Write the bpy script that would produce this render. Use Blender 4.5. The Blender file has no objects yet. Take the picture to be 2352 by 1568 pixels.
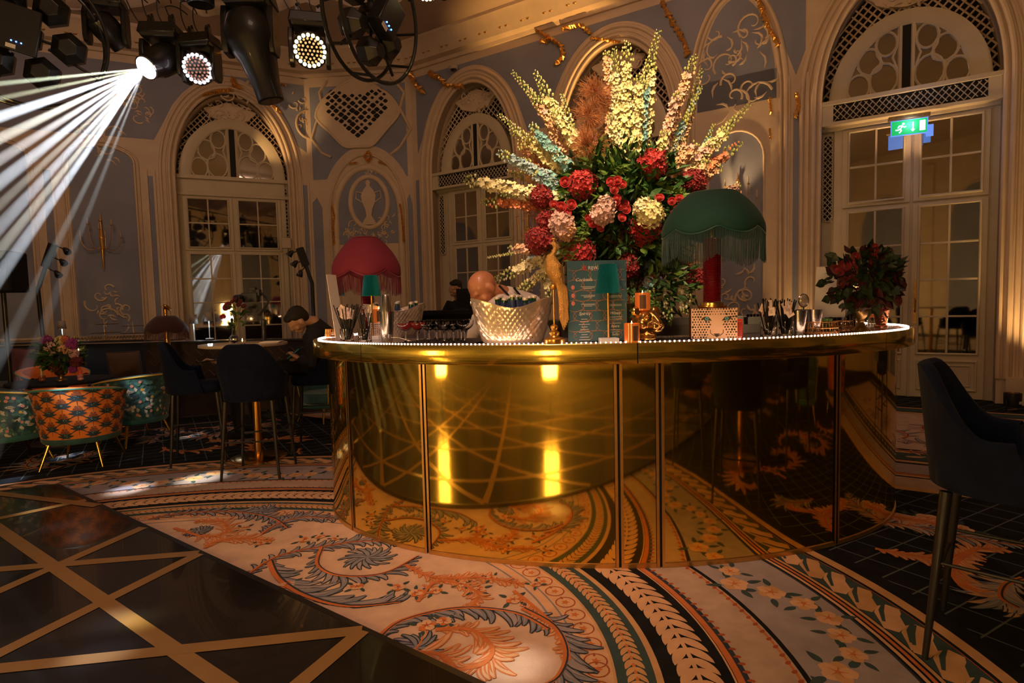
import bpy, math, random
from mathutils import Vector, Matrix
R = random.Random(7)
PI = math.pi
SC = bpy.context.scene
COL = SC.collection
# ------------------------------------------------------------------ camera
FPX = 1307.0                       # focal length in pixels of a 2352 px wide frame
CAMH = 1.309
PITCH = math.radians(3.66)
ROLL = math.radians(1.404)
cam_d = bpy.data.cameras.new('camera')
cam_d.sensor_width = 36.0
cam_d.lens = FPX * 36.0 / 2352.0
cam_d.clip_start = 0.05
cam_d.clip_end = 100
cam = bpy.data.objects.new('camera', cam_d)
COL.objects.link(cam)
cam.location = (0, 0, CAMH)
cam.rotation_euler = (Matrix.Rotation(PI / 2 - PITCH, 4, 'X') @ Matrix.Rotation(-ROLL, 4, 'Z')).to_euler()
SC.camera = cam
CM = cam.rotation_euler.to_matrix()

def ray(px, py):
    return CM @ Vector(((px - 1176) / FPX, -(py - 784) / FPX, -1.0))

def P(px, py, Y):                   # point seen at a pixel, at a distance Y into the room
    d = ray(px, py)
    return Vector((0, 0, CAMH)) + d * (Y / d.y)

def G(px, py, z=0.0):               # point seen at a pixel, at a height z
    d = ray(px, py)
    return Vector((0, 0, CAMH)) + d * ((z - CAMH) / d.z)

# ------------------------------------------------------------------ world, view
W = bpy.data.worlds.new('world')
SC.world = W
W.use_nodes = True
W.node_tree.nodes['Background'].inputs[0].default_value = (0.9, 0.55, 0.4, 1)
W.node_tree.nodes['Background'].inputs[1].default_value = 0.0
SC.view_settings.view_transform = 'Standard'
SC.view_settings.look = 'None'
SC.view_settings.exposure = -0.15
SC.view_settings.gamma = 1.0
SC.view_settings.use_curve_mapping = False
cy = SC.cycles
cy.max_bounces = 6
cy.diffuse_bounces = 2
cy.glossy_bounces = 4
cy.transmission_bounces = 5
cy.transparent_max_bounces = 40
cy.volume_bounces = 0
cy.sample_clamp_indirect = 4.0
cy.sample_clamp_direct = 0
cy.caustics_reflective = True
cy.caustics_refractive = False
cy.blur_glossy = 0.6
cy.use_adaptive_sampling = True
cy.adaptive_threshold = 0.03
cy.use_denoising = True
cy.volume_step_rate = 1.0

# ------------------------------------------------------------------ lights
def lamp(kind, name, loc, energy, color, target=None, size=0.1, angle=60, blend=0.3, spread=180, sy=None):
    l = bpy.data.lights.new(name, kind)
    l.energy = energy
    l.color = color
    if kind == 'SPOT':
        l.spot_size = math.radians(angle)
        l.spot_blend = blend
        l.shadow_soft_size = size
    elif kind == 'POINT':
        l.shadow_soft_size = size
    elif kind == 'AREA':
        l.size = size
        l.spread = math.radians(spread)
        if sy:
            l.shape = 'RECTANGLE'
            l.size_y = sy
    o = bpy.data.objects.new(name, l)
    COL.objects.link(o)
    o.location = loc
    if target is not None:
        o.rotation_euler = (Vector(target) - Vector(loc)).to_track_quat('-Z', 'Y').to_euler()
    return o

AMB = (1.0, 0.56, 0.20)
WRM = (1.0, 0.62, 0.36)
PNK = (1.0, 0.60, 0.42)
# overhead wash of the room
lamp('AREA', 'ceiling_wash', (-0.5, 1.0, 5.9), 42, PNK, (-0.5, 3.4, 0), 1.3)
lamp('AREA', 'ceiling_wash_left', (-6.0, 6.0, 5.9), 34, (1.0, .58, .40), (-6.5, 9.0, 2), 1.2)
lamp('AREA', 'ceiling_wash_back', (1.0, 6.2, 5.9), 25, (1.0, .54, .30), (1.5, 10.0, 2.5), 1.2)
lamp('AREA', 'ceiling_wash_right', (5.5, 3.0, 5.9), 20, (1.0, .54, .25), (6.0, 6.5, 1.5), 1.0)
# carpet in front of the bar
lamp('SPOT', 'carpet_spot', (-0.9, 1.2, 5.7), 250, PNK, (-0.75, 2.75, 0), 0.25, 46, 0.9)
# flower spots
lamp('SPOT', 'flower_spot', (0.1, 0.9, 5.7), 2000, (1.0, 0.72, 0.34), (0.75, 4.1, 2.5), 0.12, 28, 0.7)
lamp('SPOT', 'flower_spot_low', (1.4, 0.6, 5.5), 300, (1.0, 0.66, 0.34), (0.8, 4.1, 1.8), 0.15, 24, 0.8)
# bar top
lamp('SPOT', 'bar_top_spot', (-0.5, 0.2, 4.6), 260, (1.0, .60, .40), (.1, 3.0, 1.1), 0.15, 40, 0.9)
# ------------------------------------------------------------------ materials
MATS = {}
def mat(name, col, rough=0.6, metal=0.0, emit=0, ecol=None, var=0.0, vscale=8.0, bump=0.0, bscale=60.0, trans=0.0, ior=1.45, coat=0.0, sheen=0.0, alpha=1.0, aniso=0.0):
    if name in MATS:
        return MATS[name]
    m = bpy.data.materials.new(name)
    m.use_nodes = True
    nt = m.node_tree
    b = nt.nodes['Principled BSDF']
    b.inputs['Base Color'].default_value = (*col, 1)
    b.inputs['Roughness'].default_value = rough
    b.inputs['Metallic'].default_value = metal
    b.inputs['Transmission Weight'].default_value = trans
    b.inputs['IOR'].default_value = ior
    b.inputs['Coat Weight'].default_value = coat
    b.inputs['Sheen Weight'].default_value = sheen
    b.inputs['Alpha'].default_value = alpha
    b.inputs['Anisotropic'].default_value = aniso
    if emit:
        b.inputs['Emission Color'].default_value = (*(ecol or col), 1)
        b.inputs['Emission Strength'].default_value = emit
    if var or bump:
        tc = nt.nodes.new('ShaderNodeTexCoord')
    if var:
        n = nt.nodes.new('ShaderNodeTexNoise')
        n.inputs['Scale'].default_value = vscale
        n.inputs['Detail'].default_value = 4
        nt.links.new(tc.outputs['Object'], n.inputs['Vector'])
        r = nt.nodes.new('ShaderNodeValToRGB')
        r.color_ramp.elements[0].position = 0.3
        r.color_ramp.elements[1].position = 0.7
        r.color_ramp.elements[0].color = (*[max(0, c * (1 - var)) for c in col], 1)
        r.color_ramp.elements[1].color = (*[min(1, c * (1 + var)) for c in col], 1)
        nt.links.new(n.outputs['Fac'], r.inputs['Fac'])
        nt.links.new(r.outputs['Color'], b.inputs['Base Color'])
    if bump:
        n2 = nt.nodes.new('ShaderNodeTexNoise')
        n2.inputs['Scale'].default_value = bscale
        n2.inputs['Detail'].default_value = 3
        nt.links.new(tc.outputs['Object'], n2.inputs['Vector'])
        bp = nt.nodes.new('ShaderNodeBump')
        bp.inputs['Strength'].default_value = bump
        bp.inputs['Distance'].default_value = 0.01
        nt.links.new(n2.outputs['Fac'], bp.inputs['Height'])
        nt.links.new(bp.outputs['Normal'], b.inputs['Normal'])
    MATS[name] = m
    return m

cream = mat('wall_cream', (.66, .53, .41), .55, var=.07, vscale=3, bump=.15, bscale=12)
cream2 = mat('stucco_cream', (.70, .56, .42), .45, var=.06, vscale=5, bump=.1, bscale=30)
blue = mat('wall_blue', (.26, .28, .38), .6, var=.10, vscale=2, bump=.1, bscale=20)
ceilm = mat('ceiling_cream', (.56, .44, .36), .7, var=.06, vscale=1.5)
gilt = mat('gilt', (.86, .50, .14), .32, .95, bump=.3, bscale=60)
doorm = mat('door_cream', (.62, .54, .40), .42, var=.05, vscale=4)
dark = mat('shade_and_wick_black', (.008, .007, .007), .7)  # near black paints the unlit depth of holes and grilles; also wicks
black = mat('black_metal', (.012, .012, .014), .42, .0, var=.2, vscale=20, coat=.2)
blackm = mat('black_matte', (.010, .010, .012), .75, var=.2, vscale=20)
mirror = mat('mirror_pane', (.62, .60, .58), .035, 1.0, bump=.02, bscale=3)
goldmir = mat('gold_mirror', (.86, .60, .12), .05, 1.0, bump=.018, bscale=7)
goldrim = mat('gold_rim', (.90, .68, .14), .11, 1.0, bump=.05, bscale=18)
def soften(m, rough, fac):
    nt = m.node_tree
    b = nt.nodes['Principled BSDF']
    g = nt.nodes.new('ShaderNodeBsdfAnisotropic')
    g.inputs['Color'].default_value = b.inputs['Base Color'].default_value
    g.inputs['Roughness'].default_value = rough
    x = nt.nodes.new('ShaderNodeMixShader')
    x.inputs[0].default_value = fac
    nt.links.new(b.outputs[0], x.inputs[1]); nt.links.new(g.outputs[0], x.inputs[2])
    nt.links.new(x.outputs[0], nt.nodes['Material Output'].inputs['Surface'])
soften(goldmir, .34, .10)
soften(goldrim, .36, .25)
goldtrim = mat('gold_trim', (.62, .36, .12), .34, .9, var=.08, vscale=30)
brass = mat('brass', (.78, .50, .16), .25, 1.0)
brassdull = mat('aged_brass', (.50, .33, .13), .38, 1.0, var=.2, vscale=40)
chrome = mat('chrome', (.80, .78, .75), .12, 1.0)
steel = mat('steel', (.62, .60, .58), .22, 1.0, bump=.05, bscale=80)
navy = mat('navy_velvet', (.005, .009, .030), .85, sheen=.03, var=.25, vscale=12)
glass = mat('clear_glass', (1, 1, 1), .02, trans=1.0, ior=1.33)
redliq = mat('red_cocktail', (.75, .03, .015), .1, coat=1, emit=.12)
white = mat('white_card', (.80, .74, .70), .5, var=.03)
counterm = mat('counter_top', (.20, .17, .17), .22, 0, coat=.6, var=.1, vscale=5)
blackmat = mat('bar_mat', (.012, .011, .012), .6, bump=.4, bscale=200)

navy.node_tree.nodes['Principled BSDF'].inputs['Specular IOR Level'].default_value = .12
blackm.node_tree.nodes['Principled BSDF'].inputs['Specular IOR Level'].default_value = .25

def link(o, parent=None):
    COL.objects.link(o)
    if parent is not None:
        o.parent = parent
    return o

class MB:
    def __init__(s):
        s.v = []; s.f = []; s.m = []; s.cur = 0; s.fn = None
    def add(s, vs, fs, m=None):
        b = len(s.v)
        if s.fn:
            vs = [s.fn(p) for p in vs]
        s.v.extend([tuple(p) for p in vs])
        s.f.extend([tuple(i + b for i in f) for f in fs])
        s.m.extend([s.cur if m is None else m] * len(fs))
        return s
    def box(s, cx, cy, cz, sx, sy, sz, M=None, m=None, top=1.0):
        x, y, z = sx / 2, sy / 2, sz / 2
        vs = []
        for k, q in ((-1, 1.0), (1, top)):
            for a, b in ((-1, -1), (1, -1), (1, 1), (-1, 1)):
                vs.append(Vector((a * x * q, b * y * q, k * z)))
        if M is not None:
            vs = [M @ p for p in vs]
        vs = [p + Vector((cx, cy, cz)) for p in vs]
        return s.add(vs, [(3, 2, 1, 0), (4, 5, 6, 7), (0, 1, 5, 4), (1, 2, 6, 5), (2, 3, 7, 6), (3, 0, 4, 7)], m)
    def tube(s, pts, r, n=8, cap=True, m=None, closed=False, flat=1.0):
        pts = [Vector(p) for p in pts]
        N = len(pts)
        rs = r if isinstance(r, (list, tuple)) else [r] * N
        vs, fs = [], []
        up = None
        for i, p in enumerate(pts):
            if closed:
                t = pts[(i + 1) % N] - pts[i - 1]
            else:
                t = pts[min(i + 1, N - 1)] - pts[max(i - 1, 0)]
            if t.length < 1e-9:
                t = Vector((0, 0, 1))
            t.normalize()
            if up is None:
                up = Vector((0, 0, 1)) if abs(t.z) < .9 else Vector((1, 0, 0))
            a = up - t * up.dot(t)
            if a.length < 1e-6:
                a = t.orthogonal()
            a.normalize()
            up = a
            b = t.cross(a)
            for k in range(n):
                th = 2 * PI * k / n
                vs.append(p + (a * math.cos(th) + b * math.sin(th) * flat) * rs[i])
        L = N if closed else N - 1
        for i in range(L):
            j = (i + 1) % N
            for k in range(n):
                k2 = (k + 1) % n
                fs.append((i * n + k, i * n + k2, j * n + k2, j * n + k))
        if cap and not closed:
            fs.append(tuple(range(n - 1, -1, -1)))
            fs.append(tuple((N - 1) * n + k for k in range(n)))
        return s.add(vs, fs, m)
    def lathe(s, prof, n=24, c=(0, 0, 0), m=None, M=None, wob=None):
        vs, fs = [], []
        for (r, z) in prof:
            for k in range(n):
                th = 2 * PI * k / n
                q = wob(th, r, z) if wob else (r, z)
                p = Vector((q[0] * math.cos(th), q[0] * math.sin(th), q[1]))
                if M is not None:
                    p = M @ p
                vs.append(p + Vector(c))
        for i in range(len(prof) - 1):
            for k in range(n):
                k2 = (k + 1) % n
                fs.append((i * n + k, i * n + k2, (i + 1) * n + k2, (i + 1) * n + k))
        if prof[0][0] > 1e-5:
            fs.append(tuple(range(n - 1, -1, -1)))
        if prof[-1][0] > 1e-5:
            fs.append(tuple((len(prof) - 1) * n + k for k in range(n)))
        return s.add(vs, fs, m)
    def open_lathe(s, prof, n=24, c=(0, 0, 0), m=None, M=None, wob=None):
        nf = len(s.f)
        s.lathe(prof, n, c, m, M, wob)
        k = (1 if prof[0][0] > 1e-5 else 0) + (1 if prof[-1][0] > 1e-5 else 0)
        if k:
            del s.f[-k:]; del s.m[-k:]
        return s
    def ball(s, c, rx, ry=None, rz=None, n=12, M=None, m=None):
        ry = rx if ry is None else ry
        rz = rx if rz is None else rz
        h = max(4, n // 2)
        vs, fs = [], []
        for i in range(h + 1):
            ph = -PI / 2 + PI * i / h
            for k in range(n):
                th = 2 * PI * k / n
                p = Vector((rx * math.cos(ph) * math.cos(th), ry * math.cos(ph) * math.sin(th), rz * math.sin(ph)))
                if M is not None:
                    p = M @ p
                vs.append(p + Vector(c))
        for i in range(h):
            for k in range(n):
                k2 = (k + 1) % n
                fs.append((i * n + k, i * n + k2, (i + 1) * n + k2, (i + 1) * n + k))
        return s.add(vs, fs, m)
    def extr(s, poly, fa, fb, m=None, back=True):
        n = len(poly)
        vs = [fa(p) for p in poly] + [fb(p) for p in poly]
        fs = [tuple(range(n, 2 * n))]
        if back:
            fs.append(tuple(range(n - 1, -1, -1)))
        for i in range(n):
            j = (i + 1) % n
            fs.append((i, j, n + j, n + i))
        return s.add(vs, fs, m)
    def prism(s, poly, z0, z1, m=None):
        return s.extr(poly, lambda p: (p[0], p[1], z0), lambda p: (p[0], p[1], z1), m)
    def surf(s, fn, nu, nv, m=None, wrap=False):
        vs = [fn(i / nu, j / nv) for j in range(nv + 1) for i in range(nu + (0 if wrap else 1))]
        w = nu if wrap else nu + 1
        fs = []
        for j in range(nv):
            for i in range(nu):
                i2 = (i + 1) % w if wrap else i + 1
                fs.append((j * w + i, j * w + i2, (j + 1) * w + i2, (j + 1) * w + i))
        return s.add(vs, fs, m)
    def build(s, name, mats, parent=None, smooth=True, bev=0, ang=40, solid=0, sub=0, kind=None, label=None, remesh=0, sm=0):
        me = bpy.data.meshes.new(name)
        me.from_pydata(s.v, [], s.f)
        if not isinstance(mats, (list, tuple)):
            mats = [mats]
        for x in mats:
            me.materials.append(x)
        if len(mats) > 1:
            me.polygons.foreach_set('material_index', s.m)
        if smooth:
            me.polygons.foreach_set('use_smooth', [True] * len(me.polygons))
            me.update()
            me.set_sharp_from_angle(angle=math.radians(ang))
        me.update()
        o = bpy.data.objects.new(name, me)
        link(o, parent)
        if remesh:
            q = o.modifiers.new('remesh', 'REMESH'); q.mode = 'VOXEL'; q.voxel_size = remesh; q.use_smooth_shade = True
            if sm:
                q = o.modifiers.new('smooth', 'SMOOTH'); q.iterations = sm; q.factor = .5
        if bev:
            q = o.modifiers.new('bevel', 'BEVEL'); q.width = bev; q.segments = 2; q.limit_method = 'ANGLE'; q.angle_limit = math.radians(40)
        if solid:
            q = o.modifiers.new('solid', 'SOLIDIFY'); q.thickness = solid; q.offset = 0
        if sub:
            q = o.modifiers.new('subsurf', 'SUBSURF'); q.levels = sub; q.render_levels = sub
        if kind:
            o['kind'] = kind
        if label:
            o['label'] = label
        return o

def thing(name, label, cat, loc=(0, 0, 0), rz=0, group=None):
    o = bpy.data.objects.new(name, None)
    COL.objects.link(o)
    o.empty_display_size = .1
    o.location = loc
    o.rotation_euler = (0, 0, rz)
    o['label'] = label
    o['category'] = cat
    if group:
        o['group'] = group
    return o

def tag(o, label, cat, group=None, loc=None, rz=None):
    o['label'] = label
    o['category'] = cat
    if group:
        o['group'] = group
    if loc is not None:
        o.location = loc
    if rz is not None:
        o.rotation_euler = (0, 0, rz)
    return o

def kids(o):
    return [c for c in bpy.data.objects if c.parent is o]

def dup(root, loc=None, rz=None, label=None, group=None, scale=None):
    def rec(o, par):
        c = o.copy()
        COL.objects.link(c)
        c.parent = par
        for k in kids(o):
            rec(k, c)
        return c
    r = rec(root, None)
    if loc is not None:
        r.location = loc
    if rz is not None:
        r.rotation_euler = (0, 0, rz)
    if label:
        r['label'] = label
    if group:
        r['group'] = group
    if scale:
        r.scale = (scale,) * 3
    return r

def rotm(ax, a):
    return Matrix.Rotation(a, 3, ax)

def aim(d):                          # matrix whose +Z looks along d
    return Vector(d).to_track_quat('Z', 'Y').to_matrix()

def arc2(cx, cz, rx, rz, a0, a1, n=24):
    return [(cx + rx * math.cos(a0 + (a1 - a0) * i / n), cz + rz * math.sin(a0 + (a1 - a0) * i / n)) for i in range(n + 1)]

def bez(p0, p1, p2, n=12):
    p0, p1, p2 = Vector(p0), Vector(p1), Vector(p2)
    return [p0 * (1 - t) ** 2 + p1 * 2 * t * (1 - t) + p2 * t * t for t in [i / n for i in range(n + 1)]]

def spiral(c, r0, r1, a0, a1, n=20):
    return [(c[0] + (r0 + (r1 - r0) * t) * math.cos(a0 + (a1 - a0) * t), c[1] + (r0 + (r1 - r0) * t) * math.sin(a0 + (a1 - a0) * t)) for t in [i / n for i in range(n + 1)]]
# ------------------------------------------------------------------ room shell
class Wall:
    def __init__(s, O, D, flip=False):
        s.O = Vector((O[0], O[1], 0)); s.D = Vector((D[0], D[1], 0)).normalized()
        s.n = Vector((s.D.y, -s.D.x, 0))
        if flip:
            s.n = -s.n
    def __call__(s, u, z, d=0.0):
        return s.O + s.D * u + s.n * d + Vector((0, 0, z))
    def px(s, px, py, d=0.0):
        q = ray(px, py)
        c = Vector((0, 0, CAMH))
        t = (s.O + s.n * d - c).dot(s.n) / q.dot(s.n)
        p = c + q * t
        return ((p - s.O).dot(s.D), p.z)

WL = Wall((-4.011, 11.64), (-1, -.45), True)
WN = Wall((-4.011, 11.64), (2.163, -.179))
WB = Wall((-1.848, 11.461), (1, -.617))
HC = 6.3
FR = .05                                     # how far the plaster face stands proud of the wall line

def set_struct(o):
    o['kind'] = 'structure'
    return o

def arch_path(c, hw, zs, rise, z0=0.0, n=28):
    return [(c - hw, z0)] + [(c - hw * math.cos(PI * i / n), zs + rise * math.sin(PI * i / n)) for i in range(n + 1)] + [(c + hw, z0)]

def mould(mb, w, path, prof, closed=False, m=None):
    """sweep a profile of (offset, depth) pairs along a path on the wall"""
    N = len(path)
    vs, fs = [], []
    for i, p in enumerate(path):
        a = Vector(path[(i - 1) % N] if closed or i else path[0])
        b = Vector(path[(i + 1) % N] if closed or i < N - 1 else path[-1])
        p = Vector(p)
        d0 = (p - a); d1 = (b - p)
        if d0.length < 1e-6: d0 = d1
        if d1.length < 1e-6: d1 = d0
        d0.normalize(); d1.normalize()
        n0 = Vector((-d0.y, d0.x)); n1 = Vector((-d1.y, d1.x))
        nn = n0 + n1
        if nn.length < 1e-4: nn = n0
        nn.normalize()
        k = 1 / max(.5, nn.dot(n0))
        for (o, d) in prof:
            q = p + nn * o * k
            vs.append(w(q.x, q.y, d))
    K = len(prof)
    for i in range(N if closed else N - 1):
        j = (i + 1) % N
        for k in range(K - 1):
            fs.append((i * K + k, i * K + k + 1, j * K + k + 1, j * K + k))
    mb.add(vs, fs, m)

def rib(o, wd, d0, h):                       # a rounded bead of a moulding
    return [(o, d0)] + [(o + wd * (1 - math.cos(PI * i / 5)) / 2, d0 + h * math.sin(PI * i / 5)) for i in range(6)] + [(o + wd, d0)]

def wall_poly(U0, U1, z1, arches):
    p = [(U0, 0)]
    for (c, hw, zs, rise) in sorted(arches):
        p += arch_path(c, hw, zs, rise)
    p += [(U1, 0), (U1, z1), (U0, z1)]
    return p

def field_poly(u0, u1, z0, z1, arches):
    """rectangle whose foot follows the arches that rise through it"""
    p = [(u0, z0)]
    n = 60
    p = []
    for i in range(n + 1):
        u = u0 + (u1 - u0) * i / n
        z = z0
        for (c, hw, zs, rise) in arches:
            t = (u - c) / hw
            if abs(t) < 1:
                z = max(z, zs + rise * math.sqrt(1 - t * t))
        p.append((u, min(z, z1 - .01)))
    return p + [(u1, z1), (u0, z1)]

def rocaille(mb, w, u, z, s, seed, d=FR, flip=1, r=.012):
    q = random.Random(seed)
    for k in range(5):
        a = q.uniform(0, 2 * PI)
        c = (u + q.uniform(-.4, .4) * s, z + q.uniform(-.4, .4) * s)
        sp = spiral(c, q.uniform(.1, .3) * s, .03 * s, a, a + q.choice((-1, 1)) * q.uniform(3.5, 6), 14)
        mb.tube([w(x, y, d + r * .6) for x, y in sp], [r * (1.5 - .9 * i / 14) for i in range(15)], 6)
    for k in range(8):
        a = q.uniform(0, 2 * PI); L = q.uniform(.12, .3) * s
        x, y = u + q.uniform(-.45, .45) * s, z + q.uniform(-.45, .45) * s
        mb.tube([w(x + L * t * math.cos(a + t * .8), y + L * t * math.sin(a + t * .8), d + .006) for t in (0, .3, .6, 1)], [.004, r * 1.6, r * 1.3, .002], 6)

def garland(mb, w, path, n, s, seed, d=FR):
    q = random.Random(seed)
    for i in range(n):
        t = i / (n - 1) * (len(path) - 1)
        k = min(int(t), len(path) - 2)
        x = path[k][0] + (path[k + 1][0] - path[k][0]) * (t - k)
        y = path[k][1] + (path[k + 1][1] - path[k][1]) * (t - k)
        a = q.uniform(0, 2 * PI)
        L = s * q.uniform(.5, 1.1)
        mb.tube([w(x - L * math.cos(a) * .5, y - L * math.sin(a) * .5, d), w(x, y, d + s * .4), w(x + L * math.cos(a) * .5, y + L * math.sin(a) * .5, d)], [s * .1, s * .3, s * .06], 6)

def lattice(mb, w, inside, u0, u1, z0, z1, step, d, r=.011, slope=1.15):
    """diagonal bars kept where inside(u, z)"""
    n = int(((u1 - u0) * slope + (z1 - z0)) / step) + 2
    for sgn in (1, -1):
        for k in range(-n, n):
            pts = []
            M = 50
            for i in range(M + 1):
                u = u0 + (u1 - u0) * i / M
                z = (z0 + k * step + (u - u0) * slope) if sgn > 0 else (z0 + k * step + (u1 - u) * slope)
                if inside(u, z) and z0 <= z <= z1:
                    pts.append((u, z))
                else:
                    if len(pts) > 1:
                        mb.tube([w(pts[0][0], pts[0][1], d), w(pts[-1][0], pts[-1][1], d)], r, 4)
                    pts = []
            if len(pts) > 1:
                mb.tube([w(pts[0][0], pts[0][1], d), w(pts[-1][0], pts[-1][1], d)], r, 4)

def fan_tracery(mb, w, c, z, rx, rz, d, r=.016):
    F = lambda x, y: w(c + x * rx, z + y * rz, d)
    def ring(cx, cz, q):
        if (abs(cx) + q * .5) ** 2 + cz ** 2 > 1.3: return
        mb.tube([F(cx + q * math.cos(t * 2 * PI / 16), cz + q * math.sin(t * 2 * PI / 16)) for t in range(16)], r, 5, closed=True)
    for s in (-1, 1):
        ring(s * .36, .26, .23); ring(s * .60, .55, .19); ring(s * .78, .20, .19)
        ring(s * .32, .76, .17)
        mb.tube([F(s * x, y) for x, y in ((.12, .95), (.15, .7), (.22, .55), (.14, .36), (.1, .2))], r, 5)
        mb.tube([F(s * x, y) for x, y in ((.5, .8), (.47, .62), (.38, .5), (.42, .42), (.5, .38))], r, 5)
        mb.tube([F(s * x, y) for x, y in ((.8, .5), (.74, .42), (.6, .35), (.58, .2), (.56, .02))], r, 5)
        mb.tube([F(s * .1, y) for y in (0, .98)], r * 1.6, 5)
    mb.tube([F(math.cos(PI * i / 24), math.sin(PI * i / 24)) for i in range(25)], r * 1.6, 6)

def make_door(n, w, c, hw, frx, frz, side, shelf, dl, dr):
    """arched doorway: c centre, hw half width, fan light radii, leaf span dl..dr"""
    zs = 3.85
    rise = 1.53
    DP = -.10
    m = MB()                                   # reveal back and side boards, painted near black as shade behind the grille
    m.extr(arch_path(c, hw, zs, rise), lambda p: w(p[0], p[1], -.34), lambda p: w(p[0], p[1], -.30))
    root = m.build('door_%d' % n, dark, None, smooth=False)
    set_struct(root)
    m = MB()                                   # soffit of the arch
    mould(m, w, arch_path(c, hw, zs, rise), [(0, FR), (0, -.30)])
    m.build('reveal', cream, root)
    m = MB()
    fr = [(c + (frx + .19) * math.cos(PI * i / 30), zs + (frz + .16) * math.sin(PI * i / 30)) for i in range(31)]
    inn = [(c + frx * math.cos(PI * i / 30), zs + frz * math.sin(PI * i / 30)) for i in range(31)]
    vs, fs = [], []
    for i in range(31):
        a, b = inn[i], fr[i]
        mid = ((a[0] + b[0]) / 2, (a[1] + b[1]) / 2)
        vs += [w(*a, DP - .05), w(*a, DP), w(*mid, DP + .02), w(*b, DP), w(*b, -.3)]
    for i in range(30):
        for k in range(4):
            fs.append((i * 5 + k, i * 5 + k + 1, i * 5 + 5 + k + 1, i * 5 + 5 + k))
    m.add(vs, fs)
    m.build('fanlight_frame', doorm, root)
    m = MB()
    m.extr(inn, lambda p: w(p[0], p[1], DP - .06), lambda p: w(p[0], p[1], DP - .04))
    fl = m.build('fanlight', mirror, root, smooth=False)
    m = MB()
    fan_tracery(m, w, c, zs, frx, frz, DP - .025)
    m.build('tracery', doorm, fl)
    m = MB()
    m.extr([(c - .055, zs + .02), (c + .055, zs + .02), (c + .055, zs + frz * .97), (c - .055, zs + frz * .97)], lambda p: w(p[0], p[1], DP - .035), lambda p: w(p[0], p[1], DP - .02))
    m.build('centre_slot', dark, fl, smooth=False)
    m = MB()
    def ins(u, z):
        t = (u - c) / (hw + .005)
        if abs(t) >= 1: return False
        if z < zs: return abs(u - c) > frx + .16
        s = (u - c) / (frx + .17)
        top = zs + rise * math.sqrt(max(0, 1 - t * t))
        low = zs + (frz + .14) * math.sqrt(max(0, 1 - s * s)) if abs(s) < 1 else zs
        return low < z < top - .01
    lattice(m, w, ins, c - hw, c + hw, zs + .02, zs + rise, .115, -.20, .011, 1.1)
    # cartouche on the crown of the grille
    m.extr([(c + .42 * math.cos(t) * (1 + .12 * math.sin(5 * t)), zs + 1.27 + .17 * math.sin(t) * (1 + .15 * math.cos(4 * t))) for t in [2 * PI * i / 40 for i in range(40)]],
           lambda p: w(p[0], p[1], -.24), lambda p: w(p[0], p[1], -.15))
    rocaille(m, w, c - .15, zs + 1.27, .4, n * 7 + 1, -.15)
    rocaille(m, w, c + .18, zs + 1.27, .4, n * 7 + 2, -.15)
    m.build('arch_grille', cream2, root)
    # board below the fan
    m = MB()
    m.extr([(dl - .10, 0), (dr + .10, 0), (dr + .10, zs), (dl - .10, zs)], lambda p: w(p[0], p[1], -.22), lambda p: w(p[0], p[1], DP - .02))
    for s in (-1, 1):
        e = c + s * hw
        q = dl - .1 if s < 0 else dr + .1
        m.extr([(min(e, q), 0), (max(e, q), 0), (max(e, q), zs), (min(e, q), zs)], lambda p: w(p[0], p[1], -.24), lambda p: w(p[0], p[1], DP - .06))
    m.extr([(c - hw, zs - .02), (c + hw, zs - .02), (c + hw, zs + .05), (c - hw, zs + .05)], lambda p: w(p[0], p[1], -.24), lambda p: w(p[0], p[1], DP + .03))
    m.extr([(c - hw, 3.52), (c + hw, 3.52), (c + hw, 3.58), (c - hw, 3.58)], lambda p: w(p[0], p[1], -.24), lambda p: w(p[0], p[1], DP + .02))
    m.build('door_frame', doorm, root, bev=.006)
    if shelf:
        m = MB()
        L, Rr = c - hw, c + hw
        for (z0, z1, d) in ((3.82, 3.87, .06), (3.56, 3.60, .05)):
            m.extr([(L, z0), (Rr, z0), (Rr, z1), (L, z1)], lambda p: w(p[0], p[1], DP - .1), lambda p, d=d: w(p[0], p[1], d))
        for a in (L, Rr - .14):
            m.extr([(a, 3.58), (a + .14, 3.58), (a + .14, 3.84), (a, 3.84)], lambda p: w(p[0], p[1], DP - .1), lambda p: w(p[0], p[1], .04))
        m.cur = 1
        m.extr([(L + .13, 3.60), (Rr - .13, 3.60), (Rr - .13, 3.82), (L + .13, 3.82)], lambda p: w(p[0], p[1], -.08), lambda p: w(p[0], p[1], .0))
        m.cur = 0
        lattice(m, w, lambda u, z: True, L + .14, Rr - .14, 3.60, 3.82, .085, .02, .006, 1.2)
        m.build('transom_grille', [doorm, dark], root)
    # side grille
    m = MB()
    su = (c - hw + .075) if side < 0 else (c + hw - .075)
    z0, z1 = (2.33, 3.48) if shelf else (2.75, 3.75)
    hwid = .058
    prof = [(su + hwid * math.cos(t), z1 - hwid + hwid * math.sin(t)) for t in [PI * i / 10 for i in range(11)]] + [(su + hwid * math.cos(t), z0 + hwid + hwid * math.sin(t)) for t in [PI + PI * i / 10 for i in range(11)]]
    m.cur = 1
    m.extr(prof, lambda p: w(p[0], p[1], DP - .07), lambda p: w(p[0], p[1], DP - .045))
    m.cur = 0
    lattice(m, w, lambda u, z: abs(u - su) < hwid, su - hwid, su + hwid, z0, z1, .075, DP - .035, .006, 1.25)
    mould(m, w, prof, rib(-.012, .022, DP - .05, .012), closed=True)
    m.build('side_grille', [doorm, dark], root)
    # leaves
    mid = (dl + dr) / 2
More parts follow.
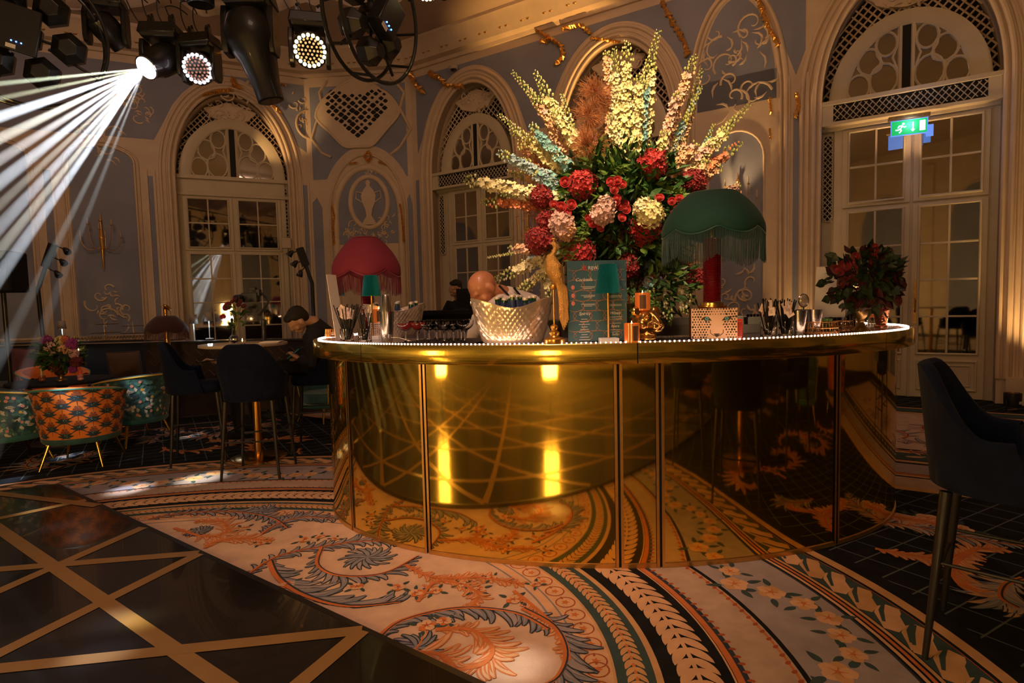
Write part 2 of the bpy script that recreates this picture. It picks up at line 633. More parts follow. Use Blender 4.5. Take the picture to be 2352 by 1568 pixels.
    for (a, b) in ((dl, mid - .015), (mid + .015, dr)):
        for (z0, z1, pz0, pz1, rows, name) in ((2.49, 3.50, 2.56, 3.45, 2, 'upper_leaf'), (.01, 2.46, .58, 2.41, 4, 'door_leaf')):
            m = MB()
            m.extr([(a, z0), (b, z0), (b, z1), (a, z1)], lambda p: w(p[0], p[1], DP - .06), lambda p: w(p[0], p[1], DP))
            pa, pb = a + .085, b - .085
            rect = [(pa, pz0), (pb, pz0), (pb, pz1), (pa, pz1)]
            mould(m, w, rect, rib(-.03, .03, DP, .022), closed=True)
            if name == 'door_leaf':
                r2 = [(pa, .12), (pb, .12), (pb, .47), (pa, .47)]
                mould(m, w, r2, rib(-.02, .03, DP, .018), closed=True)
                r3 = [(pa + .06, .18), (pb - .06, .18), (pb - .06, .41), (pa + .06, .41)]
                mould(m, w, r3, rib(-.02, .02, DP, .012), closed=True)
            leaf = m.build(name, doorm, root, bev=.003)
            m = MB()
            m.extr(rect, lambda p: w(p[0], p[1], DP - .01), lambda p: w(p[0], p[1], DP + .004))
            m.build('panes', mirror, leaf, smooth=False)
            m = MB()
            pm = (pa + pb) / 2
            m.extr([(pm - .012, pz0), (pm + .012, pz0), (pm + .012, pz1), (pm - .012, pz1)], lambda p: w(p[0], p[1], DP), lambda p: w(p[0], p[1], DP + .018))
            for k in range(1, rows):
                z = pz0 + (pz1 - pz0) * k / rows
                m.extr([(pa, z - .012), (pb, z - .012), (pb, z + .012), (pa, z + .012)], lambda p: w(p[0], p[1], DP), lambda p: w(p[0], p[1], DP + .017))
            m.build('glazing_bars', doorm, leaf, bev=.003)
            if name == 'door_leaf' and a > mid:
                m = MB()
                h = a + .04
                m.extr([(h - .022, .95), (h + .022, .95), (h + .022, 1.42), (h, 1.52), (h - .022, 1.42)], lambda p: w(p[0], p[1], DP), lambda p: w(p[0], p[1], DP + .012))
                m.tube([w(h, 1.1, DP + .012), w(h, 1.12, DP + .06), w(h, 1.25, DP + .06), w(h, 1.27, DP + .012)], .01, 6)
                m.build('door_handle', brassdull, leaf)
    return root

def border(mb, w, path, full=True):
    mould(mb, w, path, rib(-.01, .05, FR, .03))
    mould(mb, w, path, rib(.055, .07, FR, .055))
    mould(mb, w, path, rib(.14, .035, FR, .02))
    if full:
        mould(mb, w, path, rib(.20, .06, FR, .035))

def pilaster(mb, w, u0, u1, z0=.35, z1=3.9, n=2):
    for u in (u0, u1):
        mb.extr([(u - .018, z0), (u + .018, z0), (u + .018, z1), (u - .018, z1)], lambda p: w(p[0], p[1], FR), lambda p: w(p[0], p[1], FR + .022))

AB = (1.40, .93); AC = (4.20, .93); AR = (8.02, .93)
ZS, RI = 3.85, 1.53
AL = (1.36, .97)
# back wall
archesB = [(AB[0], AB[1], ZS, RI), (AC[0], AC[1], ZS, RI), (AR[0], AR[1], ZS, RI)]
mb = MB()
mb.extr(wall_poly(0, 14.0, HC, archesB), lambda p: WB(p[0], p[1], -.12), lambda p: WB(p[0], p[1], FR))
wall_back = set_struct(mb.build('wall_back', cream, None, smooth=False))
mb = MB()
for a in archesB:
    border(mb, WB, arch_path(*a[:4], z0=.3))
for u in (.12, 2.47, 3.13, 5.30, 6.80, 9.12):
    mb.extr([(u - .09, 0), (u + .09, 0), (u + .09, .32), (u - .09, .32)], lambda p: WB(p[0], p[1], FR), lambda p: WB(p[0], p[1], FR + .07))
pilaster(mb, WB, 6.70, 6.93, .35, 4.3); pilaster(mb, WB, .02, .20, .35, 3.9)
# blind arch that frames the sconce beside the right door
bl = (6.02, .56, 4.05, 1.5)
mould(mb, WB, arch_path(*bl), rib(0, .05, FR, .04))
mould(mb, WB, arch_path(*bl), rib(.06, .07, FR, .055))
pan = [(5.66, .9), (5.66, 3.3)] + [(6.02 - .36 * math.cos(PI * i / 14), 3.3 + .38 * math.sin(PI * i / 14)) for i in range(15)] + [(6.38, 3.3), (6.38, .9)]
mould(mb, WB, pan, rib(0, .035, FR, .03), closed=True)
pan2 = [(2.58 - .0 + .26 * s, z) for s, z in ((-1, .9), (-1, 3.4))] + [(2.58 - .26 * math.cos(PI * i / 10), 3.4 + .25 * math.sin(PI * i / 10)) for i in range(11)] + [(2.84, 3.4), (2.84, .9)]
mould(mb, WB, pan2, rib(-.02, .035, FR, .03), closed=True)
# dado right of the door
mb.extr([(9.22, .70), (13.9, .70), (13.9, .78), (9.22, .78)], lambda p: WB(p[0], p[1], FR), lambda p: WB(p[0], p[1], FR + .06))
mb.extr([(9.22, 0), (13.9, 0), (13.9, .16), (9.22, .16)], lambda p: WB(p[0], p[1], FR), lambda p: WB(p[0], p[1], FR + .04))
for k in range(3):
    u = 9.42 + 1.4 * k
    mould(mb, WB, [(u, .9), (u + 1.2, .9), (u + 1.2, 3.6), (u, 3.6)], rib(0, .05, FR, .04), closed=True)
# panel carving under and over the sconce
rocaille(mb, WB, 6.02, 4.15, .9, 3); rocaille(mb, WB, 5.9, 4.75, .9, 4); rocaille(mb, WB, 6.1, 4.95, .7, 5)
rocaille(mb, WB, 6.02, 1.45, .6, 6); rocaille(mb, WB, 6.02, 1.2, .55, 8); rocaille(mb, WB, 2.58, 1.3, .5, 9)
mb.build('moulding', cream2, wall_back)
mb = MB()
fa = [(c, hw + .30, zs, r + .30) for c, hw, zs, r in archesB] + [(bl[0], bl[1] + .14, bl[2], bl[3] + .14)]
mb.extr(field_poly(.15, 6.9, 4.3, 5.75, fa), lambda p: WB(p[0], p[1], FR - .01), lambda p: WB(p[0], p[1], FR + .004))
mb.extr(field_poly(9.3, 13.6, 4.3, 5.75, []), lambda p: WB(p[0], p[1], FR - .01), lambda p: WB(p[0], p[1], FR + .004))
for pl in (pan, pan2):
    mb.extr(pl, lambda p: WB(p[0], p[1], FR - .01), lambda p: WB(p[0], p[1], FR + .004))
mb.extr(arch_path(bl[0], bl[1] - .03, bl[2], bl[3] - .03, 4.45), lambda p: WB(p[0], p[1], FR - .01), lambda p: WB(p[0], p[1], FR + .004))
for (a, b) in ((6.76, 6.87), (.07, .15)):
    mb.extr([(a, .5), (b, .5), (b, 3.8), (a, 3.8)], lambda p: WB(p[0], p[1], FR - .01), lambda p: WB(p[0], p[1], FR + .004))
for k in range(3):
    u = 9.42 + 1.4 * k
    mb.extr([(u, .9), (u + 1.2, .9), (u + 1.2, 3.6), (u, 3.6)], lambda p: WB(p[0], p[1], FR - .01), lambda p: WB(p[0], p[1], FR + .004))
    mb.extr([(u, .24), (u + 1.2, .24), (u + 1.2, .62), (u, .62)], lambda p: WB(p[0], p[1], FR - .01), lambda p: WB(p[0], p[1], FR + .004))
mb.build('blue_field', blue, wall_back, smooth=False)
mb = MB()
g = lambda x, y: WB.px(x, y)
for pts, n, s in (([(1742, 0), (1756, 40), (1768, 70), (1790, 108)], 26, .09), ([(1525, 10), (1550, 60), (1575, 100), (1582, 130)], 26, .10),
                  ([(1250, 100), (1275, 95), (1295, 110), (1300, 135), (1285, 150)], 26, .11), ([(1300, 70), (1340, 62), (1360, 80)], 16, .1),
                  ([(1365, 92), (1395, 97), (1425, 102)], 14, .08), ([(948, 170), (960, 195), (978, 215)], 16, .14), ([(995, 172), (1020, 185), (1030, 200), (1070, 202)], 20, .12),
                  ([(1830, 220), (1836, 245), (1828, 272)], 18, .07), ([(1770, 230), (1773, 262)], 12, .06), ([(1770, 300), (1772, 322)], 8, .05), ([(1240, 75), (1262, 88), (1280, 100)], 12, .1)):
    garland(mb, WB, [g(*q) for q in pts], n, s, n + len(pts), FR + .03)
mb.build('gilt_ornament', gilt, wall_back)
# left wall
archesL = [(AL[0], AL[1], ZS, RI + .05)]
mb = MB()
mb.extr(wall_poly(0, 10.0, HC, archesL), lambda p: WL(p[0], p[1], -.12), lambda p: WL(p[0], p[1], FR))
wall_left = set_struct(mb.build('wall_left', cream, None, smooth=False))
mb = MB()
border(mb, WL, arch_path(*archesL[0], z0=.3))
for (a, b) in ((2.66, 2.78), (.02, .14), (4.15, 4.3)):
    pilaster(mb, WL, a, b)
def lpan(u0, u1, z0, z1):
    return [(u0, z0), (u0, z1)] + [((u0 + u1) / 2 - (u1 - u0) / 2 * math.cos(PI * i / 14), z1 + .25 * math.sin(PI * i / 14)) for i in range(1, 14)] + [(u1, z1), (u1, z0)]
lp = [lpan(2.98, 3.92, .95, 4.0), lpan(4.5, 6.0, .95, 4.0), lpan(6.4, 7.9, .95, 4.0)]
for q in lp:
    mould(mb, WL, q, rib(0, .05, FR, .04), closed=True)
    mould(mb, WL, q, rib(.07, .03, FR, .03), closed=True)
rocaille(mb, WL, 3.45, 1.6, .5, 11); rocaille(mb, WL, 3.45, 1.3, .7, 12); rocaille(mb, WL, 3.45, 4.3, .8, 13)
for k in range(3):
    rocaille(mb, WL, 2.85 + .1 * k, 4.95 + .2 * k, .5, 14 + k)
rocaille(mb, WL, .9, 5.55, .5, 21); rocaille(mb, WL, 1.5, 5.6, .5, 22)
mould(mb, WL, [(-.06 + .27 * math.cos(t), 5.0 + .3 * math.sin(t)) for t in [2 * PI * i / 24 for i in range(24)]], rib(0, .05, FR, .04), closed=True)
rocaille(mb, WL, .0, 5.0, .3, 25); rocaille(mb, WL, .05, 5.4, .4, 26)
mb.extr([(2.2, .62), (9.9, .62), (9.9, .72), (2.6, .72)], lambda p: WL(p[0], p[1], FR), lambda p: WL(p[0], p[1], FR + .05))
mb.build('moulding', cream2, wall_left)
mb = MB()
mb.extr(field_poly(.02, 9.8, 4.45, 5.75, [(AL[0], AL[1] + .3, ZS, RI + .35)]), lambda p: WL(p[0], p[1], FR - .01), lambda p: WL(p[0], p[1], FR + .004))
for q in lp:
    mb.extr(q, lambda p: WL(p[0], p[1], FR - .01), lambda p: WL(p[0], p[1], FR + .004))
for (a, b) in ((2.68, 2.76), (4.17, 4.28), (.04, .12)):
    mb.extr([(a, .5), (b, .5), (b, 3.8), (a, 3.8)], lambda p: WL(p[0], p[1], FR - .01), lambda p: WL(p[0], p[1], FR + .004))
mb.build('blue_field', blue, wall_left, smooth=False)
mb = MB()
g = lambda x, y: WL.px(x, y)
for pts, n, s in (([(535, 185), (538, 200), (550, 205)], 18, .12), ([(470, 222), (500, 215), (530, 210)], 16, .09), ([(610, 235), (632, 250), (645, 262)], 14, .08), ([(600, 200), (630, 192), (655, 200)], 10, .08)):
    garland(mb, WL, [g(*q) for q in pts], n, s, n, FR + .04)
mb.build('gilt_ornament', gilt, wall_left)
# niche wall
NW = 2.1706
mb = MB()
mb.extr([(0, 0), (NW, 0), (NW, HC), (0, HC)], lambda p: WN(p[0], p[1], -.12), lambda p: WN(p[0], p[1], FR))
wall_niche = set_struct(mb.build('wall_niche', cream, None, smooth=False))
mb = MB()
ncp = (1.21, .74, 3.2, 1.12)
mould(mb, WN, arch_path(*ncp), rib(0, .05, FR, .04))
mould(mb, WN, arch_path(1.21, .60, 3.2, .84), rib(0, .13, FR, .05))
mould(mb, WN, [(1.24 + .40 * math.cos(t), 3.42 + .52 * math.sin(t)) for t in [2 * PI * i / 36 for i in range(36)]], rib(-.03, .10, FR, .045), closed=True)
# relief urn inside the oval
urn = [(.02, 3.85), (.05, 3.80), (.03, 3.74), (.10, 3.66), (.15, 3.55), (.13, 3.42), (.07, 3.28), (.05, 3.15), (.11, 3.06), (.15, 2.98)]
mb.extr([(1.24 - a, z) for a, z in urn] + [(1.24 + a, z) for a, z in urn[::-1]], lambda p: WN(p[0], p[1], FR), lambda p: WN(p[0], p[1], FR + .03))
for s in (-1, 1):
    mb.tube([WN(1.24 + s * x, z, FR + .015) for x, z in ((.12, 3.6), (.24, 3.63), (.26, 3.5), (.13, 3.42))], .014, 6)
    rocaille(mb, WN, 1.24 + s * .38, 2.95, .4, 31 + s)
    rocaille(mb, WN, 1.24 + s * .2, 2.78, .35, 41 + s)
rocaille(mb, WN, 1.24, 4.05, .3, 33)
# heart shaped cartouche that holds the openwork
heart = [(1.08 + (.80 + .05 * math.cos(4 * t)) * math.sin(t) * (1 - .30 * max(0, -math.cos(t))), 5.12 + (.66 + .04 * math.cos(5 * t)) * math.cos(t)) for t in [2 * PI * i / 60 for i in range(60)]]
mb.extr(heart, lambda p: WN(p[0], p[1], FR), lambda p: WN(p[0], p[1], FR + .04))
mould(mb, WN, heart, rib(-.04, .06, FR + .03, .018), closed=True)
mould(mb, WN, [(.45, 5.8), (.3, 5.6), (.35, 5.3), (.2, 5.0), (.1, 4.7), (.3, 4.4), (.5, 4.3)], rib(0, .06, FR, .04))
mould(mb, WN, [(1.75, 5.8), (2.0, 5.5), (1.9, 5.2), (2.1, 4.8), (1.9, 4.5), (1.7, 4.35)], rib(0, .06, FR, .04))
mb.build('moulding', cream2, wall_niche)
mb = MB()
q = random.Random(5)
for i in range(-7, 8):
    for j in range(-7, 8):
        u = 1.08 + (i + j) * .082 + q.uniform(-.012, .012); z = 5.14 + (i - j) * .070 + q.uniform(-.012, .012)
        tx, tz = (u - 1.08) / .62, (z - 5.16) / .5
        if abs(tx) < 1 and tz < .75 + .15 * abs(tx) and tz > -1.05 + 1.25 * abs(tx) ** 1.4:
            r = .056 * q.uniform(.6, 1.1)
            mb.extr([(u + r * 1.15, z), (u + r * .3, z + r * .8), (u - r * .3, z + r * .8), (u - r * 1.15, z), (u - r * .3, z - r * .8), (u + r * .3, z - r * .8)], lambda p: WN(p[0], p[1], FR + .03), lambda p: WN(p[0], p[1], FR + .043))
mb.build('openwork', dark, wall_niche, smooth=False)  # solid dark plates, the shade of the holes put into their colour
mb = MB()
mb.extr(field_poly(.12, 2.05, 3.9, 5.7, [(1.21, .95, 3.2, 1.33)]), lambda p: WN(p[0], p[1], FR - .01), lambda p: WN(p[0], p[1], FR + .003))
mb.extr(arch_path(1.21, .60, 3.2, .84, 2.6), lambda p: WN(p[0], p[1], FR - .01), lambda p: WN(p[0], p[1], FR + .004))
for (a, b) in ((.08, .28), (2.02, 2.12)):
    mb.extr([(a, .5), (b, .5), (b, 3.35), ((a + b) / 2, 3.55), (a, 3.45)], lambda p: WN(p[0], p[1], FR - .01), lambda p: WN(p[0], p[1], FR + .004))
mb.build('blue_field', blue, wall_niche, smooth=False)
mb = MB()
g = lambda x, y: WN.px(x, y)
for pts, n, s in (([(848, 352), (840, 362), (848, 374), (857, 362), (850, 352)], 14, .08), ([(808, 378), (822, 376)], 6, .06), ([(874, 374), (888, 380)], 6, .06),
                  ([(768, 475), (772, 500), (770, 520), (772, 560)], 26, .08), ([(922, 470), (925, 490), (928, 520), (930, 555)], 24, .07)):
    garland(mb, WN, [g(*q) for q in pts], n, s, n + 2, FR + .03)
mb.build('gilt_ornament', gilt, wall_niche)
# walls behind the photographer close the room
pR = WB(14.0, 0); pL = WL(10.0, 0)
def plain_wall(name, a, b):
    D = Vector((b[0] - a[0], b[1] - a[1]))
    w = Wall(a, D)
    if w.n.dot(Vector((0, 2, 0)) - w.O) < 0:
        w.n = -w.n
    L = D.length
    m = MB()
    m.extr([(0, 0), (L, 0), (L, HC), (0, HC)], lambda p: w(p[0], p[1], -.12), lambda p: w(p[0], p[1], 0))
    o = set_struct(m.build(name, cream, None, smooth=False))
    k = int(L / 2.6)
    m = MB(); m2 = MB()
    for i in range(k):
        u = (i + .5) * L / k
        pth = arch_path(u, .8, 3.6, 1.2, .8)
        mould(m, w, pth, rib(0, .09, 0, .06))
        m.extr([(u + L / k / 2 - .14, 0), (u + L / k / 2 + .14, 0), (u + L / k / 2 + .14, 5.6), (u + L / k / 2 - .14, 5.6)], lambda p: w(p[0], p[1], 0), lambda p: w(p[0], p[1], .06)) if i < k - 1 else None
        m2.extr(pth, lambda p: w(p[0], p[1], -.01), lambda p: w(p[0], p[1], .006))
    m.build('moulding', cream2, o); m2.build('blue_field', blue, o, smooth=False)
    return w
plain_wall('wall_right', (pR.x, pR.y), (pR.x, -6.0))
plain_wall('wall_left_side', (pL.x, pL.y), (pL.x, -6.0))
plain_wall('wall_front', (pL.x, -6.0), (pR.x, -6.0))
mb = MB()
mb.add([(pL.x, -6, HC), (pR.x, -6, HC), (pR.x, pR.y, HC), WB(0, HC), WN(0, HC), (pL.x, pL.y, HC)], [(0, 5, 4, 3, 2, 1)])
ceiling = set_struct(mb.build('ceiling', ceilm, None, smooth=False, solid=.04))
# cornice with its row of small gilded brackets
mb = MB()
cprof = [(0, FR), (0, FR + .05), (.05, FR + .08), (.07, FR + .20), (.14, FR + .24), (.2, FR + .30), (.28, FR + .34), (.35, FR + .42), (.42, FR + .42)]
for w, L in ((WL, 10.0), (WN, NW), (WB, 14.0)):
    vs, fs = [], []
    for u in (-.15, L + .15):
        for (o, d) in cprof:
            vs.append(w(u, 5.88 + o, d))
    K = len(cprof)
    mb.add(vs, [(i, i + 1, K + i + 1, K + i) for i in range(K - 1)])
    n = int(L / .42)
    for i in range(n):
        u = (i + .5) * L / n
        pts = spiral((u - .05, 6.06), .07, .02, PI * .2, PI * 2, 8)
        mb.tube([w(a, b, FR + .25) for a, b in pts], .012, 5, m=1)
        pts = spiral((u + .05, 6.06), .07, .02, PI * .8, -PI, 8)
        mb.tube([w(a, b, FR + .25) for a, b in pts], .012, 5, m=1)
cornice = set_struct(mb.build('trim_1', [cream2, gilt], None))
make_door(1, WL, AL[0], AL[1], .74, .98, -1, False, .55, 2.25)
make_door(2, WB, AB[0], AB[1], .62, .86, -1, True, .82, 2.20)
make_door(3, WB, AC[0], AC[1], .64, .86, -1, True, 3.62, 5.0)
make_door(4, WB, AR[0], AR[1], .66, .86, -1, True, 7.34, 8.86)
# ------------------------------------------------------------------ carpet
def cmat(name, col, var=.12):
    m = mat(name, col, .95, var=var, vscale=9, bump=.25, bscale=350)
    m.node_tree.nodes['Principled BSDF'].inputs['Specular IOR Level'].default_value = .15
    return m
CP = [cmat('carpet_cream', (.60, .41, .31)), cmat('carpet_dark', (.010, .011, .015), .3), cmat('carpet_orange', (.56, .17, .055)),
      cmat('carpet_tan', (.56, .32, .16)), cmat('carpet_slate', (.22, .22, .26)), cmat('carpet_ink', (.035, .045, .065)), cmat('carpet_lilac', (.33, .28, .31)),
      cmat('carpet_teal', (.045, .075, .08)), cmat('carpet_peach', (.64, .38, .23)), cmat('carpet_rust', (.36, .09, .035)), cmat('carpet_gridline', (.11, .13, .14)), cmat('carpet_blush', (.46, .33, .27))]
CRM, DRK, ORG, TAN, SLT, INK, LIL, TEA, PEA, RST, GRD, BLS = range(12)
LH = .00035
class Paint:
    def __init__(s):
        s.mb = MB(); s.c = 0
    def z(s, lay):                    # every shape gets a height of its own inside its layer
        s.c += 1
        return LH * lay + (s.c % 89) * 3.2e-6
    def poly(s, pts, m, lay):
        z = s.z(lay)
        s.mb.add([(p[0], p[1], z) for p in pts], [tuple(range(len(pts)))], m)
    def stroke(s, pts, wd, m, lay):
        n = len(pts)
        wd = wd if isinstance(wd, (list, tuple)) else [wd] * n
        z = s.z(lay)
        L, Rr = [], []
        for i in range(n):
            a = Vector(pts[max(i - 1, 0)][:2]); b = Vector(pts[min(i + 1, n - 1)][:2])
            d = b - a
            d = d.normalized() if d.length > 1e-9 else Vector((1, 0))
            nn = Vector((-d.y, d.x)) * wd[i] / 2
            p = Vector(pts[i][:2])
            L.append((p.x + nn.x, p.y + nn.y, z)); Rr.append((p.x - nn.x, p.y - nn.y, z))
        s.mb.add(L + Rr, [(i, i + 1, n + i + 1, n + i) for i in range(n - 1)], m)
    def leaf(s, p, a, L, w, m, lay, bend=0.0, outline=None):
        n = 8
        pts = []
        x, y, th = p[0], p[1], a
        for i in range(n + 1):
            pts.append((x, y))
            x += L / n * math.cos(th); y += L / n * math.sin(th); th += bend / n
        wd = [w * math.sin(PI * min(1, (i / n) ** .75)) ** .8 + .001 for i in range(n + 1)]
        if outline is not None:
            s.stroke(pts, [q + .012 for q in wd], outline, lay)
            lay += 1
        s.stroke(pts, wd, m, lay)
    def blob(s, c, r, m, lay, n=9, wob=.2, rnd=None, ax=1.0, rot=0.0):
        q = rnd or R
        pts = []
        for i in range(n * 2):
            t = 2 * PI * i / (n * 2)
            rr = r * (1 - (wob if i % 2 else 0) + q.uniform(-.05, .05))
            x, y = rr * math.cos(t), rr * ax * math.sin(t)
            pts.append((c[0] + x * math.cos(rot) - y * math.sin(rot), c[1] + x * math.sin(rot) + y * math.cos(rot)))
        s.poly(pts, m, lay)
    def flower(s, c, r, q, lay, pal=(PEA, TAN, RST)):
        a0 = q.uniform(0, 6)
        for k in range(4):
            a = a0 + k * 2 * PI / 4
            s.leaf((c[0] + r * .9 * math.cos(a), c[1] + r * .9 * math.sin(a)), a + q.uniform(-.3, .3), r * 1.1, r * .45, TEA, lay - 1)
        for k in range(5):
            a = a0 + k * 2 * PI / 5
            s.blob((c[0] + r * .5 * math.cos(a), c[1] + r * .5 * math.sin(a)), r * .48, pal[k % 2 if k != 4 else 0], lay + (k % 3), 5, .12, q)
            s.stroke([(c[0] + r * t * math.cos(a), c[1] + r * t * math.sin(a)) for t in (.12, .5)], [.006, .002], pal[2], lay + 3)
        s.blob(c, r * .18, pal[2], lay + 3, 5, .2, q)
    def acanthus(s, path, w, q, lay, pal, side=0, dens=1.0):
        """a curved stem with lobed leaves along it"""
        n = len(path)
        for i in range(1, n - 1):
            t = i / (n - 1)
            a = Vector(path[i + 1][:2]) - Vector(path[i - 1][:2])
            th = math.atan2(a.y, a.x)
            sc = w * (.45 + .9 * math.sin(PI * t))
            for sd in ((1, -1) if side == 0 else (side,)):
                if q.random() > dens: continue
                ln = sc * q.uniform(1.1, 1.9)
                b = th + sd * q.uniform(.15, .5)
                bd = sd * q.uniform(.6, 1.5)
                ci = pal[q.randrange(len(pal) - 1)]
                s.leaf(path[i], b, ln * 1.35, sc * .40, ci, lay + (i % 3) * 2, bd, pal[-1])
                s.leaf((path[i][0] + .2 * ln * math.cos(b), path[i][1] + .2 * ln * math.sin(b)), b + bd * .15, ln * .8, sc * .10, LIL if pal[-1] == INK else ORG, lay + 7, bd * .7)
        s.stroke(path, [w * .35 * (1 - .7 * i / n) + .008 for i in range(n)], ORG, lay + 8)
        s.stroke([(p[0] + w * .12, p[1] + w * .05) for p in path], [w * .12] * n, pal[-1], lay + 9)

pt = Paint()
q = random.Random(3)
EC = (-1.85, 2.0)
EA, EB = 2.475, 1.97
def oval(t, d):                       # point on the oval border, at a distance d outside the laurel stem
    x, y = EA * math.cos(t), EB * math.sin(t)
    nx, ny = math.cos(t) / EA, math.sin(t) / EB
    l = math.hypot(nx, ny)
    k = 1.0
    return (EC[0] + x + nx / l * d * k, EC[1] + y + ny / l * d * k)
NT = 160
def ring(d0, d1, m, lay):
    z = pt.z(lay)
    vs = [(*oval(2 * PI * i / NT, d), z) for i in range(NT) for d in (d0, d1)]
    pt.mb.add(vs, [(2 * i, 2 * i + 1, 2 * ((i + 1) % NT) + 1, 2 * ((i + 1) % NT)) for i in range(NT)], m)
def tsteps(step, d=0.0):
    t = 0.0; out = []
    while t < 2 * PI:
        out.append(t)
        a, b = oval(t, d), oval(t + .01, d)
        t += .01 * step / math.hypot(a[0] - b[0], a[1] - b[1])
    return out
# ground: dark trellis field over the whole room
XL, XR, YB, YT = -13.2, 10.4, -6.1, 13.0
mbF = pt.mb
mbF.add([(XL, YB, 0), (XR, YB, 0), (XR, YT, 0), (XL, YT, 0)], [(0, 1, 2, 3)], DRK)
gs = .15
for k in range(-40, 60):
    for sl in (.55, -1.6):
        o = k * gs * 1.15 * (1.0 if sl > 0 else 1.8)
        pts = [(x, o + sl * (x - 1.0) + 1.5) for x in (-6.5, 6.5)]
        pts = [(p[0], max(-2.0, min(9.5, p[1]))) if False else p for p in pts]
        # clip to the room
        a, b = pts
        seg = []
        for i in range(41):
            x = a[0] + (b[0] - a[0]) * i / 40; y = a[1] + (b[1] - a[1]) * i / 40
            if -4 < y < 11: seg.append((x, y))
        if len(seg) > 1:
            pt.stroke([seg[0], seg[-1]], .008, GRD, 1)
# bands parallel to the back wall, near the doors
def bandline(c, d0, d1, m, lay):      # distance from the back wall
    a, b = WB(-1, 0, d0), WB(13, 0, d0); c2, e = WB(13, 0, d1), WB(-1, 0, d1)
    pt.poly([(a.x, a.y), (b.x, b.y), (c2.x, c2.y), (e.x, e.y)], m, lay)
for d0, d1, m in ((.75, .80, TAN), (.82, 1.05, TEA), (1.08, 1.14, TAN), (1.16, 3.05, BLS), (1.2, 1.5, TAN), (1.55, 1.6, TEA), (2.95, 3.0, DRK), (3.05, 3.10, TAN), (3.12, 3.34, TEA), (3.36, 3.42, TAN), (3.44, 3.47, DRK), (3.47, 3.75, LIL), (3.76, 3.79, ORG), (3.80, 3.84, TAN), (3.85, 3.87, DRK), (3.87, 4.12, BLS), (4.12, 4.2, TAN)):
    bandline(0, d0, d1, m, 2 if d1 < 3 else 3)
for k in range(60):
    p = WB(-.5 + k * .2, 0, 3.23)
    pt.leaf((p.x, p.y), -.55, .16, .05, TAN, 5, .8)
for k in range(40):
    p = WB(q.uniform(0, 12), 0, q.uniform(1.7, 2.85))
    a = q.uniform(0, 6)
    pt.acanthus([(p.x + x, p.y + y) for x, y in spiral((0, 0), .32, .06, a, a + 4.2, 12)], .07, q, 4, (SLT, PEA, BLS, INK))
# oval border
ring(.02, 1.13, DRK, 12)
ring(-.60, .02, DRK, 12)
ring(1.00, 1.05, TAN, 13); ring(.975, .985, RST, 13)
ring(.82, .98, TEA, 13)                       # twisted ribbon
for i, t in enumerate(tsteps(.15, .9)):
    a, b, c = oval(t, .835), oval(t + .035, .90), oval(t + .05, .965)
    pt.stroke([a, oval(t + .012, .87), b, oval(t + .045, .935), c], [.05, .085, .09, .085, .05], PEA if i % 2 else TAN, 15)
    pt.stroke([oval(t + .02, .85), oval(t + .045, .90), oval(t + .06, .95)], [.012, .02, .01], TEA, 16)
ring(.80, .815, TAN, 14); ring(.775, .79, ORG, 14); ring(.75, .765, PEA, 14); ring(.73, .74, INK, 14)
ring(.375, .73, LIL, 13)                      # lilac band with flowers
for t in tsteps(.115, .55):
    wv = .09 * math.sin(t * 19)
    pt.flower(oval(t, .55 + wv + q.uniform(-.05, .05)), q.uniform(.05, .075), q, 16, (PEA, TAN, ORG))
ring(.355, .375, DRK, 14); ring(.17, .355, BLS, 14)
ring(.335, .345, ORG, 15); 
for t in tsteps(.05, .3):
    for d, sg in ((.185, 1), (.325, -1)):
        p = oval(t, d)
        pt.leaf(p, t + PI / 2 + sg * 1.2, .03, .016, RST, 16, .6)
ring(.150, .17, INK, 15); ring(.125, .15, ORG, 15); ring(.115, .122, PEA, 15)
ring(-.125, .115, DRK, 14)                    # laurel on black
vs = [oval(2 * PI * i / 200, 0) for i in range(201)]
pt.stroke(vs, .016, PEA, 17)
for t in tsteps(.064, 0):
    p = oval(t, 0)
    a = t + PI / 2 if False else math.atan2(oval(t + .01, 0)[1] - p[1], oval(t + .01, 0)[0] - p[0])
    for sg in (1, -1):
        pt.leaf(p, a + sg * .85 + PI, .125, .042, PEA, 18, sg * -.5)
ring(-.15, -.125, TAN, 15)
ring(-.285, -.15, TEA, 14)
vs = [oval(2 * PI * i / 200, -.215) for i in range(201)]
pt.stroke(vs, .012, ORG, 17)
for t in tsteps(.038, -.215):
    p = oval(t, -.215)
    p2 = oval(t + .01, -.215)
    a = math.atan2(p2[1] - p[1], p2[0] - p[0])
    for sg in (1, -1):
        pt.leaf(p, a + sg * .8 + PI, .06, .022, TAN, 18, sg * -.4)
ring(-.295, -.285, TAN, 15)
ring(-.40, -.295, PEA, 14)                    # string of medallions
for t in tsteps(.105, -.35):
    p = oval(t, -.348)
    c = [(p[0] + .042 * math.cos(k * PI / 8), p[1] + .042 * math.sin(k * PI / 8)) for k in range(17)]
    pt.stroke(c, .006, RST, 16)
    pt.blob(p, .02, ORG, 16, 5, .5, q)
    pt.stroke([oval(t + .018, -.348), oval(t + .03, -.348)], .008, RST, 16)
ring(-.408, -.40, SLT, 15); ring(-.45, -.408, PEA, 15); ring(-.458, -.45, SLT, 16)
z = LH * 13                                   # cream field inside
inner = [oval(2 * PI * i / NT, -.458) for i in range(NT)]
pt.poly(inner, CRM, 13)
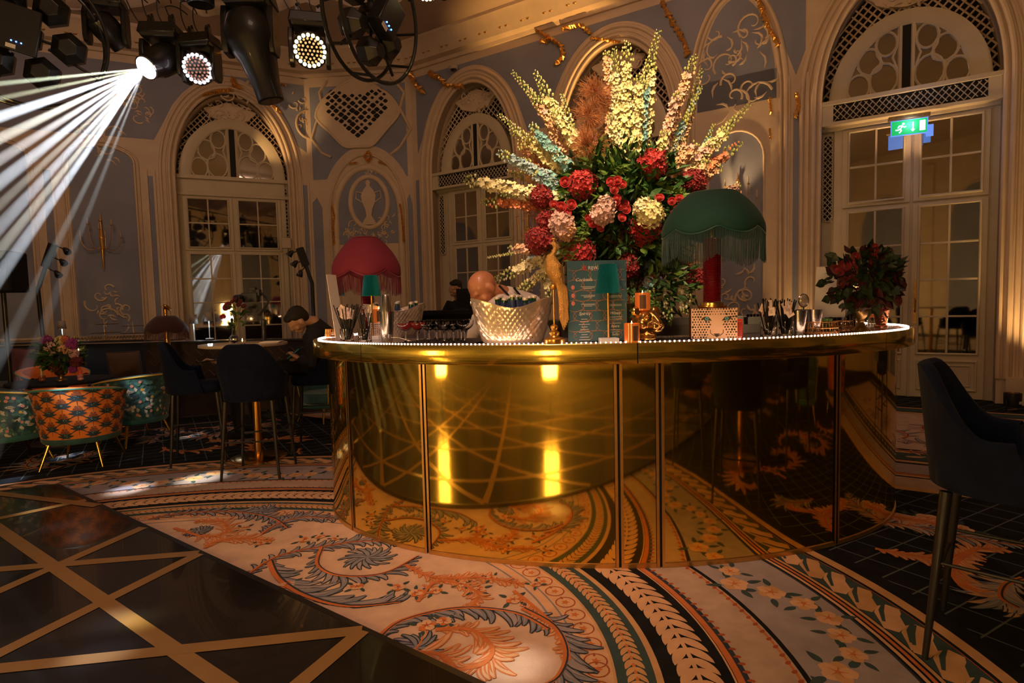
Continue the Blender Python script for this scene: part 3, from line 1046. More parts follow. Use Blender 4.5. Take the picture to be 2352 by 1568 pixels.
# scrolls traced on the cream field
def gp(x, y):
    p = G(x, y)
    return (p.x, p.y)
def curve(pts, n=22):
    P_ = [Vector(gp(*p)) for p in pts]
    out = []
    m = len(P_) - 1
    for i in range(m):
        p0, p1, p2, p3 = P_[max(i - 1, 0)], P_[i], P_[i + 1], P_[min(i + 2, m)]
        k = max(3, n // m)
        for j in range(k):
            t = j / k
            out.append(tuple(.5 * ((2 * p1) + (p2 - p0) * t + (2 * p0 - 5 * p1 + 4 * p2 - p3) * t * t + (3 * p1 - p0 - 3 * p2 + p3) * t ** 3)))
    out.append(tuple(P_[-1]))
    return out
cool = (SLT, SLT, LIL, INK)
warm = (PEA, PEA, TAN, ORG)
for pts, w, pal, sd in (
    ([(560, 1330), (640, 1280), (760, 1255), (850, 1245), (960, 1252)], .05, cool, 0),
    ([(620, 1290), (640, 1330), (700, 1370), (800, 1395), (920, 1385)], .085, cool, 1),
    ([(960, 1385), (1000, 1340), (1060, 1345), (1100, 1370), (1080, 1400)], .03, warm, 0),
    ([(740, 1260), (730, 1300), (780, 1325), (880, 1320), (960, 1280)], .05, cool, -1),
    ([(860, 1480), (920, 1430), (1050, 1400), (1180, 1410), (1260, 1450)], .055, cool, -1),
    ([(1000, 1450), (1080, 1450), (1130, 1490), (1110, 1530), (1040, 1545)], .05, warm, 0),
    ([(1200, 1400), (1270, 1440), (1300, 1500), (1280, 1560), (1220, 1590)], .06, cool, 1),
    ([(1180, 1360), (1230, 1400), (1290, 1460), (1310, 1520)], .03, warm, -1),
    ([(340, 1195), (430, 1180), (540, 1178), (620, 1190), (660, 1215)], .05, cool, 0),
    ([(400, 1215), (470, 1235), (520, 1225), (510, 1200), (450, 1200)], .04, warm, 0),
    ([(600, 1230), (640, 1205), (700, 1190), (770, 1195)], .05, cool, 0),
    ([(930, 1300), (1000, 1330), (1100, 1330), (1200, 1345)], .03, warm, 0),
    ([(470, 1262), (500, 1245), (560, 1240), (620, 1245)], .04, warm, 0)):
    c = curve(pts)
    pt.acanthus(c, w, q, 18, pal, sd)
for (x, y, r) in ((845, 1282, .16), (600, 1175, .13), (955, 1490, .12), (455, 1222, .09)):
    c = gp(x, y)
    for k in range(18):
        a = 2 * PI * k / 18
        pt.leaf(c, a, r * q.uniform(.8, 1.05), r * .14, SLT if k % 3 else LIL, 20 + k % 3, 1.2, INK)
for (x, y) in ((915, 1352), (955, 1365), (1000, 1360), (700, 1242), (735, 1235), (770, 1240), (1100, 1358), (1130, 1330), (600, 1250), (1180, 1380), (1020, 1430), (980, 1440), (820, 1350), (1060, 1345), (660, 1345), (1230, 1345), (560, 1215)):
    pt.flower(gp(x, y), q.uniform(.025, .045), q, 24, (PEA, ORG, RST))
# more scrolls out of the frame, on the rest of the oval
for k in range(26):
    t = q.uniform(-PI, PI)
    d = q.uniform(-1.5, -.75)
    c = oval(t, d)
    if G(40, 1568).y - .0 < c[1] < 4.2 and c[0] > -3.5 and c[0] < 1.0:
        if c[1] > 2.0: continue
    a = q.uniform(0, 6)
    pt.acanthus([(c[0] + x, c[1] + y) for x, y in spiral((0, 0), .34, .08, a, a + q.choice((-1, 1)) * 4.5, 16)], .06, q, 18, q.choice((cool, warm)))
# scrolls on the dark field right of the oval and left behind it
warm2 = (PEA, TAN, TAN, ORG); cool2 = (SLT, TAN, BLS, INK)
for pts, w, pal, sd in (
    ([(1930, 1195), (2020, 1200), (2120, 1215), (2240, 1240), (2352, 1255)], .06, cool2, 0),
    ([(2010, 1262), (2080, 1275), (2170, 1285), (2240, 1262), (2300, 1262)], .05, warm2, 0),
    ([(2240, 1262), (2190, 1300), (2200, 1340), (2240, 1360)], .07, warm2, 1),
    ([(2352, 1330), (2310, 1345), (2300, 1375), (2340, 1400)], .07, cool2, 0),
    ([(2000, 1180), (2060, 1190), (2130, 1200), (2200, 1220)], .05, warm2, 0)):
    pt.acanthus(curve(pts), w, q, 10, pal, sd)
for (x, y) in ((2070, 1188), (2105, 1195), (2140, 1202), (2170, 1208), (2205, 1215), (2090, 1205), (2130, 1190)):
    pt.flower(gp(x, y), .07, q, 12, (PEA, TAN, ORG))
for k in range(44):
    x, y = q.uniform(-7.5, 1.0), q.uniform(4.3, 7.4)
    if ((x - EC[0]) / (EA + 1.3)) ** 2 + ((y - EC[1]) / (EB + 1.3)) ** 2 < 1: continue
    a = q.uniform(0, 6)
    pt.acanthus([(x + u, y + v) for u, v in spiral((0, 0), .40, .08, a, a + q.choice((-1, 1)) * 4.6, 16)], .075, q, 3, q.choice((warm2, cool2)))
for k in range(26):
    x, y = q.uniform(1.9, 6.5), q.uniform(-3.5, 3.6)
    if WB.n.dot(Vector((x, y, 0)) - WB.O) < 4.5: continue
    if 1.7 < x < 3.4 and 1.9 < y: continue
    a = q.uniform(0, 6)
    pt.acanthus([(x + u, y + v) for u, v in spiral((0, 0), .45, .08, a, a + q.choice((-1, 1)) * 4.6, 16)], .08, q, 3, q.choice((warm2, cool2)))
floor = set_struct(pt.mb.build('floor', CP, None, smooth=False))

# ------------------------------------------------------------------ dance floor
DFM = mat('dance_floor_black', (.009, .008, .009), .20, 0, coat=.35, var=.3, vscale=1.5, bump=.02, bscale=6)
DFG = mat('dance_floor_gold', (.30, .17, .07), .34, .25, var=.08, vscale=6)
DFE = mat('dance_floor_edge', (.010, .008, .008), .5)
A_ = Vector((-3.5, 4.285)); dirE = Vector((3.36, -2.41)).normalized()
B_ = A_ + dirE * 8.0
poly = [A_, B_, Vector((1.8, -4.2)), Vector((-6.5, -4.0)), Vector((-8.0, 1.0)), Vector((-6.2, 3.1))]
cen = Vector((-2.5, 0.5))
dance = thing('dance_floor', 'low black dance floor crossed by gold stripes on the carpet', 'dance floor', (0, 0, 0))
pc = poly[::-1]
mb = MB(); mb.prism([tuple(p) for p in pc], .009, .030); mb.build('floor_slab', DFM, dance, smooth=False)
mb = MB()
inn2 = [p + (cen - p).normalized() * .05 for p in pc]
for i in range(len(pc)):
    j = (i + 1) % len(pc)
    mb.add([(*pc[i], .0305), (*pc[j], .0305), (*inn2[j], .0305), (*inn2[i], .0305)], [(0, 1, 2, 3)])
mb.build('edge_trim', DFE, dance, smooth=False)
def clip(a, d):
    t0, t1 = -30, 30
    n = len(inn2)
    for i in range(n):
        p, r = inn2[i], inn2[(i + 1) % n] - inn2[i]
        nn = Vector((-r.y, r.x))
        if nn.dot(cen - p) < 0: nn = -nn
        den = nn.dot(d); num = nn.dot(p - a)
        if abs(den) < 1e-9: continue
        t = num / den
        if den > 0: t0 = max(t0, t)
        else: t1 = min(t1, t)
    return (a + d * t0, a + d * t1) if t1 > t0 else None
mbS = Paint()
lines = [((-3.13, 3.373), (-1.031, 1.89)), ((-2.636, 2.823), (-1.755, 2.952)), ((-3.298, 3.561), (-3.014, 3.847)), ((-2.357, 2.892), (-2.249, 3.319)),
         ((-1.984, 2.096), (-1.698, 2.933)), ((-1.899, 2.001), (-.661, 2.185)), ((-.757, 1.88), (-.626, 2.183)), ((-3.7, 4.05), (-3.1, 3.85))]
for k in range(1, 5):
    lines.append(((-1.9 + k * .35, 2.0 - k * .75), (-.66 + k * .35, 2.18 - k * .75)))
    lines.append(((-3.13 - k * .5, 3.37 - k * .75), (-1.03 - k * .5, 1.89 - k * .75)))
for (a, b) in lines:
    a, b = Vector(a), Vector(b)
    c = clip(a, (b - a).normalized())
    if c:
        m = Paint()
        m.stroke([c[0], c[1]], .066, 0, 0)
        for v in range(len(m.mb.v)):
            m.mb.v[v] = (m.mb.v[v][0], m.mb.v[v][1], .0308 + .0001 * lines.index((tuple(a), tuple(b))) if False else .0308)
        o = m.mb.build('gold_stripe', DFG, dance, smooth=False)
        o.location.z = .0002 * len(dance.children)
# ------------------------------------------------------------------ bar
BCX, BCY, BA, BB = .626, 3.876, 1.935, 1.241
HT = 1.12
def el(t, ins=0.0):
    x, y = BA * math.cos(t), BB * math.sin(t)
    nx, ny = math.cos(t) / BA, math.sin(t) / BB
    l = math.hypot(nx, ny)
    return (BCX + x - nx / l * ins, BCY + y - ny / l * ins)
def tpx(px, ins=0.0, z=HT, py=780):      # angle of the near side of the oval seen in a pixel column
    d = ray(px, py); k = d.x / d.y
    best = None
    for i in range(1601):
        t = -PI * 1.02 + PI * 1.04 * i / 1600
        x, y = el(t, ins)
        e = abs(x - k * y)
        if best is None or e < best[0] - 1e-9:
            best = (e, t)
    return best[1]
def ct(px, ins=0.1, z=HT, py=770):
    x, y = el(tpx(px, ins, z, py), ins)
    return Vector((x, y, z))
bar = thing('cocktail_bar', 'large oval cocktail bar faced in curved gold mirror panels', 'bar', (0, 0, 0))
PI2 = 2 * PI
def band(mb, t0, t1, prof, n=24, m=None):
    """sweep (inset, z) profile round the oval"""
    vs, fs = [], []
    for i in range(n + 1):
        t = t0 + (t1 - t0) * i / n
        for (ins, z) in prof:
            x, y = el(t, ins)
            vs.append((x, y, z))
    K = len(prof)
    for i in range(n):
        for k in range(K - 1):
            fs.append((i * K + k, i * K + k + 1, (i + 1) * K + k + 1, (i + 1) * K + k))
    mb.add(vs, fs, m)
seams = [tpx(x, .083, .5, 1050) for x in (805, 976, 1421, 1515, 1921, 2052)]
seams = [-PI - .55 - .0] + seams
allseams = seams + [.25, .75, 1.25, 1.75, 2.2]
for i in range(len(allseams)):
    t0 = allseams[i]
    t1 = allseams[i + 1] if i < len(allseams) - 1 else allseams[0] + PI2
    mb = MB()
    e = .011
    band(mb, t0 + e, t1 - e, [(.083, .03), (.083, 1.03)], 36)
    mb.build('mirror_panel', goldmir, bar, ang=80)
    mb = MB()
    for a in (t0 - .010, t0 + .004):
        band(mb, a, a + .0075, [(.10, .006), (.076, .006), (.076, 1.03), (.10, 1.03)], 2)
    band(mb, t0 + e, t1 - e, [(.085, .006), (.077, .006), (.077, .028), (.085, .030)], 36)
    mb.build('panel_trim', goldtrim, bar, smooth=False)
rs = [tpx(x) for x in (828, 1465, 2036)] + [.5, 1.4, 2.3]
for i in range(len(rs)):
    t0 = rs[i]; t1 = rs[i + 1] if i < len(rs) - 1 else rs[0] + PI2
    mb = MB()
    band(mb, t0 + .0012, t1 - .0012, [(.09, HT - .098), (.003, HT - .098), (0, HT - .095), (0, HT - .004), (.003, HT), (.014, HT)], 48)
    mb.build('counter_edge', goldrim, bar, ang=50)
mb = MB()
band(mb, -PI, PI, [(.014, HT - .001), (.50, HT - .001), (.50, HT - .05), (.50, .0)], 120)
mb.build('counter_top', counterm, bar, ang=50)
mb = MB()
band(mb, -PI, PI, [(.09, HT - .097), (.09, 1.02), (.088, .004), (.3, .004)], 120)
mb.build('carcass', blackm, bar, ang=50)
mb = MB()
band(mb, .25, 2.6, [(.10, HT), (.10, HT + .055), (.46, HT + .055), (.46, HT)], 40)
mb.build('back_shelf', mat('shelf_grey', (.22, .20, .19), .5, var=.1), bar, smooth=False)
ledm = mat('led_dots', (1, .8, .6), .4, emit=50, ecol=(1.0, .62, .42))
ledb = mat('led_band', (1, .8, .7), .4, emit=.7, ecol=(1.0, .50, .34))
mb = MB()
n = 520
for i in range(n):
    t = PI2 * i / n - PI
    x, y = el(t, .032)
    x2, y2 = el(t + .003, .032)
    a = math.atan2(y2 - y, x2 - x)
    mb.box(x, y, HT + .003, .005, .005, .004, rotm('Z', a), m=0)
band(mb, -PI, PI, [(.028, HT + .002), (.037, HT + .002)], 160, 1)
mb.build('led_strip', [ledm, ledb], bar, smooth=False)

# ------------------------------------------------------------------ lettering
def text(s, size, mt, parent, M, name='lettering', shear=0.0, align='CENTER', ext=.0004):
    c = bpy.data.curves.new('t', 'FONT')
    c.body = s; c.size = size; c.extrude = ext; c.align_x = align; c.shear = shear
    o = bpy.data.objects.new('t', c)
    me = bpy.data.meshes.new_from_object(o)
    me.name = name
    bpy.data.objects.remove(o)
    me.transform(M)
    me.materials.clear(); me.materials.append(mt)
    r = bpy.data.objects.new(name, me)
    link(r, parent)
    return r
def upright(x, y, z):                # lettering that stands up and faces -Y
    return Matrix.Translation((x, y, z)) @ Matrix.Rotation(PI / 2, 4, 'X')

flame_m = mat('flame', (1, .7, .3), .5, emit=28, ecol=(1, .55, .16))
def flame(parent, z, x=0, y=0, s=1.0):
    m = MB(); m.lathe([(0.0001, 0), (.0035, .004), (.004, .008), (.002, .016), (.0001, .023)], 8, (x, y, z))
    m.v = [((a - x) * s + x, (b - y) * s + y, (c - z) * s + z) for a, b, c in m.v]
    m.build('flame', flame_m, parent)

# ------------------------------------------------------------------ fringed lamps
def fringed_lamp(name, label, loc, R0, Rt, hs, zs, fl, mshade, mfringe, base, lobes=8, rz=0, cat='lamp'):
    """R0 widest radius, Rt top radius, hs shade height, zs height of the shade foot, fl fringe length"""
    r = thing(name, label, cat, loc, rz)
    m = MB()
    prof = []
    for i in range(15):
        t = i / 14
        z = zs + hs * (1 - t)
        rad = Rt + (R0 - Rt) * math.sin(t * PI / 2) ** .85
        if t > .8: rad -= (t - .8) * R0 * .12
        prof.append((rad, z))
    def wob(th, rad, z):
        t = (zs + hs - z) / hs
        l = abs(math.sin(th * lobes / 2))
        return (rad * (1 + .035 * t * (l - .5)), z + (t ** 3) * hs * .17 * (l - .6) * -1)
    m.open_lathe(prof, 96, wob=wob)
    sh = m.build('lamp_shade', mshade, r, ang=70, solid=.003)
    m = MB()
    rim_pts = []
    for k in range(96):
        th = PI2 * k / 96
        a, z = wob(th, prof[-1][0], zs)
        rim_pts.append((a * math.cos(th), a * math.sin(th), z))
    m.tube(rim_pts, .004, 5, closed=True)
    m.tube([((Rt) * math.cos(PI2 * k / 32), Rt * math.sin(PI2 * k / 32), zs + hs) for k in range(32)], .005, 5, closed=True)
    m.build('braid', mfringe, sh)
    m = MB()
    for k in range(330):
        th = PI2 * k / 330
        a, z = wob(th, prof[-1][0], zs)
        L = fl * R.uniform(.93, 1.04)
        a2 = a * R.uniform(.97, 1.015)
        m.tube([(a * math.cos(th), a * math.sin(th), z), (a2 * math.cos(th + .004), a2 * math.sin(th + .004), z - L)], (.0009 if k % 3 else .0013) * R0 / .2, 3, cap=False)
    m.build('fringe', mfringe, sh)
    base(r, zs, hs)
    return r
green = mat('green_shade', (.005, .052, .042), .8, sheen=.05, var=.1, vscale=5)
greenf = mat('green_fringe', (.006, .075, .075), .40, sheen=.3)
mag = mat('magenta_shade', (.20, .016, .040), .8, sheen=.0, var=.1, vscale=5)
magf = mat('magenta_fringe', (.20, .008, .03), .45, sheen=.3)
burg = mat('burgundy_shade', (.035, .006, .010), .8, sheen=.2, var=.1, vscale=5)
burgf = mat('burgundy_fringe', (.07, .008, .018), .5, sheen=.3)
redglass = mat('ribbed_red_glass', (.16, .004, .012), .08, coat=1.0)
def ribbed_base(r, zs, hs, H=None):
    m = MB()
    m.lathe([(.068, 0), (.070, .004), (.070, .012), (.058, .014), (.058, .026), (.045, .028)], 40)
    m.build('brass_foot', brass, r)
    m = MB()
    top = zs - .015
    prof = []
    n = int((top - .03) / .008)
    for i in range(n * 2 + 1):
        prof.append((.0435 if i % 2 else .040, .03 + (top - .03) * i / (2 * n)))
    m.lathe([(0.001, .029)] + prof + [(.001, top)], 56, wob=lambda th, rad, z: (rad * (1 + .07 * abs(math.cos(th * 4))), z))
    m.build('glass_column', redglass, r, ang=20)
    m = MB()
    m.lathe([(.016, top), (.016, top + .05), (.01, top + .06), (.01, zs + hs - .02)], 16)
    for k in range(3):
        th = k * PI2 / 3
        m.tube([(0, 0, zs + hs - .02), (.11 * math.cos(th), .11 * math.sin(th), zs + hs - .002)], .0025, 5)
    m.build('lamp_holder', brass, r)
    m = MB()
    m.ball((0, 0, top + .085), .026, .026, .034)
    m.build('bulb', mat('bulb_glow', (1, .8, .6), .3, emit=3.0, ecol=(1, .6, .35)), r)
# leopard box under the green lamp
boxp = ct(1636, .20)
sc = FPX / boxp.y
zb = lambda py, p, px=1640: P(px, py, p.y).z
bx = thing('leopard_box', 'copper box printed with a pale leopard face with blue eyes, under the green lamp', 'box', (boxp.x, boxp.y, HT), math.radians(-14))
copm = mat('copper_side', (.30, .10, .05), .35, .6)
lpale = mat('leopard_cream', (.80, .52, .36), .5, emit=.0, var=.04)
ldark = mat('leopard_ink', (.05, .03, .02), .5)
BW, BH = .215, .150
m = MB(); m.box(0, 0, BH / 2, BW, .17, BH); m.build('box_body', copm, bx, smooth=False, bev=.003)
m = MB(); m.box(0, -.0865, BH / 2, BW - .002, .003, BH - .002); fc = m.build('printed_face', lpale, bx, smooth=False)
m = MB()
q = random.Random(2)
fx = .012
yy = -.0885
def blobv(cx, cz, r, n=7, ax=1.0, rot=0, m_=None, y=yy, w=.2):
    pts = []
    for i in range(n):
        t = PI2 * i / n
        rr = r * (1 + q.uniform(-w, w))
        a, b = rr * math.cos(t), rr * ax * math.sin(t)
        pts.append((cx + a * math.cos(rot) - b * math.sin(rot), y, cz + a * math.sin(rot) + b * math.cos(rot)))
    m.add(pts, [tuple(range(n))], m_)
for i in range(17):
    for j in range(12):
        x = -BW / 2 + .008 + i * .0125 + (j % 2) * .006; z = .008 + j * .0125
        dx = x - fx
        face = abs(dx) < .030 + max(0, (.07 - z)) * .25 and z < .112
        eye = math.hypot(abs(dx) - .046, (z - .098) * 1.5) < .022
        if face or eye or abs(x) > BW / 2 - .006: continue
        s = .0045 if abs(dx) > .03 else .003
        blobv(x, z, s * q.uniform(.8, 1.25), 6, q.uniform(.6, 1.2), q.uniform(0, 3), 0)
for s in (-1, 1):
    m.add([(fx + s * (.046 + a), yy - .0003, .098 + b) for a, b in ((-.024, -.010), (-.008, .010), (.010, .012), (.024, .004), (.008, -.010), (-.010, -.008))], [(0, 1, 2, 3, 4, 5)], 0)
    pts = [(fx + s * .046 + .0085 * math.cos(t), yy - .0007, .0995 + .0085 * math.sin(t)) for t in [PI2 * k / 14 for k in range(14)]]
    m.add(pts, [tuple(range(14))], 1)
    pts = [(fx + s * .046 + .0035 * math.cos(t), yy - .0011, .0995 + .0035 * math.sin(t)) for t in [PI2 * k / 10 for k in range(10)]]
    m.add(pts, [tuple(range(10))], 0)
    m.tube([(fx + s * x, yy - .001, z) for x, z in ((.001, .012), (.012, .017), (.022, .022), (.030, .03), (.030, .045))], .0016, 5, m=0)
m.add([(fx + a, yy - .0003, b) for a, b in ((-.016, .026), (.016, .026), (.006, .016), (0, .006), (-.006, .016))], [(0, 4, 3, 2, 1)], 0)
m.build('printed_markings', [ldark, mat('eye_blue', (.10, .42, .48), .3)], fc, smooth=False)
zbx = HT + BH
def H_(px, py, p): return P(px, py, p.y).z
lp_ = boxp + Vector((.01, .0, 0))
fringed_lamp('green_fringed_lamp', 'large dark green fringed lamp on a ribbed red glass column standing on the leopard box', (boxp.x, boxp.y, zbx), .245, .118, .20, H_(1632, 540, boxp) - zbx, .135, green, greenf, ribbed_base, 7)
bpy.data.objects['green_fringed_lamp']['category'] = 'lamp'
# magenta lamp at the left end of the bar
mp = Vector((P(845, 700, 3.95).x, 3.95, HT))
fringed_lamp('magenta_fringed_lamp', 'magenta fringed lamp on a red glass column at the left end of the bar', (mp.x, mp.y, HT), .235, .085, .255, H_(845, 632, mp) - HT, .125, mag, magf, ribbed_base, 6, .3)

# ------------------------------------------------------------------ small glitter lamps
glit = mat('teal_glitter', (.01, .30, .34), .32, .75, bump=1.0, bscale=900, var=.5, vscale=500)
def glitter_lamp(loc, label, h=.38, r0=.062, r1=.043, sh=.135):
    r = thing('table_lamp', label, 'lamp', loc, 0, 'slim teal glitter lamps on the bar')
    m = MB(); m.box(0, 0, .011, .085, .085, .022); m.build('acrylic_base', mat('frosted_acrylic', (.8, .72, .68), .25, trans=.5, emit=.15, ecol=(1, .7, .5)), r, bev=.002)
    m = MB(); m.tube([(0, 0, .02), (0, 0, h - sh * .3)], .0055, 10); m.build('stem', goldtrim, r)
    m = MB(); m.open_lathe([(r0, h - sh), (r1, h)], 40); m.build('lamp_shade', glit, r, solid=.002)
    return r
p = ct(1397, .06)
glitter_lamp(p, 'teal glitter lamp on a slim gold stem in front of the blue menu board', H_(1395, 607, p) - HT, .060, .040, .135)
p2 = ct(857, .30)
glitter_lamp(p2, 'teal glitter lamp on a slim gold stem in front of the magenta lamp', H_(857, 632, p2) - HT, .058, .040, .125)
p3 = ct(772, .16); p3.y += .25; p3.x -= .06
glitter_lamp((P(775, 700, 4.25).x, 4.25, HT), 'teal glitter lamp half hidden behind the white folded card', .41, .058, .040, .12)

# ------------------------------------------------------------------ menu board
mp_ = ct(1372, .13)
tealm = mat('menu_teal', (.040, .115, .155), .5, var=.06)
lined = mat('menu_line', (.62, .24, .09), .5, .3)
ink = mat('menu_white', (.80, .76, .72), .6)
mw, mh = .290, H_(1372, 598, mp_) - HT - .004
menu = thing('menu_board', 'upright teal menu board with copper wave pattern and white lettering on the bar', 'menu', (mp_.x, mp_.y, HT), math.radians(3))
m = MB(); m.box(0, 0, mh / 2 + .004, mw, .006, mh); m.build('board', tealm, menu, smooth=False)
m = MB()
for j in range(9):
    for i in range(5):
        cx = -mw / 2 + (i) * .073; cz = .03 + j * .049
        if j % 2: cx += .0365
        pts = [(cx - .042, 0), (cx - .025, .024), (cx + .025, .024), (cx + .042, 0), (cx + .025, -.024), (cx - .025, -.024)]
        pts = [(a, b + cz) for a, b in pts] if (i + j) % 2 == 0 else [(cx + .046 * math.cos(t), cz + .027 * math.sin(t)) for t in [PI2 * k / 16 for k in range(16)]]
        n = len(pts)
        for k in range(n):
            a, b = pts[k], pts[(k + 1) % n]
            if max(abs(a[0]), abs(b[0])) < mw / 2 - .001 and 0.006 < min(a[1], b[1]) and max(a[1], b[1]) < mh:
                m.tube([(a[0], -.0034, a[1]), (b[0], -.0034, b[1])], .0008, 4)
m.build('wave_pattern', lined, menu)
Z = mh + .004
redm = mat('menu_red', (.65, .03, .03), .5)
text('B', .030, redm, menu, upright(-.058, -.0042, Z - .045))
text('RIJWA', .022, ink, menu, upright(-.012, -.0042, Z - .042))
for s, x, z, sz in (('Cocktails', -.065, Z - .098, .022), ('Spirits', -.065, Z - .262, .022), ('Wines', .085, Z - .262, .020), ('Beers', .085, Z - .325, .018), ('Softs', .085, Z - .365, .018)):
    text(s, sz, ink, menu, upright(x, -.0042, z), shear=.35)
def print_line(*a):
    m = MB(); m.box(*a); m.build('text_line', ink, menu, smooth=False)
for k in range(3):
    for l in range(3):
        print_line(-.045 + (l % 2) * .006, -.0038, Z - .125 - k * .042 - l * .005, .07 - .015 * l, .001, .0016)
    for l in range(2):
        print_line(.09, -.0038, Z - .13 - k * .042 - l * .006, .06, .001, .0016)
for k in range(10):
    print_line(-.065, -.0038, Z - .282 - k * .0125, .030 + .012 * (k * 7 % 3), .001, .0022)
for z in (.275, .285, .305, .338, .348, .378, .388):
    print_line(.085, -.0038, Z - z, .075 - 4 * (z - .27) * .1, .001, .0018)
m = MB()
for k, zz in enumerate((.128, .168, .205)):
    m.ball((-.118, -.0042, Z - zz), .009, .0012, .011, m=0)
m.build('drink_pictures', [mat('menu_coral', (.75, .22, .18), .5)], menu)

# ------------------------------------------------------------------ gold bird
bp_ = ct(1273, .065)
bird = thing('bird_figurine', 'gold long tailed bird figurine perched on a pole with a round stepped base', 'figurine', (bp_.x, bp_.y, HT), 0)
goldm = mat('figurine_gold', (.85, .48, .13), .34, .9, bump=.8, bscale=190)
golds = mat('figurine_gold_smooth', (.70, .38, .10), .3, .9)
m = MB(); m.lathe([(.052, 0), (.055, .005), (.054, .022), (.046, .030), (.028, .034), (.024, .040), (.028, .050), (.028, .058), (.018, .064), (.016, .072), (.021, .082), (.019, .092), (.008, .098), (.0045, .102), (.0045, .285)], 28)
m.ball((0, 0, .293), .022, .020, .017)
m.build('stand', golds, bird)
m = MB()
dy = 0
m.tube([(-.012, 0, .46), (-.010, 0, .43), (.004, -.002, .385), (.020, 0, .34), (.032, .002, .305)], [.016, .032, .046, .038, .018], 12)
m.tube([(-.008, 0, .42), (-.002, 0, .455), (.010, 0, .475), (.014, 0, .495), (.008, 0, .512), (-.002, 0, .516)], [.024, .016, .013, .012, .012, .009], 10)
m.ball((.004, 0, .516), .011, .008, .009)
m.tube([(-.004, 0, .515), (-.024, 0, .508)], [.005, .001], 6)
for k in (-1, 0, 1):
    m.tube([(.006, 0, .522), (.006 + k * .008, 0, .543)], [.002, .005], 6)
m.tube([(.0, 0, .34), (.002, 0, .305)], .006, 6); m.tube([(.012, 0, .34), (.008, 0, .303)], .006, 6)
m.build('body', goldm, bird, remesh=.0035, sm=3)
m = MB()
for k in range(5):
    x = .028 + .006 * k
    m.tube([(.018, .004 * (k - 2), .34), (x + .006, .005 * (k - 2), .28), (x + .012, .004 * (k - 2), .20), (x + .010, .003 * (k - 2), .13 + .01 * k), (x + .022, .002 * (k - 2), .07 + .012 * k)], [.018, .017, .015, .013, .004], 7)
m.build('tail', goldm, bird)
m = MB()
for s in (-1, 1):
    m.tube([(-.004, s * .020, .40), (.012, s * .030, .375), (.028, s * .022, .335), (.042, s * .010, .30)], [.012, .020, .015, .003], 8, flat=.4)
m.build('wing', goldm, bird)
bird.scale = ((H_(1278, 545, bp_) - HT) / .545,) * 3

# ------------------------------------------------------------------ ice tubs and beer bottles
silver = mat('hammered_silver', (.86, .72, .60), .28, .75, bump=.2, bscale=40)
bgreen = mat('bottle_green', (.012, .10, .03), .08, trans=.4, coat=1.0)
blabel = mat('bottle_blue_label', (.03, .05, .14), .4)
bcap = mat('bottle_cap', (.80, .74, .68), .35, .3)
icem = mat('ice', (.75, .72, .70), .25, trans=.3, var=.1)
def tub(loc, label, L, Wd, H, rz):
    r = thing('ice_tub', label, 'ice bucket', loc, rz, None)
    def wob(th, rad, z):
        t = z / H
        a = L / 2 * (.70 + .30 * t ** .8); b = Wd / 2 * (.72 + .28 * t)
        rr = 1 / math.sqrt((math.cos(th) / a) ** 2 + (math.sin(th) / b) ** 2)
        dia = abs(math.sin(th * 15 + t * 16)) * abs(math.sin(th * 15 - t * 16))
        return (rr * rad + (.0035 * dia if 0.03 < t < .95 and rad > .98 else 0), z + (t ** 2) * H * .26 * (abs(math.cos(th)) ** 2 - .42))
    m = MB()
    prof = [(.0001, 0), (.5, 0), (1.0, .002)] + [(1.0, H * k / 34) for k in range(1, 35)] + [(.965, H)] + [(.955, H * k / 6) for k in range(5, 0, -1)] + [(.0001, H * .15)]
    m.lathe(prof, 180, wob=wob)
    m.build('tub', silver, r, ang=60)
    for s in (-1, 1):
        m = MB()
        zt = H * 1.13
        m.tube([(s * (L / 2 * .985), .03 * math.cos(t), zt - .018 + .014 * math.sin(t)) for t in [PI2 * k / 12 for k in range(12)]], .003, 6, closed=True)
        m.build('handle', chrome, r)
    m = MB()
    qq = random.Random(4)
    for k in range(130):
        a = qq.uniform(0, PI2); rr = math.sqrt(qq.random()) * .86
        m.box(L / 2 * .85 * rr * math.cos(a), Wd / 2 * .9 * rr * math.sin(a), H * .80 + qq.uniform(-.008, .008), .022, .022, .022, (rotm('X', qq.random() * 3) @ rotm('Z', qq.random() * 3)))
    m.build('ice', icem, r, bev=.002, kind='stuff')
    return r
def bottle():
    r = thing('beer_bottle', 'x', 'bottle', (0, 0, 0))
    m = MB(); m.lathe([(.001, 0), (.026, .002), (.029, .01), (.029, .10), (.024, .125), (.0145, .150), (.0125, .175), (.0125, .208), (.0135, .212)], 16)
    m.build('glass_body', bgreen, r)
    m = MB(); m.lathe([(.0150, .151), (.0134, .176), (.0132, .190)], 16); m.v = m.v
    m.build('neck_label', blabel, r)
    m = MB(); m.lathe([(.0300, .03), (.0300, .095)], 16); m.build('body_label', blabel, r)
    m = MB(); m.lathe([(.014, .204), (.0148, .206), (.0138, .214), (.010, .217), (.0001, .217)], 16); m.build('cap', bcap, r)
    return r
tp = ct(1178, .175)
tw = 190 / (FPX / tp.y)
th_ = .225
tub_a = tub(tp, 'long hammered silver ice tub of beer bottles beside the gold bird', tw, .26, th_ * .88, math.radians(2))
tp2 = Vector((P(906, 700, 3.7).x, 3.70, HT))
tub_b = tub(tp2, 'hammered silver ice tub of beer bottles near the magenta lamp', .40, .24, .19, math.radians(28))
b0 = bottle()
first = True
bl_px = [1108, 1131, 1143, 1151, 1163, 1178, 1189, 1205, 1229, 1247, 1254, 1262, 1120, 1196, 1215]
GRP = {'a': 'beer bottles in the tub beside the gold bird', 'b': 'beer bottles in the tub near the magenta lamp'}
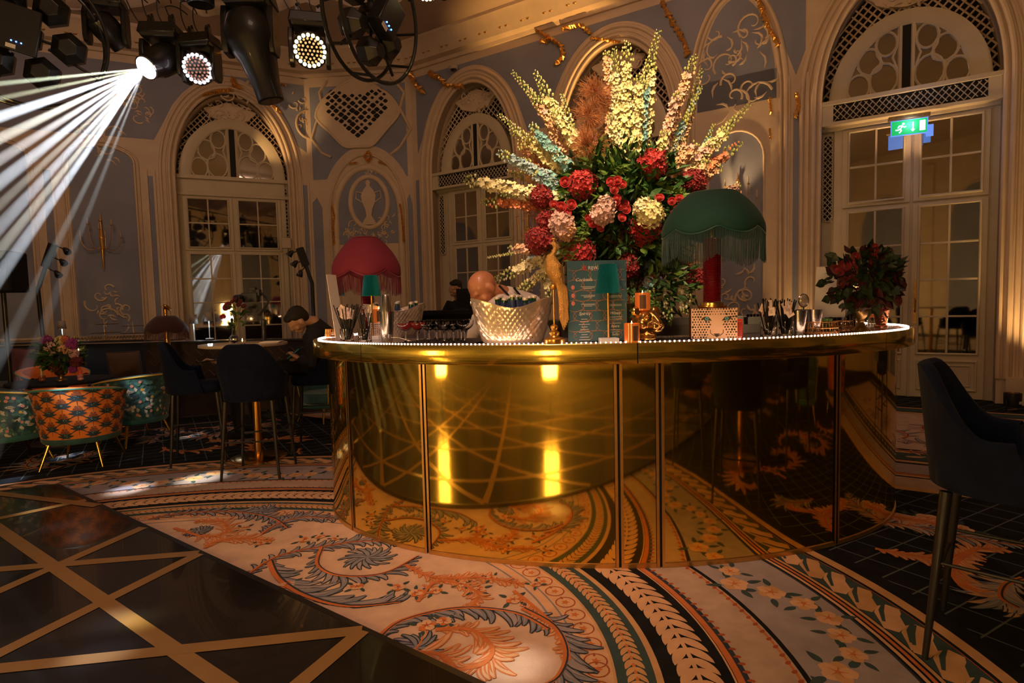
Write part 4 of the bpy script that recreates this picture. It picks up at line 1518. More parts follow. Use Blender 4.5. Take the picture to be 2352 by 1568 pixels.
LBL = {'a': 'green beer bottle with blue label chilled in the tub beside the gold bird', 'b': 'green beer bottle with blue label chilled in the tub near the magenta lamp'}
for k, x in enumerate(bl_px):
    yy_ = tp.y + (-.055, .0, .05, .02, -.03)[k % 5]
    px_ = tp.x + (P(x, 720, yy_).x - tp.x) * .50
    c = b0 if first else dup(b0)
    first = False
    c.location = (px_, yy_, HT + .012 + .006 * (k % 3))
    c.rotation_euler = (R.uniform(-.1, .1), (x - 1178) * .0026, R.uniform(0, 6))
    c['label'] = LBL['a']; c['group'] = GRP['a']
for k in range(9):
    c = dup(b0)
    a = (k - 4) * .038
    o = (-.04, .0, .045)[k % 3]
    ca, sa = math.cos(math.radians(28)), math.sin(math.radians(28))
    c.location = (tp2.x + a * ca - o * sa, tp2.y + a * sa + o * ca, HT + .006 + .005 * (k % 3))
    c.rotation_euler = (R.uniform(-.1, .1), R.uniform(-.1, .1), R.uniform(0, 6))
    c['label'] = LBL['b']; c['group'] = GRP['b']

# ------------------------------------------------------------------ candles
amberg = mat('amber_glass', (.60, .11, .015), .12, emit=.20, ecol=(1.0, .25, .03), coat=.8)  # the flame's light is put into the jar glass as a glow
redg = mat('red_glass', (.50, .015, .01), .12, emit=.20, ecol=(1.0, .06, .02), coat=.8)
lab_a = mat('candle_label', (.10, .045, .02), .5)
lab_r = mat('candle_label_red', (.42, .03, .02), .5)
lab_e = mat('label_border', (.75, .38, .15), .5)
def candle(loc, label, rad=.034, h=.085, mt=amberg, lm=lab_a, rz=0, lx=.3):
    r = thing('jar_candle', label, 'candle', loc, rz)
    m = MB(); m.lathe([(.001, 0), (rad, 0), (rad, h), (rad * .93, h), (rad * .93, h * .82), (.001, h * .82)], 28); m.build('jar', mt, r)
    m = MB()
    for k, (w_, o) in enumerate(((.36, .0006), (.32, .0012))):
        vs = []
        n = 6
        for i in range(n + 1):
            a = -PI / 2 + lx + (i / n - .5) * 2 * w_ * 1.3
            for z in ((.06 + .03 * k) * h, (.90 - .03 * k) * h):
                vs.append(((rad + o) * math.cos(a), (rad + o) * math.sin(a), z))
        m.add(vs, [(2 * i, 2 * i + 2, 2 * i + 3, 2 * i + 1) for i in range(n)], k)
    m.build('paper_label', [lab_e, lm], r)
    m = MB(); m.tube([(0, 0, h * .80), (0, 0, h * .9)], .001, 4); m.build('wick', dark, r)
    flame(r, h * .88)
    m = MB(); m.lathe([(.001, h * .825), (rad * .92, h * .825)], 24); m.build('melted_wax', mat('melted_wax', (.9, .5, .2), .2, emit=1.6, ecol=(1, .42, .10)), r)  # flame light on the wax is its own emission
    return r
cA = ct(1452, .055)
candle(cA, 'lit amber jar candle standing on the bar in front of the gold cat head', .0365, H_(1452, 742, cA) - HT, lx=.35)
# gold cat head
hp = ct(1486, .17)
hd = thing('cat_head_ornament', 'shiny bronze gold leopard head ornament with rounded ears', 'ornament', (hp.x, hp.y, HT), math.radians(28))
bron = mat('bronze_gold', (.55, .30, .09), .24, .95, bump=.05, bscale=60)
m = MB()
m.lathe([(.052, 0), (.052, .012), (.046, .03), (.05, .06)], 20)
m.ball((0, .01, .10), .075, .078, .068, 20)
m.ball((0, -.055, .075), .042, .045, .034, 16)
m.ball((0, -.072, .055), .032, .03, .022, 14)
m.ball((-.019, -.085, .073), .021, .018, .018, 12); m.ball((.019, -.085, .073), .021, .018, .018, 12)
m.tube([(0, -.035, .135), (0, -.07, .112), (0, -.095, .092)], [.024, .020, .015], 10)
m.ball((0, -.102, .088), .014, .008, .008, 10)
for s in (-1, 1):
    m.ball((s * .034, -.048, .128), .022, .018, .012, 12)
    m.ball((s * .052, -.02, .08), .03, .035, .035, 12)
m.build('head', bron, hd, remesh=.004, sm=4)
for s in (-1, 1):
    m = MB()
    Mx = rotm('Y', s * .5) @ rotm('X', -.15)
    m.lathe([(.0001, .004), (.018, .006), (.026, .0), (.029, -.008), (.026, -.014), (.001, -.02)], 20, (s * .068, .0, .152), M=Mx @ rotm('X', PI / 2), wob=None)
    m.build('ear', bron, hd)
    m = MB(); m.ball((s * .033, -.064, .116), .010, .005, .006, 10); m.build('eye', mat('eye_dark', (.05, .02, .008), .15, .4), hd)
hd.scale = ((H_(1485, 705, hp) - HT) / .175,) * 3
cz = H_(1481, 712, hp)
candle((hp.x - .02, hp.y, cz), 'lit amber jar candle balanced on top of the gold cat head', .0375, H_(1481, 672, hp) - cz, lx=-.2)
cR = ct(1691, .13)
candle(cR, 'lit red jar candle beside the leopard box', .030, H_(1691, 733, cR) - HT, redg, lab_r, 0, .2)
# left amber candle on its speckled box
cL = ct(872, .36)
m = MB(); m.box(0, 0, .05, .105, .09, .10, m=0)
q = random.Random(9)
for i in range(9):
    for j in range(8):
        x = -.046 + i * .0115; z = .01 + j * .0115
        m.box(x, -.0455, z, q.uniform(.004, .008), .001, q.uniform(.004, .008), m=1)
o = m.build('speckled_box', [mat('speckle_pink', (.80, .60, .54), .5, emit=0), ldark], None, smooth=False)
tag(o, 'pale box with dark speckles behind the steel shaker', 'box', None, cL, .2)
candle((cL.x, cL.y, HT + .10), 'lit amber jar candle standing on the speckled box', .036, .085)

# ------------------------------------------------------------------ bar tools and glasses
sh = ct(889, .20)
r = thing('cocktail_shaker', 'two part steel cocktail shaker beside the teal glitter lamp', 'shaker', sh)
k_ = (H_(889, 677, sh) - HT)
m = MB(); m.lathe([(.001, 0), (.030, 0), (.031, .005), (.044, k_ * .64), (.0445, k_ * .645)], 32); m.build('tin', steel, r)
m = MB(); m.lathe([(.041, k_ * .63), (.040, k_ * .66), (.029, k_ * .985), (.027, k_), (.001, k_)], 32); m.build('cup', steel, r)
jg = ct(893, .11)
r = thing('jigger', 'small steel jigger lying in front of the cocktail shaker', 'jigger', jg)
m = MB(); m.lathe([(.024, 0), (.026, .002), (.009, .020), (.021, .044), (.022, .045), (.019, .044), (.008, .022)], 24, M=rotm('X', .0)); m.build('cup', chrome, r)
m = MB(); m.tube([(.0, 0, .03), (.06, .01, .026), (.12, .02, .004)], .003, 6); m.build('handle', chrome, r)

# coupes
def coupe(full):
    r = thing('coupe_glass', 'x', 'glass', (0, 0, 0))
    m = MB()
    prof = [(.001, .002), (.034, .001), (.0345, .003), (.010, .006), (.0045, .012), (.0040, .055), (.006, .062), (.020, .070), (.038, .084), (.046, .100), (.0475, .118), (.0465, .118), (.045, .101), (.037, .0865), (.019, .073), (.001, .066)]
    m.lathe(prof, 32)
    m.build('glass', glass, r)
    if full:
        m = MB(); m.lathe([(.001, .0675), (.018, .0735), (.036, .087), (.0435, .100), (.0437, .106), (.001, .106)], 28); m.build('drink', redliq, r)
    return r
cf = coupe(True)
cf.location = ct(931, .13); cf['label'] = 'coupe glass filled with bright red cocktail, leftmost on the mat'; 
cf2 = dup(cf, ct(958, .17), 0, 'second coupe of red cocktail, just right of the leftmost one')
c0 = coupe(False)
GC = 'empty coupe glasses on the bar mat'
spots = [(985, .12), (985, .24), (1003, .15), (1010, .28), (1020, .10), (1030, .20), (1042, .13), (1052, .26), (1060, .17), (1068, .10), (1000, .36), (1035, .33), (1062, .34), (975, .30)]
f = True
for (x, ins) in spots:
    c = c0 if f else dup(c0)
    f = False
    c.location = ct(x, ins + .03)
    c['label'] = 'empty clear coupe glass standing in the rows on the bar mat'; c['group'] = GC
# mats
def matstrip(px0, px1, i0, i1, label, h=.006):
    a, b = tpx(px0, i0), tpx(px1, i0)
    m = MB(); band(m, a, b, [(i0, HT), (i0, HT + h), (i1, HT + h), (i1, HT)], 20)
    o = m.build('bar_mat', blackmat, None, smooth=False)
    tag(o, label, 'bar mat')
matstrip(905, 1085, .065, .48, 'black bar mat under the coupe glasses', .005)
matstrip(1432, 1700, .045, .32, 'black bar mat under the candles and the leopard box', .0)
# tumblers
def tumbler(name='tumbler', rad=.040, h=.09, ridges=16, mt=glass):
    r = thing(name, 'x', 'glass', (0, 0, 0))
    m = MB()
    wob = lambda th, a, z: (a * (1 + .03 * abs(math.cos(th * ridges / 2))) if z < h * .95 else a, z)
    m.lathe([(.001, .0), (rad * .9, .0), (rad * .93, .003), (rad, h), (rad * .93, h), (rad * .86, .012), (.001, .010)], 64, wob=wob)
    m.build('glass', mt, r)
    return r
blk = mat('straw_black', (.012, .010, .010), .4, coat=.3)
tagm = mat('paper_tag', (.85, .66, .58), .5, var=.04)
tinkm = mat('tag_print', (.10, .05, .05), .6)
def straws(loc, label, n, h, tags, seed, spread=.28, rad=.034, z0=.012):
    qq = random.Random(seed)
    r = thing('straw_bundle', label, 'straws', loc)
    for k in range(n):
        a = qq.uniform(0, PI2); rr = math.sqrt(qq.random()) * rad * .75
        L = h * qq.uniform(.86, 1.0)
        tx, ty = math.cos(a) * spread * rr / rad, math.sin(a) * spread * rr / rad
        m = MB(); m.tube([(rr * math.cos(a) * .55, rr * math.sin(a) * .55, z0), (rr * math.cos(a) * .55 + tx * L, rr * math.sin(a) * .55 + ty * L, z0 + L)], .0030, 6)
        m.build('straw', blk, r)
    for k in range(tags):
        a = -PI / 2 + qq.uniform(-1.5, 1.5)
        c = Vector((math.cos(a) * rad * qq.uniform(.5, 1.5), math.sin(a) * rad * 1.0, h * qq.uniform(.62, .92)))
        Mx = rotm('Z', a + PI / 2 + qq.uniform(-.5, .5)) @ rotm('Y', qq.uniform(-.7, .7))
        m = MB(); m.box(*c, .034, .0012, .040, Mx, m=0)
        p_ = Mx @ Vector((0, -.0009, 0)) + c
        for w_, o in ((.016, .006), (.012, 0), (.014, -.006)):
            p2_ = p_ + Mx @ Vector((0, 0, o))
            m.box(*p2_, w_, .0006, .0018, Mx, m=1)
        m.build('paper_tag', [tagm, tinkm], r, smooth=False)
    return r
t0 = tumbler(h=.075)
sA = ct(797, .12); sB = ct(838, .15)
t0.location = sA; t0['label'] = 'ribbed tumbler of tagged black stirrers at the left end of the bar'
t1_ = dup(t0, sB, 0, 'ribbed tumbler of short black straws left of the steel shaker')
straws(sA, 'bundle of black stirrers with white paper tags in the leftmost tumbler', 34, H_(797, 702, sA) - HT, 12, 5, .50)
straws(sB, 'bundle of short plain black straws left of the steel shaker', 22, H_(838, 722, sB) - HT, 0, 6, .30)
sC = ct(1764, .13); sD = ct(1803, .14)
t2 = dup(t0, sC, 0, 'tumbler of tagged black straws nearest the red candle'); t3 = dup(t0, sD, 0, 'tumbler of tagged black straws in front of the strainer')
straws(sC, 'bundle of black straws with paper tags nearest the red candle', 26, H_(1764, 690, sC) - HT, 7, 7, .34)
straws(sD, 'bundle of black straws with paper tags in front of the strainer', 26, H_(1803, 690, sD) - HT, 7, 8, .34)
# white folded card at the left end
def cardm(name, loc, w_, h, lean, rz, label):
    m = MB()
    m.add([(-w_ / 2, 0, 0), (w_ / 2, 0, 0), (w_ / 2 - .0, lean, h), (-w_ / 2, lean, h), (-w_ / 2, .004, 0), (w_ / 2, .004, 0), (w_ / 2, lean + .004, h), (-w_ / 2, lean + .004, h)],
          [(0, 1, 2, 3), (7, 6, 5, 4), (0, 4, 5, 1), (1, 5, 6, 2), (2, 6, 7, 3), (3, 7, 4, 0)])
    o = m.build(name, white, None, smooth=False)
    return tag(o, label, 'card', None, loc, rz)
cl = ct(762, .17)
cardm('menu_card', cl, .10, H_(768, 630, cl) - HT, .05, math.radians(72), 'blank white card standing almost edge on at the left end of the bar')
cr = ct(1903, .35)
cardm('menu_card', (cr.x, cr.y, HT), .16, H_(1890, 610, cr) - HT, .08, math.radians(-38), 'blank pale card leaning behind the dark red flowers')
# wire baskets
copw = mat('copper_wire', (.70, .32, .10), .3, .9)
wood = mat('basket_base', (.35, .16, .06), .5)
def basket(loc, label, L, Wd, H, rz, s=1):
    r = thing('wire_basket', label, 'basket', loc, rz)
    m = MB()
    T = 1.12
    def pt_(a, b, z):
        k = 1 / T + (1 - 1 / T) * (1 - z / H) if False else 1 - .12 * z / H
        return (a * k * L / 2, b * k * Wd / 2, z)
    for z in (.004, H * .5, H):
        m.tube([pt_(-1, -1, z), pt_(1, -1, z), pt_(1, 1, z), pt_(-1, 1, z)], .0016, 5, closed=True)
    for k in range(7):
        a = -1 + k / 3
        for b in (-1, 1):
            m.tube([pt_(a, b, .004), pt_(a, b, H)], .0013, 5)
    for k in range(1, 4):
        b = -1 + k / 2
        for a in (-1, 1):
            m.tube([pt_(a, b, .004), pt_(a, b, H)], .0013, 5)
    m.build('wire_frame', copw, r)
    m = MB(); m.box(0, 0, .007, L * .93, Wd * .93, .010); m.build('wooden_tray', wood, r)
    return r
wb = ct(1886, .13)
basket(wb, 'copper wire basket on the bar left of the brass vase', .135, .10, .062, math.radians(22))
wb2 = ct(1932, .20)
basket(wb2, 'smaller copper wire basket beside the brass vase', .10, .08, .058, math.radians(25))
wl = ct(762, .075)
basket(wl, 'copper wire basket at the left end of the bar, in front of the white card', .07, .06, .055, math.radians(-40))
# strainer, tins, limes, copper cup, rocks glass
st = ct(1845, .24)
r = thing('strainer', 'round fine mesh strainer standing up behind the straw tumblers', 'strainer', st, math.radians(20))
zc = H_(1846, 690, st) - HT
m = MB(); m.tube([(.035 * math.cos(t), 0, zc + .035 * math.sin(t)) for t in [PI2 * k / 24 for k in range(24)]], .0028, 6, closed=True); m.build('rim', chrome, r)
m = MB(); m.ball((0, 0, zc), .034, .018, .034, 20); m.build('mesh_bowl', mat('wire_mesh', (.55, .5, .45), .35, .9, alpha=.55), r)
m = MB(); m.tube([(0, 0, zc - .035), (0, 0, .0)], .004, 6); m.build('handle', chrome, r)
tn = thing('shaker_tin', 'open steel shaker tin directly behind the tumblers of tagged straws', 'shaker', ct(1833, .18))
m = MB(); m.lathe([(.001, 0), (.030, 0), (.044, .125), (.043, .125), (.030, .01), (.001, .01)], 32); m.build('tin', steel, tn)
dup(tn, ct(1868, .22), 0, 'open steel shaker tin beside the bowl of limes')
dup(tn, ct(1845, .34), 0, 'open steel shaker tin behind the strainer')
limem = mat('lime_skin', (.06, .20, .02), .4, var=.3, vscale=60)
limew = mat('lime_flesh', (.35, .42, .10), .4, var=.2, vscale=90)
pl_ = ct(1884, .24)
for k, (dx, dy_, dz, a) in enumerate(((-.03, 0, 0, .4), (.03, .01, 0, 1.2), (0, -.02, .035, -.3), (.035, -.01, .032, .8), (-.04, .02, .032, 2.0))):
    lm_ = thing('lime_wedge', 'lime wedge in the small heap behind the copper wire basket', 'lime', (pl_.x + dx, pl_.y + dy_, HT + .036 + dz), a, 'lime wedges on the bar')
    m = MB(); m.ball((0, 0, 0), .030, .022, .022, 14); m.v = [(a_, b_, min(c_, .006)) for a_, b_, c_ in m.v]; m.build('peel', limem, lm_)
    m = MB(); m.lathe([(.0001, .0068), (.026, .0064)], 16, wob=lambda th, a_, z: (a_ * (1 if abs(math.cos(th)) > .8 else .8), z)); m.build('flesh', limew, lm_)
m = MB(); m.lathe([(.03, 0), (.07, .012), (.075, .03), (.072, .03), (.065, .012), (.001, .008)], 28); o = m.build('lime_dish', blackm, None); tag(o, 'shallow black dish holding the lime wedges', 'dish', None, (pl_.x, pl_.y, HT))
cc = ct(2050, .17)
r = thing('copper_cup', 'hammered copper mug near the right end of the bar', 'cup', cc)
cupm = mat('hammered_copper', (.62, .24, .12), .2, 1.0, bump=.5, bscale=70)
m = MB(); m.lathe([(.001, 0), (.034, 0), (.035, .006), (.027, .014), (.032, .03), (.043, .098), (.046, .101), (.043, .100), (.030, .03), (.001, .02)], 36); m.build('cup', cupm, r)
m = MB()
for k in range(26):
    m.box(R.uniform(-.03, .03), R.uniform(-.03, .03), .098 + R.uniform(0, .02), .016, .016, .016, rotm('X', R.random() * 3) @ rotm('Z', R.random() * 3))
m.build('red_fruit', mat('dark_fruit', (.22, .01, .02), .25, coat=.6), r, bev=.003, kind='stuff')
rg = ct(2008, .16)
t4 = tumbler('rocks_glass', .041, .085, 20)
t4.location = rg; t4['label'] = 'short tumbler with a red orange slice inside, left of the copper mug'
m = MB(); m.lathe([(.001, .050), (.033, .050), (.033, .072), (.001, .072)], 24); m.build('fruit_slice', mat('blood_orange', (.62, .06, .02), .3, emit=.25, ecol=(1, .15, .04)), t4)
g0 = tumbler('shot_glass', .022, .075, 10)
G2 = 'small clear tumblers in rows behind the brass vase'
f = True
for i in range(8):
    for j in range(2):
        x = 1893 + i * 10
        c = g0 if f else dup(g0)
        f = False
        c.location = ct(x, .26 + j * .06); c['label'] = 'small clear ribbed tumbler in the rows between limes and brass vase'; c['group'] = G2
G3 = 'glasses on the inner shelf behind the green lamp'
for i in range(7):
    c = dup(g0)
    c.location = (P(1714 + i * 7.5, 715, 4.4).x, 4.40, HT + .055 * 0); c['label'] = 'small clear tumbler on the inner counter between green lamp and straws'; c['group'] = G3
    x, y = el(.55 - i * .03, .28); c.location = (P(1714 + i * 7.5, 715, 4.35).x, 4.35 + .0 * i, HT)
pm_ = ct(2068, .09)
m = MB(); m.lathe([(.001, 0), (.016, .0), (.018, .006), (.001, .010)], 16); o = m.build('sweet', mat('pink_sweet', (.80, .42, .36), .4), None); tag(o, 'small pink garnish lying on the bar beside the copper mug', 'garnish', None, pm_)
# ------------------------------------------------------------------ flowers
def petm(name, col, var=.2):
    m = mat(name, col, .55, var=var, vscale=25, sheen=.2)
    m.node_tree.nodes['Principled BSDF'].inputs['Subsurface Weight'].default_value = 0
    return m
fl_cream = petm('petal_cream', (.80, .68, .36)); fl_white = petm('petal_white', (.78, .68, .48)); fl_peach = petm('petal_peach', (.72, .40, .26)); fl_coral = petm('petal_coral', (.64, .20, .10))
fl_blue = petm('petal_blue', (.20, .42, .50)); fl_pblue = petm('petal_pale_blue', (.30, .40, .52)); fl_pink = petm('petal_pink', (.66, .40, .40)); fl_red = petm('petal_red', (.38, .008, .014)); fl_crim = petm('petal_crimson', (.24, .005, .013))
fl_purp = petm('petal_purple', (.30, .03, .28)); fl_dark = petm('petal_dark_red', (.12, .005, .010))
stemm = mat('stem_green', (.09, .13, .025), .6, var=.3, vscale=12)
leafm = mat('leaf_green', (.022, .065, .014), .5, var=.5, vscale=7)
leafl = mat('leaf_light', (.08, .14, .02), .5, var=.4, vscale=7)
rust = mat('plume_rust', (.34, .11, .04), .85, var=.3, vscale=20)
budm = mat('bud_green', (.42, .42, .14), .5, var=.2, vscale=30)

def frame(d):
    d = Vector(d).normalized()
    return d.to_track_quat('Z', 'Y').to_matrix()

def floret(m, c, d, s, q, mi, n=5):
    """open five petalled flower facing d"""
    M = frame(d)
    a0 = q.uniform(0, 6)
    c = Vector(c)
    for k in range(n):
        a = a0 + PI2 * k / n
        u = Vector((math.cos(a), math.sin(a), 0)); v = Vector((-math.sin(a), math.cos(a), 0))
        cup = q.uniform(.15, .5)
        pts = [Vector((0, 0, 0)), u * .55 + v * .42 + Vector((0, 0, cup * .5)), u * 1.0 + v * .22 + Vector((0, 0, cup)), u * 1.0 - v * .22 + Vector((0, 0, cup)), u * .55 - v * .42 + Vector((0, 0, cup * .5)), u * .6 + Vector((0, 0, cup * .25))]
        m.add([c + M @ (p * s) for p in pts], [(0, 1, 5), (1, 2, 5), (2, 3, 5), (3, 4, 5), (4, 0, 5)], mi)

def spike(parent, p0, p1, w, col, seed, sag=.0, n=None, name='flower_spike', buds=.3, start=.12, fs=.028):
    """delphinium spike from p0 to the tip p1"""
    q = random.Random(seed)
    p0, p1 = Vector(p0), Vector(p1)
    L = (p1 - p0).length
    mid = (p0 + p1) / 2 + Vector((0, 0, sag * L)) + Vector((q.uniform(-.04, .04), q.uniform(-.04, .04), q.uniform(-.02, .03))) * L
    path = bez(p0, mid, p1, 20)
    m = MB()
    m.tube(path, [.0045 - .003 * i / 20 for i in range(21)], 5, m=0)
    n = n or int(L * 150)
    for i in range(n):
        t = start + (1 - start) * i / n
        k = min(19, int(t * 20)); f_ = t * 20 - k
        c = path[k].lerp(path[k + 1], f_)
        d = (path[k + 1] - path[k]).normalized()
        M = frame(d)
        a = i * 2.4 + q.uniform(-.3, .3)
        out = M @ Vector((math.cos(a), math.sin(a), 0))
        if t > 1 - buds:
            s = (1 - t) / buds
            r = w * (.35 + .5 * s)
            e = c + out * r + d * r * .4
            m.tube([c, e], .0012, 3, m=0)
            b = .0045 + .005 * s
            m.ball(e, b, b, b * 1.5, 6, m=2 if q.random() < .7 else 1)
        else:
            r = w * q.uniform(.55, 1.05) * (1 - .3 * t)
            e = c + out * r * q.uniform(.5, 1)
            if q.random() < .5: m.tube([c, e], .0014, 3, m=0)
            s = fs * q.uniform(.75, 1.25) * (1.15 - .4 * t)
            floret(m, e, out + d * .3 + Vector((0, -.35, 0)), s, q, 1 if q.random() < .86 else 3)
            if q.random() < .35:
                m.ball(e + out * s * .3, s * .18, n=5, m=2)
    o = m.build(name, [stemm, col[0], budm, col[1]], parent, smooth=False)
    return o

def ruffle(parent, c, r, mt, seed, name='hydrangea', n=None, mt2=None, fs=.02, flat=1.0):
    """round head of many small ruffled petals"""
    q = random.Random(seed)
    m = MB()
    m.ball(c, r * .84, r * .84, r * .84, 12, m=1)
    n = n or int(150)
    for i in range(n):
        z = 1 - 2 * (i + .5) / n
        a = i * 2.39996
        rr = math.sqrt(1 - z * z)
        d = Vector((rr * math.cos(a), rr * math.sin(a), z))
        if d.y > .5: continue
        floret(m, Vector(c) + d * r * q.uniform(.84, 1.0), d + Vector((q.uniform(-.4, .4), q.uniform(-.4, .4), q.uniform(-.4, .4))), fs * q.uniform(.7, 1.2), q, 0, 4)
    return m.build(name, [mt, mt2 or fl_crim], parent, smooth=False)

def rose(parent, c, r, mt, seed, name='rose', d=(0, -1, .3)):
    q = random.Random(seed)
    m = MB()
    M = frame(Vector(d) + Vector((q.uniform(-.4, .4), 0, q.uniform(-.4, .4))))
    c = Vector(c)
    for ring in range(4):
        n = 3 + ring
        for k in range(n):
            a = PI2 * k / n + ring * .7 + q.uniform(-.1, .1)
            rr = r * (.15 + .26 * ring)
            hh = r * (.75 - .16 * ring)
            vs = []
            for i in range(5):
                b = a + (i - 2) * (PI / n) * .62
                for z, ex in ((-.5, .55), (.2, .95), (.75 - .1 * abs(i - 2), 1.12)):
                    vs.append(c + M @ Vector((rr * ex * math.cos(b), rr * ex * math.sin(b), hh * z)))
            m.add(vs, [(i * 3 + j, i * 3 + 3 + j, i * 3 + 4 + j, i * 3 + 1 + j) for i in range(4) for j in range(2)], 0)
    m.ball(c, r * .5, r * .5, r * .5, 8, m=0)
    return m.build(name, [mt], parent, ang=70)

def plume(parent, c, r, seed, mt=None, name='grass_plume', d=(0, 0, 1)):
    q = random.Random(seed)
    m = MB()
    c = Vector(c)
    for i in range(900):
        v = Vector((q.gauss(0, 1), q.gauss(0, 1), q.gauss(0, 1))).normalized()
        a = c + v * r * q.uniform(.1, .7)
        b = a + (v + Vector((q.uniform(-.8, .8), q.uniform(-.8, .8), q.uniform(-.5, .8)))) * r * .38
        e = b + (v + Vector((q.uniform(-1, 1), q.uniform(-1, 1), q.uniform(-1, .5)))) * r * .22
        w = r * .0055
        s = Vector((w, 0, w))
        m.add([a - s, a + s, b + s, b - s, e], [(0, 1, 2, 3), (3, 2, 4)], 0)
    return m.build(name, [mt or rust], parent, smooth=False)

def leafcard(m, c, d, L, w, q, mi=0):
    """pointed folded leaf"""
    M = frame(d) @ rotm('Z', q.uniform(0, 6))
    c = Vector(c)
    pts = [(0, 0, 0), (w * .8, .1 * w, L * .35), (w * .75, .2 * w, L * .6), (0, 0, L), (-w * .75, .2 * w, L * .6), (-w * .8, .1 * w, L * .35), (0, -.15 * w, L * .45)]
    m.add([c + M @ Vector(p) for p in pts], [(0, 1, 6), (1, 2, 6), (2, 3, 6), (3, 4, 6), (4, 5, 6), (5, 0, 6)], mi)

def foliage(parent, c, rad, n, seed, L=(.06, .12), name='foliage', mats=None, front=True, w=.26):
    q = random.Random(seed)
    m = MB()
    c = Vector(c)
    for i in range(n):
        v = Vector((q.gauss(0, 1), q.gauss(0, 1), q.gauss(0, 1))).normalized()
        if front and v.y > .45: v.y = -v.y
        k = q.uniform(.62, 1.03)
        p = c + Vector((v.x * rad[0], v.y * rad[1], v.z * rad[2])) * k
        l = q.uniform(*L)
        leafcard(m, p, v + Vector((q.uniform(-.9, .9), q.uniform(-.9, .9), q.uniform(-.9, .6))), l, l * w, q, 0 if q.random() < .72 else 1)
    return m.build(name, mats or [leafm, leafl], parent, smooth=False, kind='stuff')

FY = 4.12
base = P(1430, 640, FY)
arr = thing('flower_arrangement', 'giant fan of cream, peach and blue spires over red hydrangeas behind the bar', 'flowers', (base.x, FY, 0))
def FP(px, py, dy=0.0):
    p = P(px, py, FY + dy)
    return p - Vector((base.x, FY, 0))
# pedestal and urn (mostly behind the bar)
m = MB(); m.box(0, 0, .42, .46, .46, .84); m.build('pedestal', blackm, arr, bev=.01)
m = MB(); m.lathe([(.001, .84), (.16, .84), (.17, .87), (.09, .93), (.10, .97), (.20, 1.12), (.23, 1.28), (.235, 1.30), (.21, 1.30), (.001, 1.22)], 32); m.build('urn', brassdull, arr)
m = MB(); m.ball(FP(1420, 520, .06), .42, .36, .46, 20); m.build('flower_foam', mat('foam_dark', (.010, .018, .008), .9), arr)
foliage(arr, FP(1420, 500), (.50, .44, .50), 2100, 1, (.05, .11))
foliage(arr, FP(1450, 660), (.46, .34, .30), 900, 2, (.04, .09))
foliage(arr, FP(1420, 400), (.36, .22, .14), 240, 3, (.10, .20), w=.16)
C_ = (fl_cream, fl_white); Wt = (fl_white, fl_cream); PE = (fl_peach, fl_pink); CO = (fl_coral, fl_peach); BL = (fl_blue, fl_white); PB = (fl_pblue, fl_blue); PK = (fl_pink, fl_peach)
